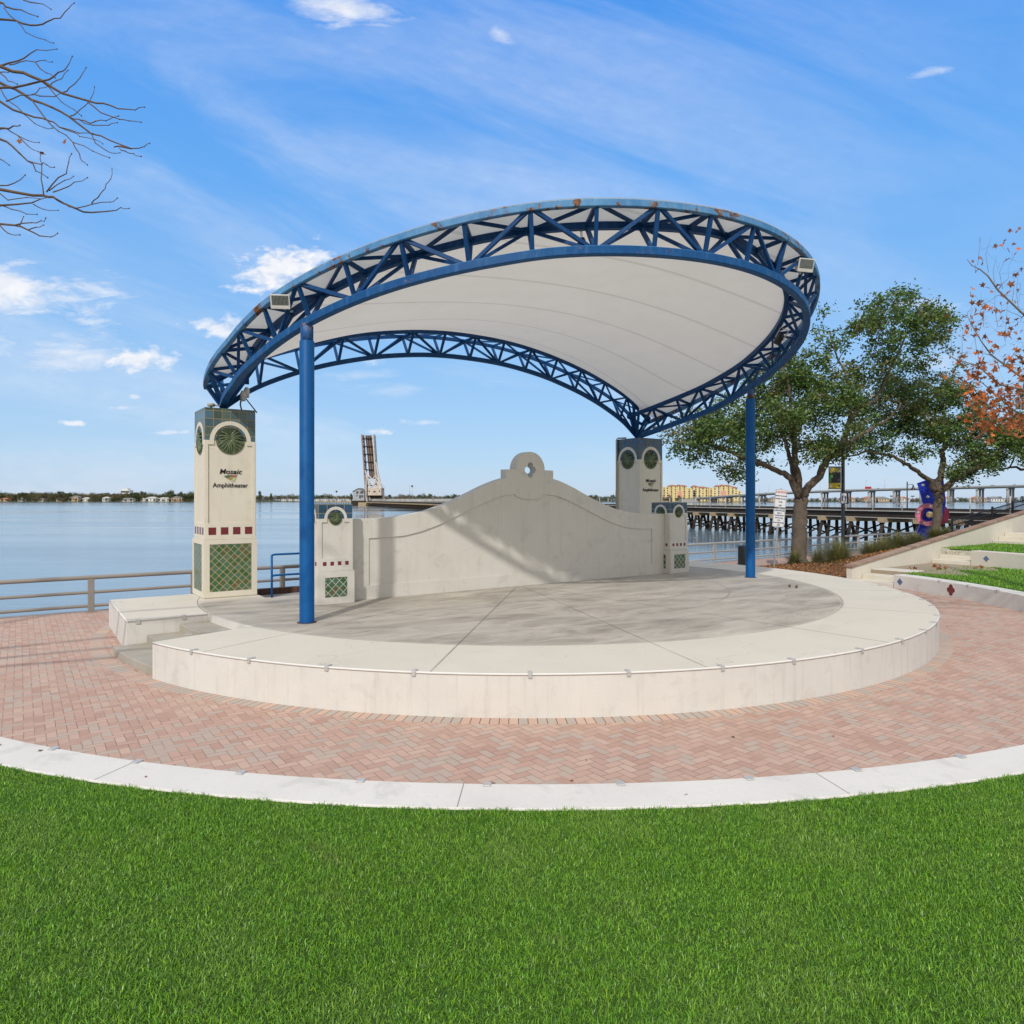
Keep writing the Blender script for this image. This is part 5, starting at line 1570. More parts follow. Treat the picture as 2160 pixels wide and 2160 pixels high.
BOUGHS = [[Vector(q_) for q_ in bq] for bq in (
    [(-16.2, 7.2, 3.6), (-14.2, 7.6, 5.4), (-11.6, 8.0, 6.9), (-9.6, 8.3, 7.7), (-8.1, 8.4, 8.3)],
    [(-16.2, 7.2, 3.0), (-14.0, 7.4, 4.5), (-11.4, 7.9, 5.6), (-9.3, 8.2, 6.5), (-7.9, 8.3, 7.0)],
    [(-16.2, 7.2, 2.5), (-13.8, 7.5, 3.6), (-11.0, 8.0, 4.7), (-9.0, 8.2, 5.3), (-7.6, 8.2, 5.6)])]
for bq in BOUGHS: b.tube([q_ - sy_base for q_ in bq], [0.11, 0.085, 0.065, 0.05, 0.03], 8)
for i, tw in enumerate(TW):
    Yd = 8.3 + 0.9 * math.sin(i * 1.7)
    pts = [at(*z0(p), Yd) for p in tw]
    inner_ = tw[0][0] < -10
    r0 = 0.016 if inner_ else 0.0075
    if i in (0, 1, 5): r0 = 0.023
    if inner_:
        st_ = pts[0]; bg_ = min(BOUGHS, key=lambda q_: abs(q_[-1].z + 0.55 - st_.z))
        tr_ = bg_[-1].lerp(bg_[-2], 0.15 + 0.12 * (i % 4))
        midp = st_.lerp(tr_, 0.5) + Vector((0, rs.uniform(-0.15, 0.15), rs.uniform(-0.22, 0.05)))
        pts = [tr_, midp] + pts
        rr = [r0 * 1.6, r0 * 1.3] + list(np.linspace(r0, 0.0036, len(pts) - 2))
    else:
        rr = list(np.linspace(r0, 0.0034, len(pts)))
    P_, R_ = [], []
    for k in range(len(pts) - 1):
        for f_ in (0, 0.5):
            P_.append(pts[k].lerp(pts[k + 1], f_) + Vector(rs.normal(0, 0.008, 3)) * (1 if f_ else 0)); R_.append(rr[k] + (rr[k + 1] - rr[k]) * f_)
    P_.append(pts[-1]); R_.append(rr[-1])
    b.tube([p - sy_base for p in P_], R_, 5)
    # buds at the joints and tip
    for k in range(1 if not inner_ else 2, len(pts)):
        p = pts[k] - sy_base; q_ = R_[-1] * (1.9 if k == len(pts) - 1 else 1.5) + 0.002
        b.tube([p + Vector((0, 0, -q_)), p, p + Vector((0, 0, q_))], [q_ * 0.5, q_, q_ * 0.5], 5)
b.build('trunk', ['bark_sycamore'], sy)


def star_leaf(c, s, rs):
    """lobed leaf, slightly folded"""
    d = Vector(rs.normal(0, 1, 3)).normalized(); a = d.orthogonal().normalized(); bb = d.cross(a)
    rad_ = [1.0, 0.45, 0.85, 0.42, 0.7, 0.30, 0.25, 0.30, 0.7, 0.42, 0.85, 0.45]
    pts = []
    for k, r_ in enumerate(rad_):
        an = 2 * math.pi * k / len(rad_)
        pts.append(c + (a * math.cos(an) + bb * math.sin(an)) * r_ * s + d * (0.28 * s * abs(math.sin(an)) * rs.uniform(0.3, 1.2)))
    return [c] + pts, [(0, k + 1, (k + 1) % len(rad_) + 1) for k in range(len(rad_))]


b = MB()
for p, Yd in (((140, 1065), 8.4), ((310, 1160), 8.3), ((478, 1068), 8.6)):
    v_, f_ = star_leaf(at(*z0(p), Yd) - sy_base, 0.055, rs); b.add(v_, f_)
b.build('dry_leaf', ['leaf_dry'], sy)

# sycamore with its last orange leaves at the right edge
YS = 15.5
s2_base = Vector((14.6, 16.2, 0.46))
s2 = thing('sycamore_tree', 'sycamore with sparse orange autumn leaves at the right edge', 'tree', s2_base, 0)
rs = np.random.default_rng(12)
main = [
    (path([(2420, 900), (2290, 790), (2160, 664), (2105, 612), (2084, 582), (2067, 568), (2050, 560), (2040, 547)], YS), 0.026, 0.006),
    (path([(2420, 1000), (2300, 900), (2160, 800), (2120, 770), (2091, 749), (2070, 720), (2052, 690), (2040, 665)], YS + 0.4), 0.026, 0.005),
    (path([(2430, 900), (2280, 860), (2160, 822), (2110, 812), (2060, 770), (2020, 760), (1995, 745)], YS - 0.3), 0.026, 0.005),
    (path([(2430, 980), (2280, 940), (2180, 900), (2120, 850), (2075, 810), (2040, 790)], YS + 0.2), 0.026, 0.005),
    (path([(2420, 820), (2260, 700), (2190, 560), (2165, 470)], YS + 0.3), 0.026, 0.008),
    (path([(2430, 1000), (2300, 960), (2200, 920), (2130, 890), (2090, 890)], YS - 0.2), 0.026, 0.005),
]
b = MB()
b.tube([Vector(p) - s2_base for p in [(14.6, 16.2, 0.3), (14.6, 16.2, 0.8), (14.5, 16.1, 3.0), (14.4, 16.0, 6.0), (14.3, 15.9, 9.5), (14.2, 15.8, 12.5)]], [0.36, 0.25, 0.21, 0.17, 0.11, 0.03], 12)
for pts, r0, r1 in main:
    tr_ = Vector((14.45, 16.0, max(2.4, pts[0].z - 0.9)))
    pts2 = [tr_] + pts
    b.tube([p - s2_base for p in pts2], list(np.linspace(r0 * 1.3, r1, len(pts2))), 6)
tips = []
for (ua, ub, va, vb, n) in ((1998, 2060, 640, 800, 16), (2045, 2165, 500, 640, 26), (2050, 2165, 640, 760, 60), (2030, 2165, 740, 860, 90), (2050, 2165, 840, 920, 60), (2165, 2300, 520, 920, 60)):
    for _ in range(n): tips.append(list(at(rs.uniform(ua, ub), rs.uniform(va, vb), YS + rs.uniform(-1.0, 1.0))))
tips = np.array(tips)
for pts, rr in grow(main, tips, rs, 0.003, 0.02): b.tube([Vector(p) - s2_base for p in pts], [min(q, 0.012) for q in rr], 4, caps=False)
# upright whips
for (u, v, h) in ((2062, 560, 60), (2085, 575, 78), (2115, 610, 70), (2098, 600, 60), (2135, 640, 70), (2050, 700, 50), (2075, 690, 70), (2105, 690, 80), (2150, 660, 90), (2030, 750, 60), (2060, 740, 80), (2010, 755, 60), (1990, 745, 40), (2120, 720, 90)):
    p0 = at(u, v, YS + rs.uniform(-0.5, 0.5)); p1 = at(u + rs.uniform(-8, 4), v - h * 0.5, p0.y); p2 = at(u + rs.uniform(-16, 10), v - h, p0.y)
    b.tube([p - s2_base for p in (p0, p1, p2)], [0.006, 0.004, 0.0022], 4, caps=False)
b.build('trunk', ['bark_pale'], s2)
b = MB(); V_, F_ = [], []
lp_ = []
for (ua, ub, va, vb, n) in ((2022, 2060, 600, 720, 5), (2060, 2120, 600, 700, 7), (2060, 2160, 690, 790, 25), (2040, 2160, 770, 860, 60), (2050, 2160, 820, 905, 110), (2105, 2160, 880, 925, 18), (2120, 2165, 455, 640, 9), (2165, 2330, 500, 930, 140), (2018, 2050, 740, 790, 8)):
    for _ in range(n): lp_.append(at(rs.uniform(ua, ub), rs.uniform(va, vb), YS + rs.uniform(-1.0, 1.0)))
for p in list(tips) + list(tips):
    if p[2] > 6.0 and rs.random() < 0.68: continue
    lp_.append(Vector(p) + Vector(rs.normal(0, 0.10, 3)))
for p in lp_:
    v_, f_ = star_leaf(p - s2_base, rs.uniform(0.055, 0.115), rs); b.add(v_, f_)
b.build('crown', ['leaf_orange'], s2)

# ------------------------------------------------------------------ grasses in the bed


def grass_clump(loc, r, h, n, label, seed, group='ornamental grasses in the bed'):
    rs = np.random.default_rng(seed)
    a = rs.uniform(0, 2 * math.pi, n); lean = np.abs(rs.normal(0.55, 0.33, n)); L = h * rs.uniform(0.75, 1.25, n)
    bx = np.stack([np.cos(a), np.sin(a), np.zeros(n)], 1); side = np.stack([-np.sin(a), np.cos(a), np.zeros(n)], 1)
    root = bx * rs.uniform(0, 0.18 * r, n)[:, None]
    w0 = 0.006 + 0.004 * rs.random(n)
    rows = []
    for k, t_ in enumerate((0, 0.4, 0.75, 1.0)):
        out_ = np.sin(lean * (0.6 + 0.9 * t_)) * L * t_ * (r / h) * 1.35
        up_ = np.cos(np.clip(lean * (0.5 + 1.25 * t_), 0, 2.4)) * L * t_
        c = root + bx * out_[:, None] + np.array([0, 0, 1]) * np.maximum(up_, 0.02)[:, None]
        wd = (w0 * (1 - t_ * 0.9))[:, None]
        rows.append((c - side * wd, c + side * wd))
    v = np.stack([q for rw in rows for q in rw], axis=1).reshape(-1, 3)
    idx = np.arange(n)[:, None] * 8
    f = np.concatenate([idx + np.array([[2 * k, 2 * k + 1, 2 * k + 3, 2 * k + 2]]) for k in range(3)], axis=0)
    o = fast_mesh('grass_clump', v, f, 4, ['blade_muhly'])
    o.location = loc; return tag(o, label, 'grass clump', group)


def stz(u, v, Y):
    p = at(u, v, Y); return p


def on_bed(x, y): p = st(x, y, bedz(x, y)); return p


grass_clump((14.80, 32.0, 0.03), 0.95, 1.30, 2600, 'big rounded grass clump on the mulch in front of the lamp post', 1)
grass_clump((14.35, 33.0, 0.03), 0.6, 0.85, 1200, 'small grass clump just left of the big one', 2)
grass_clump((13.75, 34.3, 0.03), 0.5, 0.75, 700, 'thin grass tuft at the foot of the large oak', 3)
P = at(1838, 1166, 35.5); grass_clump((P.x, P.y, 0.25), 0.95, 0.8, 2200, 'grass clump where the brick coping begins to rise', 4)
P = at(1862, 1160, 36.2); grass_clump((P.x, P.y, 0.35), 0.9, 0.8, 2200, 'leaning grass clump second along the coping', 5)
P = at(1893, 1147, 37.0); grass_clump((P.x, P.y, 0.55), 1.0, 0.9, 2400, 'tall greener grass clump midway along the coping', 6)
P = at(1930, 1140, 37.6); grass_clump((P.x, P.y, 0.75), 0.85, 0.7, 1800, 'dark low grass clump left of the forked oak', 7)
P = at(1972, 1122, 38.8); grass_clump((P.x, P.y, 0.95), 0.7, 0.75, 1300, 'grass tuft at the foot of the forked oak', 8)
P = at(1998, 1112, 39.0); grass_clump((P.x, P.y, 1.1), 0.7, 0.6, 1200, 'grass tuft right of the forked oak by the fence', 9)

# ------------------------------------------------------------------ lawn grass (stuff) and bark chips (stuff)


def blades(name, n, sample, h, wd, seed, zf, mat='grass_blade'):
    rs = np.random.default_rng(seed)
    xy = sample(rs, n); n = len(xy)
    a = rs.uniform(0, 2 * math.pi, n); lean = rs.uniform(0.2, 2.1, n)
    patch = 0.75 + 0.35 * np.sin(xy[:, 0] * 1.9 + 1.1 * np.sin(xy[:, 1] * 1.3)) * np.sin(xy[:, 1] * 2.3 + 0.7 * np.sin(xy[:, 0] * 1.7))
    L = h * rs.uniform(0.55, 1.25, n) * (0.7 + 0.4 * patch)
    bx = np.stack([np.cos(a), np.sin(a), np.zeros(n)], 1); tw = a + rs.normal(0, 0.7, n)
    side = np.stack([-np.sin(tw), np.cos(tw), np.zeros(n)], 1)
    base_ = np.stack([xy[:, 0], xy[:, 1], np.full(n, zf)], 1)
    w0 = wd * rs.uniform(0.6, 1.3, n)
    m = base_ + bx * (np.sin(lean * 0.6) * L * 0.55)[:, None] + np.array([0, 0, 1]) * (np.cos(lean * 0.6) * L * 0.55)[:, None]
    tip = m + bx * (np.sin(lean * 1.35) * L * 0.5)[:, None] + np.array([0, 0, 1]) * (np.cos(lean * 1.35) * L * 0.5)[:, None]
    s1 = side * (w0 * 0.5)[:, None]
    v = np.stack([base_ - s1, base_ + s1, m + s1 * 0.85, m - s1 * 0.85, tip], axis=1).reshape(-1, 3)
    i0 = np.arange(n)[:, None] * 5
    tri = np.concatenate([i0 + np.array([[0, 1, 2]]), i0 + np.array([[0, 2, 3]]), i0 + np.array([[3, 2, 4]])], axis=1).reshape(-1, 3)
    o = fast_mesh(name, v, tri, 3, [mat]); o['kind'] = 'stuff'
    return o


def front_area(rs, n):
    Y = rs.uniform(2.7, 9.6, n * 3); X = rs.uniform(-1, 1, n * 3) * (0.74 * Y + 0.9)
    keep = rs.random(n * 3) < (0.74 * Y + 0.9) / (0.74 * 9.6 + 0.9)
    d = np.hypot(X - C0.x, Y - C0.y)
    edge = 14.83 + 0.018 * np.sin(X * 9) + 0.012 * np.sin(X * 23)
    keep &= (d > edge) & (d < 20.2)
    return np.stack([X, Y], 1)[keep][:n]


def outer_area(rs, n):
    Y = rs.uniform(0.3, 15.0, n * 3); X = rs.uniform(-15.5, 15.5, n * 3)
    d = np.hypot(X - C0.x, Y - C0.y)
    lim = 0.74 * np.maximum(Y, 2.7) + 0.9
    keep = (d > 14.85) & (d < 20.2) & ((np.abs(X) > lim - 0.2) | (Y < 2.8))
    xs = CA * (X - C0.x) + SA * (Y - C0.y); ys = -SA * (X - C0.x) + CA * (Y - C0.y)
    keep &= ys < -4.3
    return np.stack([X, Y], 1)[keep][:n]


tag(blades('grass', 260000, outer_area, 0.045, 0.0085, 13, 0.468), 'green lawn to either side of the front lawn', 'grass')
tag(blades('grass', 420000, front_area, 0.040, 0.0048, 3, 0.468), 'short green mown grass of the front lawn', 'grass')


def side_area(r0, r1, ymax, a0, a1):
    def f(rs, n):
        r_ = np.sqrt(rs.uniform(r0 * r0, r1 * r1, n)); a = rs.uniform(R(a0), R(a1), n)
        x, y = r_ * np.cos(a), r_ * np.sin(a)
        k = y < ymax
        # bare earth near the aisle
        bare = (x > 14.8) & (x < 20.2) & (y > -5.4 + 0.5 * np.sin(x * 2.3)) & (r0 < 20)
        k &= ~bare | (rs.random(n) < 0.06)
        x, y = x[k], y[k]
        return np.stack([C0.x + CA * x - SA * y, C0.y + SA * x + CA * y], 1)
    return f


tag(blades('grass', 60000, side_area(14.85, 20.2, -4.25, -46, -11), 0.10, 0.016, 5, 0.468), 'bright grass of the first small terrace on the right', 'grass')
tag(blades('grass', 40000, side_area(20.85, 26.3, -2.7, -40, -5), 0.10, 0.018, 6, 1.07), 'bright grass of the second terrace on the right', 'grass')

rs = np.random.default_rng(77)
n = 15000
xx = rs.uniform(10.9, 34, n) ** 1.0; yy = rs.uniform(-2.3, 3.5, n)
xx = 10.9 + (xx - 10.9) * rs.random(n) ** 0.5
zz = np.array([bedz(a, b_) for a, b_ in zip(xx, yy)]) + 0.035
cc = np.stack([C0.x + CA * xx - SA * yy, C0.y + SA * xx + CA * yy, zz], 1)
vv, ff = leaf_quads(cc, 1, 0.015, 0.035, 0.085, rs, 0.4)
o = fast_mesh('bark_chips', vv, ff, 4, ['mulch_chip']); tag(o, 'orange bark mulch round the oak', 'mulch', kind='stuff')

# fallen leaves
rs = np.random.default_rng(31)
FL = [((16.1, -3.6, 0.485), 'dead leaf on the bare earth nearest the sloping wall'), ((17.0, -4.3, 0.485), 'largest dead leaf on the bare earth'), ((17.9, -3.7, 0.485), 'dead leaf on the earth by the middle steps'), ((18.6, -4.9, 0.485), 'dead leaf against the second seat wall')]
for (x, y, z), lb in FL:
    b = MB()
    for k in range(3):
        v_, f_ = star_leaf(Vector((0.12 * k - 0.1, 0.06 * (k % 2), 0.05)), 0.13, rs); b.add(v_, f_)
    o = b.build('fallen_leaf', ['leaf_dry']); o.location = st(x, y, z); tag(o, lb, 'leaf', 'fallen sycamore leaves')
for i in range(26):
    a_ = rs.uniform(-150, -20); r_ = rs.uniform(11.0, 14.0)
    if i % 4 == 0: r_ = rs.uniform(14.35, 14.7)
    b = MB(); v_, f_ = star_leaf(Vector((0, 0, 0.012)), rs.uniform(0.02, 0.045), rs); b.add([(p.x, p.y, max(0.002, p.z * 0.5)) for p in v_], f_)
    o = b.build('leaf_scrap', ['leaf_dry' if i % 3 else 'bark_sycamore']); o.location = st(r_ * math.cos(R(a_)), r_ * math.sin(R(a_)), 0.005 if r_ < 14.2 else 0.487)
    if r_ < 14.2: tag(o, 'tiny brown leaf scrap lying on the brick paving', 'leaf', 'leaf scraps on the paving')
    else: tag(o, 'tiny brown leaf scrap lying on the white seat wall', 'leaf', 'leaf scraps on the seat wall')
for (x, y, lb) in ((6.05, -5.0, 'brown seed pod farthest back of three on the stage floor'), (6.0, -5.25, 'brown seed pod nearest of three on the stage floor'), (6.12, -5.18, 'dark seed pod between two others on the stage floor')):
    b = MB(); b.lathe([(0.004, 0.0), (0.03, 0.015), (0.036, 0.045), (0.022, 0.075), (0.004, 0.085)], 10); o = b.build('seed_pod', ['bark_sycamore']); o.location = st(x, y, HS + 0.001); tag(o, lb, 'seed pod', 'seed pods on the stage')
# ================================================================== RAILWAY BRIDGE
T0 = Vector((28.4, 111.0, 0)); TD = Vector((1.374, -4.074, 0)); TL = TD.length; TU = TD / TL; TN = Vector((TU.y, -TU.x, 0))   # TN points to the far side
TN = -Vector((TU.y, -TU.x, 0)) if TN.y < 0 else TN


def tk(k, s=0.0, z=0.0): return T0 + TD * k + TN * s + Vector((0, 0, z))


br = thing('railway_bridge', 'long dark timber railway trestle crossing the river', 'bridge')
K0, K1 = -92, 17
b = MB()
p, q = tk(K0, 0, 1.62), tk(K1, 0, 1.62)
b.bar(p, q, 3.6, 0.62); b.build('girder', ['timber_dark'], br)
b = MB(); b.bar(tk(K0, -1.9, 1.98), tk(K1, -1.9, 1.98), 0.25, 0.09); b.bar(tk(K0, -1.86, 1.27), tk(K1, -1.86, 1.27), 0.16, 0.07); b.build('deck_edge', ['deck_edge'], br)
b = MB(); b.bar(tk(K0, 0, 2.02), tk(K1, 0, 2.02), 3.9, 0.14); b.build('sleepers', ['track_brown'], br)
for s_ in (-0.75, 0.75):
    b = MB(); b.bar(tk(K0, s_, 2.18), tk(K1, s_, 2.18), 0.09, 0.17); b.build('rail', ['timber_pile'], br)
rs = np.random.default_rng(6)


def bent(k, b, caps):
    caps.bar(tk(k, -2.5, 1.03), tk(k, 2.5, 1.03), 0.62, 0.50)
    for i, s_ in enumerate((-2.1, -1.1, 0.0, 1.1, 2.1)):
        lean = s_ * 0.32
        b.tube([tk(k, s_, 0.80), tk(k, s_ + lean * 0.5, -0.4), tk(k, s_ + lean, -2.2)], [0.19, 0.20, 0.21], 8)
    b.bar(tk(k + 0.05, -2.4, 0.4), tk(k + 0.05, 2.7, -1.0), 0.08, 0.17)
    b.bar(tk(k - 0.05, 2.4, 0.4), tk(k - 0.05, -2.7, -1.0), 0.08, 0.17)


for k in range(-16, K1 + 1):
    b, c = MB(), MB(); bent(k, b, c)
    # raking timber between bents on the near side
    b.bar(tk(k, -2.2, 0.1), tk(k - 0.55, -2.75, -1.05), 0.10, 0.16)
    po = b.build('pile_bent', ['timber_pile'], br); c.build('pile_cap', ['pile_cap'], po)
b, c = MB(), MB()
for k in range(K0, -16): bent(k, b, c)
po = b.build('far_pile_bents', ['timber_pile'], br); po['kind'] = 'stuff'; c.build('pile_cap', ['pile_cap'], po)
x = -18.0
while x < K1:
    b = MB(); b.tube([tk(x, -1.95, 1.9), tk(x, -1.95, 3.45)], 0.06, 6); b.build('rail_post', ['deck_edge'], br); x += 0.86
b = MB()
for z in (2.75, 3.3): b.bar(tk(-18, -1.95, z), tk(K1, -1.95, z), 0.02, 0.02)
b.build('cable', ['steel_galv'], br)
b = MB(); x = K0 + 6
while x < -18: b.bar(tk(x, -1.95, 1.9), tk(x, -1.95, 3.4), 0.22, 0.22); x += 0.7
for z in (2.7, 3.35): b.bar(tk(K0, -1.95, z), tk(-18, -1.95, z), 0.10, 0.10)
b.build('parapet', ['deck_edge'], br)

# bascule leaf standing open, seen end on
BK = -95
B0 = tk(BK, 0, 0)
bs = thing('bascule_span', 'raised rusty bascule bridge leaf with concrete counterweight', 'drawbridge', (B0.x, B0.y, 0), R(-8))
# local x to the right, y away; leaf leans slightly left and away
S = 498 / FPX            # metres per photograph pixel at this distance


def bp(u, v, y=0.0): return Vector(((u - 778) * S, y, CAMZ + (VH - v) * S))


# side trusses, left and right
for (ub, ut, nm) in ((773.5, 765.0, 'l'), (797.5, 790.0, 'r')):
    b = MB()
    n = 12
    for side_y in (0.0, 4.2):
        b.bar(bp(ub, 1035, side_y), bp(ut, 917, side_y), 0.8, 0.8)
    for i in range(n + 1):
        f0 = i / n; a0 = bp(ub + (ut - ub) * f0, 1035 - 118 * f0, 0.0); a1 = bp(ub + (ut - ub) * f0, 1035 - 118 * f0, 4.2)
        b.bar(a0, a1, 0.45, 0.45)
        if i < n:
            f1 = (i + 1) / n; c0 = bp(ub + (ut - ub) * f1, 1035 - 118 * f1, 0.0); c1 = bp(ub + (ut - ub) * f1, 1035 - 118 * f1, 4.2)
            b.bar(a0, c1, 0.4, 0.4); b.bar(a1, c0, 0.4, 0.4)
    b.build('side_truss', ['bascule_rust' if nm == 'l' else 'bascule_white'], bs)
# track deck between them
b = MB()
b.add([bp(781, 1010, 1.5), bp(795, 1010, 1.5), bp(784.5, 918, 1.5), bp(771.5, 918, 1.5), bp(781, 1010, 2.3), bp(795, 1010, 2.3), bp(784.5, 918, 2.3), bp(771.5, 918, 2.3)],
      [(0, 1, 2, 3), (4, 7, 6, 5), (0, 4, 5, 1), (1, 5, 6, 2), (2, 6, 7, 3), (3, 7, 4, 0)])
b.build('deck', ['track_brown'], bs)
b = MB()
for i in range(7):
    v = 925 + i * 16.5; f0 = (1035 - v) / 118
    b.bar(bp(773.5 - 8.5 * f0, v, 1.0), bp(797.5 - 7.5 * f0, v, 1.0), 0.9, 0.7)
    if i < 6:
        b.bar(bp(773.5 - 8.5 * f0 + 5, v + 3, 1.2), bp(773.5 - 8.5 * f0, v - 2, 1.2), 0.9, 0.6)
b.build('cross_beam', ['timber_dark'], bs)
for s_ in (0.32, 0.68):
    b = MB(); b.bar(bp(781 + 14 * s_, 1010, 1.3), bp(771.5 + 13 * s_, 918, 1.3), 0.3, 0.3); b.build('rail', ['bascule_rust'], bs)
# white operating struts fanning down to the counterweight
b = MB()
for a0, a1 in (((774, 992), (786, 1030)), ((797, 975), (811, 1030)), ((799, 985), (807, 1030)), ((795, 1003), (811, 1022)), ((781, 1003), (797, 1018)), ((797, 1003), (783, 1018)), ((776, 1000), (777, 1045)), ((803, 1000), (800, 1003)), ((799, 1015), (812, 1030)), ((786, 1030), (812, 1027)), ((784, 1020), (812, 1030)), ((786, 1030), (798, 1018)), ((798, 1018), (811, 1030))):
    b.bar(bp(*a0, -0.6), bp(*a1, -2.0), 0.7, 0.7)
b.build('strut', ['bascule_white'], bs)
b = MB(); b.add([bp(786, 1030, -6), bp(813.5, 1030, -6), bp(814, 1045, -6), bp(785, 1045, -6), bp(783, 1030, 3), bp(811, 1030, 3), bp(811, 1045, 3), bp(781, 1045, 3)],
                [(0, 3, 2, 1), (4, 5, 6, 7), (0, 1, 5, 4), (1, 2, 6, 5), (2, 3, 7, 6), (3, 0, 4, 7)])
b.add([bp(785, 1045.02, -6), bp(814, 1045.02, -6), bp(810, 1051, -4), bp(789, 1051, -4), bp(781, 1045.02, 3), bp(811, 1045.02, 3), bp(808, 1051, 2), bp(783, 1051, 2)],
      [(0, 3, 2, 1), (4, 5, 6, 7), (0, 1, 5, 4), (1, 2, 6, 5), (2, 3, 7, 6), (3, 0, 4, 7)], 1)
cw = b.build('counterweight', ['counterweight', 'timber_dark'], bs)
for u0_, u1_, v0_, v1_ in ((787.6, 789.4, 1034.5, 1038), (797, 802, 1035.8, 1038.5), (809.2, 811, 1034.5, 1038)):
    b = MB(); b.add([bp(u0_, v0_, -6.15), bp(u1_, v0_, -6.15), bp(u1_, v1_, -6.15), bp(u0_, v1_, -6.15), bp(u0_, v0_, -5.8), bp(u1_, v0_, -5.8), bp(u1_, v1_, -5.8), bp(u0_, v1_, -5.8)],
                    [(0, 3, 2, 1), (0, 1, 5, 4), (1, 2, 6, 5), (2, 3, 7, 6), (3, 0, 4, 7)]); b.build('window', ['window_dark'], cw)
b = MB()
for u in (776.5, 813): b.bar(bp(u, 1062, 0), bp(u - 1, 1030, 0), 1.3, 1.3)
b.bar(bp(780, 1062, 3), bp(777, 1030, 3), 1.6, 1.6); b.build('tower', ['bascule_white'], bs)
b = MB(); b.add([bp(811, 1029, -3), bp(817.5, 1029, -3), bp(817.5, 1029, 2), bp(811, 1029, 2)], [(0, 1, 2, 3)]); b.bar(bp(811, 1029.4, -3), bp(817.5, 1029.4, -3), 0.3, 0.3); b.bar(bp(811, 1024.5, -3), bp(817.5, 1024.5, -3), 0.15, 0.15)
for u in (811.5, 814.5, 817.4): b.bar(bp(u, 1029, -3), bp(u, 1024.5, -3), 0.15, 0.15)
b.build('balcony', ['steel_galv'], bs)
b = MB(); b.box(-5, 16, -5, 6, -3, 1.0)
b.build('pier', ['pile_cap'], bs)
# bridge keeper's house
kh = thing('bridge_house', 'weathered grey gabled house beside the raised drawbridge', 'house', (B0.x, B0.y, 0), R(-8))
def hp(u, v, y=0.0): return bp(u, v, y)
b = MB(); b.add([hp(748, 1056, -2), hp(773, 1056, -2), hp(773, 1036, -2), hp(760.5, 1030, -2), hp(748, 1036, -2), hp(748, 1056, 6), hp(773, 1056, 6), hp(773, 1036, 6), hp(760.5, 1030, 6), hp(748, 1036, 6)],
                [(0, 1, 2, 3, 4), (5, 9, 8, 7, 6), (0, 4, 9, 5), (1, 6, 7, 2), (0, 5, 6, 1)]); b.build('wall', ['house_grey'], kh)
b = MB()
for sg_ in (-1, 1):
    b.bar(hp(760.5 + sg_ * 6.8, 1032.6, -2.5) + Vector((0, 0, 0.25)), hp(760.5 + sg_ * 6.8, 1032.6, 6.5) + Vector((0, 0, 0.25)), 5.2, 0.3, up=(-0.43 * sg_, 0, 1)) if False else None
b.add([hp(747, 1036.4, -2.6), hp(760.5, 1029.4, -2.6), hp(774, 1036.4, -2.6), hp(747, 1036.4, 6.6), hp(760.5, 1029.4, 6.6), hp(774, 1036.4, 6.6)] + [p_ + Vector((0, 0, -0.35)) for p_ in (hp(747, 1036.4, -2.6), hp(760.5, 1029.4, -2.6), hp(774, 1036.4, -2.6), hp(747, 1036.4, 6.6), hp(760.5, 1029.4, 6.6), hp(774, 1036.4, 6.6))],
      [(0, 1, 4, 3), (1, 2, 5, 4), (6, 9, 10, 7), (7, 10, 11, 8), (0, 6, 7, 1), (1, 7, 8, 2), (0, 3, 9, 6), (2, 8, 11, 5)]); b.build('roof', ['roof_grey'], kh)
for u0_, u1_, v0_, v1_ in ((755.5, 760.5, 1036.5, 1041), (764.5, 771, 1036.5, 1041), (762, 766, 1044.5, 1051), (767, 771, 1044.5, 1049), (756, 758.5, 1044.5, 1047)):
    b = MB(); a_, c_ = hp(u0_, v1_, -2.15), hp(u1_, v0_, -2.15); b.box(a_.x, c_.x, -2.15, -1.9, a_.z, c_.z); b.build('window', ['window_dark'], kh)
b = MB(); b.box(hp(747, 0).x, hp(776, 0).x, -4, 8, -3.0, hp(0, 1056).z - 0.01); b.build('platform', ['timber_dark'], kh)
# old pier running left from the house
b = MB(); p0_, p1_ = at(640, 1056.5, 640), at(752, 1058, 500)
b.bar(Vector((p0_.x, p0_.y, 1.2)), Vector((p1_.x, p1_.y, 1.2)), 3.5, 0.9)
for i in range(26):
    q_ = p0_.lerp(p1_, i / 25); b.bar((q_.x, q_.y, 0.8), (q_.x, q_.y, -2), 0.5, 0.5)
tag(b.build('pier', ['pile_cap']), 'long low timber pier left of the grey bridge house', 'pier')
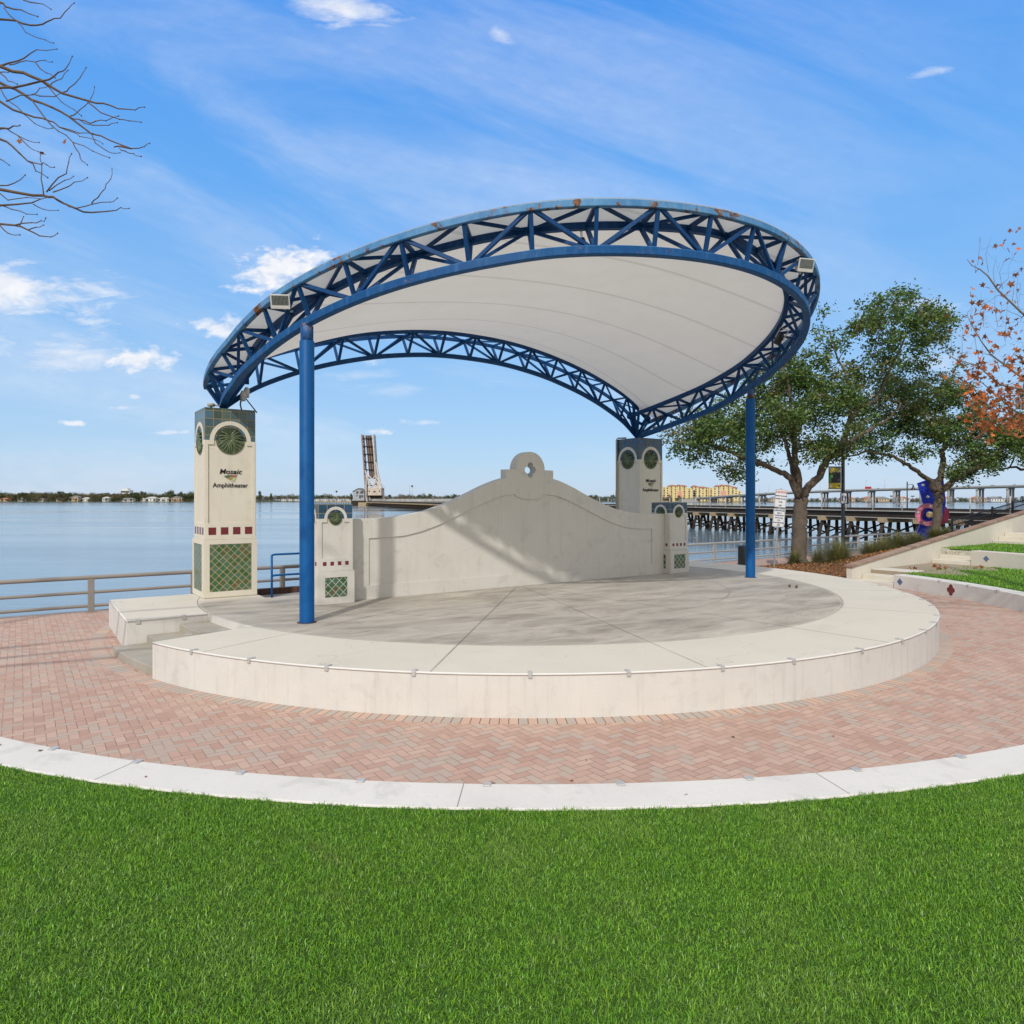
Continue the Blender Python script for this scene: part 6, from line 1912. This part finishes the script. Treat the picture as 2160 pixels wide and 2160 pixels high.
# signal masts
for u, vb, vt, Yd, lb in ((869.5, 1051, 1022, 300, 'railway signal mast with black round target on the trestle'), (710, 1055, 1035, 560, 'small distant signal mast left of the bridge house')):
    p_ = at(u, vb, Yd); m_ = thing('signal_mast', lb, 'signal', (p_.x, p_.y, p_.z - 1.0), 0)
    hgt_ = (vb - vt) * Yd / FPX
    b = MB(); b.tube([(0, 0, 0), (0, 0, hgt_ + 0.6)], 0.10 * Yd / 300, 6); b.build('mast', ['steel_galv'], m_)
    b = MB(); b.lathe([(0.05, -0.12), (0.42 * Yd / 300, -0.1), (0.42 * Yd / 300, 0.1), (0.05, 0.12)], 16); b.xf(Matrix.Translation((0, -0.2, hgt_ + 0.3)) @ Matrix.Rotation(math.pi / 2, 4, 'X') @ Matrix.Scale(1.0, 4) ); b.build('target', ['black_metal'], m_)
    if Yd == 300:
        b = MB(); b.tube([(-1.2, 0, 0), (-1.2, 0, hgt_ + 0.9)], 0.06, 6); b.tube([(-0.9, 0, 0), (-0.9, 0, hgt_)], 0.06, 6)
        for i in range(9): b.bar((-1.2, 0, 0.6 * i + 0.5), (-0.9, 0, 0.6 * i + 0.5), 0.04)
        b.build('ladder', ['steel_galv'], m_)

# second lamp, standing on the trestle
p_ = at(1913.6, 1068, 72.5)
l2 = thing('street_lamp', 'small black double headed lamp behind the trestle posts', 'lamp post', (p_.x, p_.y, 1.0), 0)
b = MB(); b.tube([(0, 0, 0), (0, 0, 4.0)], 0.06, 8); b.build('pole', ['black_metal'], l2)
for sx_ in (1,):
    b = MB(); b.tube([(0, 0, 3.6), (sx_ * 0.3, 0, 3.75), (sx_ * 0.62, 0, 3.7)], 0.03, 6); b.build('arm', ['black_metal'], l2)
    b = MB(); b.lathe([(0.26, 3.15), (0.24, 3.2), (0.10, 3.42), (0.05, 3.68)], 14, (sx_ * 0.62, 0, 0)); b.build('lamp_shade', ['black_metal'], l2)

# ================================================================== ROAD BRIDGE
HB = [(1474, 1000, 4.6), (1560, 935, 8.2), (1640, 895, 10.9), (1730, 855, 12.8), (1815, 820, 13.9), (1933, 775, 14.9), (2050, 735, 15.7), (2154, 700, 16.3), (2400, 620, 17.5), (2800, 520, 18.5)]
hb = thing('road_bridge', 'long concrete road bridge rising over the river behind the trestle', 'bridge')
hpts = [Vector(((u - UC) * Y / FPX, Y, z)) for u, Y, z in HB]
b = MB(); b.sweep(hpts, [(-8.5, -1.7), (8.5, -1.7), (10, -0.4), (10, 0), (-10, 0), (-10, -0.4)]); b.build('deck', ['highway_concrete'], hb)
for s_ in (-9.8, 9.8):
    b = MB(); b.sweep(hpts, [(s_ - 0.2, 0.0), (s_ + 0.2, 0.0), (s_ + 0.2, 1.0), (s_ - 0.2, 1.0)]); b.build('parapet', ['highway_concrete'], hb)
cum = [0.0]
for i in range(len(hpts) - 1): cum.append(cum[-1] + (hpts[i + 1] - hpts[i]).length)


def hb_at(d):
    i = max(0, min(len(hpts) - 2, sum(1 for c_ in cum if c_ <= d) - 1))
    f_ = (d - cum[i]) / (cum[i + 1] - cum[i]); dr = (hpts[i + 1] - hpts[i]).normalized()
    return hpts[i].lerp(hpts[i + 1], f_), Vector((dr.y, -dr.x, 0)).normalized(), dr


d = 26.0
while d < cum[-1] - 5:
    p_, nrm, dr = hb_at(d)
    b = MB()
    b.bar(p_ + nrm * -9.6 + Vector((0, 0, -2.45)), p_ + nrm * 9.6 + Vector((0, 0, -2.45)), 1.8, 1.5)
    for s_ in (-7.6, 0, 7.6): b.tube([p_ + nrm * s_ + Vector((0, 0, -3.0)), Vector((p_.x + nrm.x * s_, p_.y + nrm.y * s_, -2.5))], 1.05, 10)
    b.bar(Vector((p_.x, p_.y, -0.9)) + nrm * -7, Vector((p_.x, p_.y, -0.9)) + nrm * 7, 3.0, 1.0)
    b.build('pier', ['highway_concrete'], hb); d += 27.0
b = MB(); p_ = hpts[0]; b.box(p_.x - 26, p_.x - 1, p_.y - 8, p_.y + 8, -1, p_.z - 1.2); b.build('abutment', ['highway_concrete'], hb)
for u in (1545, 1604, 1624, 1733, 1830, 1870):
    i_ = np.interp(u, [q[0] for q in HB], np.arange(len(HB))); Yd = np.interp(u, [q[0] for q in HB], [q[1] for q in HB]); z_ = np.interp(u, [q[0] for q in HB], [q[2] for q in HB])
    lo = thing('bridge_lamp', 'thin tall lamp pole on the distant road bridge', 'lamp post', ((u - UC) * Yd / FPX, Yd + 4, z_), 0, 'lamp poles on the road bridge')
    b = MB(); b.tube([(0, 0, 0), (0, 0, 11.0)], 0.13, 6); b.tube([(0, 0, 10.9), (1.6, 0, 11.1)], 0.09, 6); b.box(1.2, 2.0, -0.15, 0.15, 10.95, 11.15); b.build('pole', ['steel_galv'], lo)


def car(label, u, mat, L=4.6, H=1.5, box=False):
    Yd = np.interp(u, [q[0] for q in HB], [q[1] for q in HB]); z_ = np.interp(u, [q[0] for q in HB], [q[2] for q in HB])
    o = thing('truck' if box else 'car', label, 'truck' if box else 'car', ((u - UC) * Yd / FPX, Yd - 3.2, z_ + 0.05), R(-32), 'vehicles on the road bridge')
    h2 = H + 1.2
    b = MB(); b.box(-L / 2, L / 2, -0.9, 0.9, 0.35, 0.35 + H * 0.5); b.add([(x, y, z) for z, x0_, x1_, yy in ((0.35 + H * 0.5, -L * 0.38, L * 0.25, 0.85), (h2 if box else 0.35 + H * 0.95, -L * 0.28, L * 0.12, 0.7)) for x, y in ((x0_, -yy), (x1_, -yy), (x1_, yy), (x0_, yy))], [(4, 5, 6, 7), (0, 1, 5, 4), (1, 2, 6, 5), (2, 3, 7, 6), (3, 0, 4, 7)])
    b.build('body', [mat], o, bevel=0.08)
    for x in (-L * 0.3, L * 0.3):
        b = MB(); b.lathe([(0.33, -0.95), (0.33, 0.95)], 12); b.xf(Matrix.Translation((x, 0, 0.33)) @ Matrix.Rotation(math.pi / 2, 4, 'X')); b.build('wheel', ['black_metal'], o)
    if box:
        b = MB(); b.box(-L / 2, L * 0.22, -1.2, 1.2, 0.9, 3.6); b.build('cargo_box', [mat], o)


car('red truck on the road bridge right of the lamp post', 1831, 'car_red', 9.0, 2.0, True)
car('dark car on the road bridge left of the large oak', 1615, 'car_grey')
car('blue car on the bridge close behind the red truck', 1850, 'car_blue')
car('silver car on the bridge ahead of the red truck', 1872, 'car_white')
car('blue car on the bridge right of the forked oak', 2042, 'car_blue', 5.2)
car('brown dark car on the bridge above the black fence', 2090, 'car_grey', 6.5)
car('small grey car on the bridge near the right edge', 2136, 'car_grey')
car('white car on the bridge low ramp by the blue column', 1545, 'car_white')

# ================================================================== FAR BANK: condominiums, houses, trees
YK = 1085.0
KS = YK / FPX


def block(name, label, parts_, group):
    u0_ = min(p[0] for p in parts_)
    o = thing(name, label, 'apartment block', ((u0_ - UC) * KS, YK, -0.4), 0, group)
    ox = (u0_ - UC) * KS
    zb = -0.4
    wb = MB(); cb_ = MB(); rb = MB(); win = MB(); pk = MB()
    for (ua, ub, vt, floors, dep, style, roof) in parts_:
        x0_, x1_ = (ua - UC) * KS - ox, (ub - UC) * KS - ox
        h = CAMZ + (VH - vt) * KS - zb
        y0_, y1_ = dep, dep + 16
        (cb_ if style == 'cream' else wb).box(x0_, x1_, y0_, y1_, 0, h)
        if roof:
            rb.add([(x0_ - 0.8, y0_ - 0.8, h + 0.05), (x1_ + 0.8, y0_ - 0.8, h + 0.05), (x1_ + 0.8, y1_ + 0.8, h + 0.05), (x0_ - 0.8, y1_ + 0.8, h + 0.05),
                    (x0_ + (x1_ - x0_) * 0.3, y0_ + 8, h + 2.3), (x0_ + (x1_ - x0_) * 0.7, y0_ + 8, h + 2.3)],
                   [(0, 1, 5, 4), (1, 2, 5), (2, 3, 4, 5), (3, 0, 4), (3, 2, 1, 0)])
        else: cb_.box(x0_ - 0.2, x1_ + 0.2, y0_ - 0.3, y1_, h, h + 0.6)
        nb = max(1, int((x1_ - x0_) / 4.6))
        fh = h / floors
        for f_ in range(floors):
            for k in range(nb):
                xc = x0_ + (k + 0.5) * (x1_ - x0_) / nb; ww = 1.5 if (k + f_) % 2 else 2.3
                if style == 'pink' and f_ < floors - 2: continue
                win.box(xc - ww / 2, xc + ww / 2, y0_ - 0.08, y0_ + 0.3, f_ * fh + 0.9, f_ * fh + fh * 0.78)
                if (k % 2) == 0: cb_.box(xc - ww / 2 - 0.4, xc + ww / 2 + 0.4, y0_ - 1.4, y0_, f_ * fh + 0.25, f_ * fh + 0.85)
        if style == 'pink': pk.box(x0_ + 0.4, x1_ - 0.4, y0_ - 0.25, y0_, 3.0, h * 0.66)
        if style == 'yellow' and nb > 1: pk.box(x0_ + 0.2, x0_ + 1.4, y0_ - 0.2, y0_, 1.0, h * 0.45)
    body = wb.build('wall', ['condo_yellow'], o)
    if cb_.f: cb_.build('balcony_wall', ['condo_cream'], o)['kind'] = 'stuff'
    if rb.f: rb.build('roof', ['roof_terracotta'], o)
    win.build('window', ['window_dark'], o)
    if pk.f: pk.build('pink_panel', ['condo_pink'], o)


block('apartment_block', 'left yellow apartment block with terracotta roofs right of the navy capped pillar',
      [(1390, 1398, 1028, 6, 4, 'yellow', False), (1398, 1412, 1027.5, 6, 2, 'yellow', False), (1412, 1429, 1025.5, 7, 0, 'yellow', True), (1429, 1438, 1025, 7, -2, 'pink', True), (1438, 1449, 1026, 7, 0, 'yellow', True), (1449, 1460, 1030, 6, 2, 'yellow', False), (1460, 1468, 1034, 5, 4, 'cream', False)], 'apartment blocks across the river')
block('apartment_block', 'right yellow apartment block with terracotta roofs left of the right blue column',
      [(1464, 1474, 1026.5, 7, 4, 'yellow', True), (1474, 1496, 1029, 6, 6, 'yellow', True), (1496, 1512, 1029, 6, 0, 'yellow', False), (1512, 1520, 1026, 7, 0, 'cream', True), (1520, 1531, 1025, 7, -2, 'pink', True), (1531, 1543, 1025.5, 7, 0, 'yellow', True), (1543, 1557, 1029, 6, 2, 'yellow', True), (1557, 1566, 1036, 4, 4, 'yellow', False)], 'apartment blocks across the river')

# far trees: five crowns, copied along the bank


def far_tree(name, h, r, mat, seed, shape):
    rs = np.random.default_rng(seed)
    o = bpy.data.objects.new(name, None); COL.objects.link(o)
    b = MB(); b.tube([(0, 0, -0.5), (0.2, 0, h * 0.35), (0.0, 0.1, h * 0.8)], [0.45, 0.35, 0.12], 6); b.build('trunk', ['bark_oak'], o)
    tips = []
    while len(tips) < 46:
        q_ = rs.uniform(-1, 1, 3)
        if np.linalg.norm(q_) > 1: continue
        if shape == 'round': p_ = (q_[0] * r, q_[1] * r, h * 0.60 + q_[2] * h * 0.38)
        elif shape == 'tall': p_ = (q_[0] * r * (1.1 - 0.5 * (q_[2] + 1)), q_[1] * r * (1.1 - 0.5 * (q_[2] + 1)), h * 0.56 + q_[2] * h * 0.46)
        else: p_ = (q_[0] * r, q_[1] * r, h * 0.5 + q_[2] * h * 0.48)
        tips.append(p_)
    v, f = leaf_quads(np.array(tips), 16, r * 0.17, 0.85, 1.25, rs)
    fast_mesh('crown', v, f, 4, [mat], o)
    return o


def palm(seed, h):
    rs = np.random.default_rng(seed)
    o = bpy.data.objects.new('palm_tree', None); COL.objects.link(o)
    b = MB(); b.tube([(0, 0, -0.5), (0.1, 0, h * 0.5), (0, 0, h)], [0.3, 0.24, 0.2], 6); b.build('trunk', ['bark_pale'], o)
    b = MB()
    for k in range(18):
        a = 2 * math.pi * k / 18 + rs.uniform(-0.2, 0.2); l_ = rs.uniform(2.2, 3.0); up_ = rs.uniform(0.0, 1.6)
        d_ = Vector((math.cos(a), math.sin(a), 0)); sd = Vector((-math.sin(a), math.cos(a), 0)) * 0.45
        p0_, p1_, p2_ = Vector((0, 0, h)), d_ * l_ * 0.55 + Vector((0, 0, h + up_)), d_ * l_ + Vector((0, 0, h + up_ - 1.4))
        b.add([p0_, p1_ + sd, p2_, p1_ - sd], [(0, 1, 2), (0, 2, 3)])
    b.build('crown', ['leaf_far'], o); return o


kinds = [far_tree('broadleaf_tree', 11, 6.5, 'leaf_far', 1, 'round'), far_tree('broadleaf_tree', 10, 7.5, 'leaf_far_olive', 2, 'round'), far_tree('broadleaf_tree', 9, 6, 'leaf_far_brown', 3, 'low'), far_tree('broadleaf_tree', 12, 5.0, 'leaf_far', 4, 'low'), far_tree('pine_tree', 15, 4.2, 'leaf_far', 5, 'tall')]
labs = ['rounded dark green tree on the far bank', 'rounded olive tree on the far bank', 'brownish half bare tree on the far bank', 'bushy green tree on the far bank', 'tall slender pine standing above the far bank trees']
grp = ['dark green trees on the far bank', 'olive trees on the far bank', 'brown trees on the far bank', 'bushy trees on the far bank', 'pines on the far bank']
pal = palm(3, 8.0)
used = [False] * 6


def place_far(kind, u, Y, s, zb=-0.45):
    src = pal if kind == 5 else kinds[kind]
    o = src if not used[kind] else copy_tree(src)
    used[kind] = True
    o.location = ((u - UC) * Y / FPX, Y, zb); o.rotation_euler = (0, 0, random.uniform(0, 6.28)); o.scale = (s * random.uniform(0.9, 1.15), s, s * random.uniform(0.9, 1.12))
    if kind == 5: tag(o, 'small palm tree on the far bank', 'palm', 'palms on the far bank')
    else: tag(o, labs[kind], 'tree', grp[kind])


rr2 = random.Random(5)
u = -60.0
while u < 430:
    place_far(rr2.choice([0, 0, 1, 1, 2, 3, 3]), u, 1130 + rr2.uniform(-8, 40), rr2.uniform(0.95, 1.4)); u += rr2.uniform(5.2, 8.2)
u = -60.0
while u < 430:
    place_far(rr2.choice([0, 3, 3, 1]), u, 1114 + rr2.uniform(-4, 3), rr2.uniform(0.28, 0.5)); u += rr2.uniform(8, 16)
u = -60.0
while u < 430:
    place_far(rr2.choice([0, 1, 2, 3]), u, 1195 + rr2.uniform(0, 30), rr2.uniform(1.1, 1.35)); u += rr2.uniform(13, 20)
for u, s in ((382, 1.0), (390, 0.9), (548, 1.05), (572, 0.8), (741, 0.8), (1302, 1.15), (1310, 1.0), (305, 0.85)): place_far(4, u, 1150, s)
u = 532.0
while u < 1190:
    near = u < 570
    place_far(rr2.choice([0, 1, 1, 2, 3]), u, 1150 + rr2.uniform(0, 60) if near else 1500 + rr2.uniform(0, 120), rr2.uniform(0.8, 1.05) if near else rr2.uniform(1.0, 1.35)); u += rr2.uniform(6.5, 10.0) if u < 960 else rr2.uniform(16, 26)
u = 1180.0
while u < 1345:
    place_far(rr2.choice([0, 1, 2, 3]), u, 1180 + rr2.uniform(0, 40), rr2.uniform(0.7, 1.0)); u += rr2.uniform(5, 8)
for u in (1396, 1404, 1412, 1428, 1434, 1441, 1449, 1456, 1466, 1500, 1508): place_far(rr2.choice([0, 1, 2]), u, 1062 + rr2.uniform(0, 6), rr2.uniform(0.5, 0.85))
for u in (1472, 1477, 1484, 1410, 1432, 1880, 1893, 1925, 2005, 2020, 2110, 2125): place_far(5, u, 1068 if u < 1500 else 1010, rr2.uniform(0.75, 1.1))
u = 1585.0
while u < 2230:
    place_far(rr2.choice([0, 1, 3, 2]), u, 1075 + rr2.uniform(0, 60), rr2.uniform(0.45, 0.75)); u += rr2.uniform(9, 15)


def house(label, u, Y, wd, hh, wall, roof, group, name='house', rz=0.0, dp=9.0, pitch=2.2, zb=-0.4):
    o = thing(name, label, 'house' if name == 'house' else 'trailer', ((u - UC) * Y / FPX, Y, zb), rz, group)
    x = wd / 2
    b = MB(); b.add([(-x, 0, 0), (x, 0, 0), (x, 0, hh), (-x, 0, hh), (-x, dp, 0), (x, dp, 0), (x, dp, hh), (-x, dp, hh)], [(0, 1, 2, 3), (1, 5, 6, 2), (5, 4, 7, 6), (4, 0, 3, 7)]); b.build('wall', [wall], o)
    b = MB(); b.add([(-x - 0.6, -0.7, hh), (x + 0.6, -0.7, hh), (x + 0.6, dp + 0.7, hh), (-x - 0.6, dp + 0.7, hh), (-x * 0.55, dp / 2, hh + pitch), (x * 0.55, dp / 2, hh + pitch)], [(0, 1, 5, 4), (1, 2, 5), (2, 3, 4, 5), (3, 0, 4), (3, 2, 1, 0)]); b.build('roof', [roof], o)
    b = MB()
    for k in range(max(2, int(wd / 4))):
        xc = -x + (k + 0.5) * wd / max(2, int(wd / 4)); b.box(xc - 0.7, xc + 0.7, -0.06, 0.1, hh * 0.3, hh * 0.8)
    b.build('window', ['window_dark'], o)
    return o


HL = [(8, 14, 4, 'house_tan', 'roof_terracotta', 'low tan house at the left edge of the far bank'), (42, 8, 4, 'house_white', 'roof_grey', 'small white cottage among trees at far left'), (86, 9, 3.5, 'house_white', 'roof_pale', 'flat white cottage second from left on the far bank'),
      (124, 10, 4, 'house_tan', 'roof_pale', 'pale tan cottage near the far shoreline'), (155, 17, 8, 'house_tan', 'roof_grey', 'tall grey roofed house among the far trees'), (180, 11, 5, 'house_white', 'roof_pale', 'pale blue roofed cottage beside the tall house'),
      (222, 11, 6, 'house_white', 'roof_pale', 'white gabled cottage in a gap of the trees'), (268, 22, 4, 'house_white', 'roof_grey', 'long grey boathouse on the far shore'), (303, 12, 4, 'house_white', 'roof_pale', 'small white bungalow right of the boathouse'),
      (318, 18, 6, 'house_white', 'roof_pale', 'cream bungalow with wide windows on the far shore'), (345, 20, 5, 'house_white', 'roof_pale', 'wide white roofed house near the green capped pillar'), (372, 20, 7, 'house_tan', 'roof_grey', 'gabled house just left of the green capped pillar')]
for u, wd, hh, wl_, rf, lb in HL: house(lb, u, 1122, wd * 0.85, hh * 0.9, wl_, rf, 'houses on the far bank', dp=10)
o = thing('office_building', 'white flat topped building rising above the far trees', 'building', ((264 - UC) * 1240 / FPX, 1240, -0.4))
b = MB(); b.box(-8, 8, 0, 12, 0, 19.5); b.box(-6, 4, 1, 10, 19.5, 22.5); b.build('wall', ['house_white'], o)
b = MB(); b.box(-7.5, 7.5, -0.1, 0.2, 15.2, 18.2); b.build('window', ['window_dark'], o)
proto = None
k = 0
for u in [600, 612, 624, 636] + list(range(668, 748, 9)) + list(range(822, 985, 8)):
    if proto is None:
        proto = house('small white mobile home in the trailer park across the river', u, 1300, 9, 3.2, 'house_white', 'roof_pale', 'mobile homes across the river', 'mobile_home', pitch=1.0); o = proto
    else:
        o = copy_tree(proto)
    Yd = 1290 + (k % 3) * 12; o.location = ((u + random.uniform(-2, 2) - UC) * Yd / FPX, Yd, -0.4); o.rotation_euler = (0, 0, random.uniform(-0.3, 0.3)); k += 1
for i, (u, wl_, rf, lb) in enumerate([(1862, 'house_tan', 'roof_grey', 'tan house seen under the road bridge left of centre'), (1838, 'house_tan', 'roof_terracotta', 'orange roofed house under the road bridge by the lamp post'), (1905, 'house_white', 'roof_terracotta', 'white villa under the bridge left of the sculpture'), (1995, 'house_white', 'roof_terracotta', 'white villa under the bridge right of the sculpture'),
                                       (2068, 'house_tan', 'roof_terracotta', 'large salmon roofed villa under the bridge above the fence'), (2105, 'house_white', 'roof_grey', 'long pale low house under the bridge at right'), (1640, 'house_tan', 'roof_grey', 'tan house under the bridge behind the notices'), (1790, 'house_tan', 'roof_terracotta', 'villa under the bridge just right of the number plate')]):
    house(lb, u, 1060, 20, 4.5, wl_, rf, 'villas beyond the road bridge', dp=12, pitch=3.2)
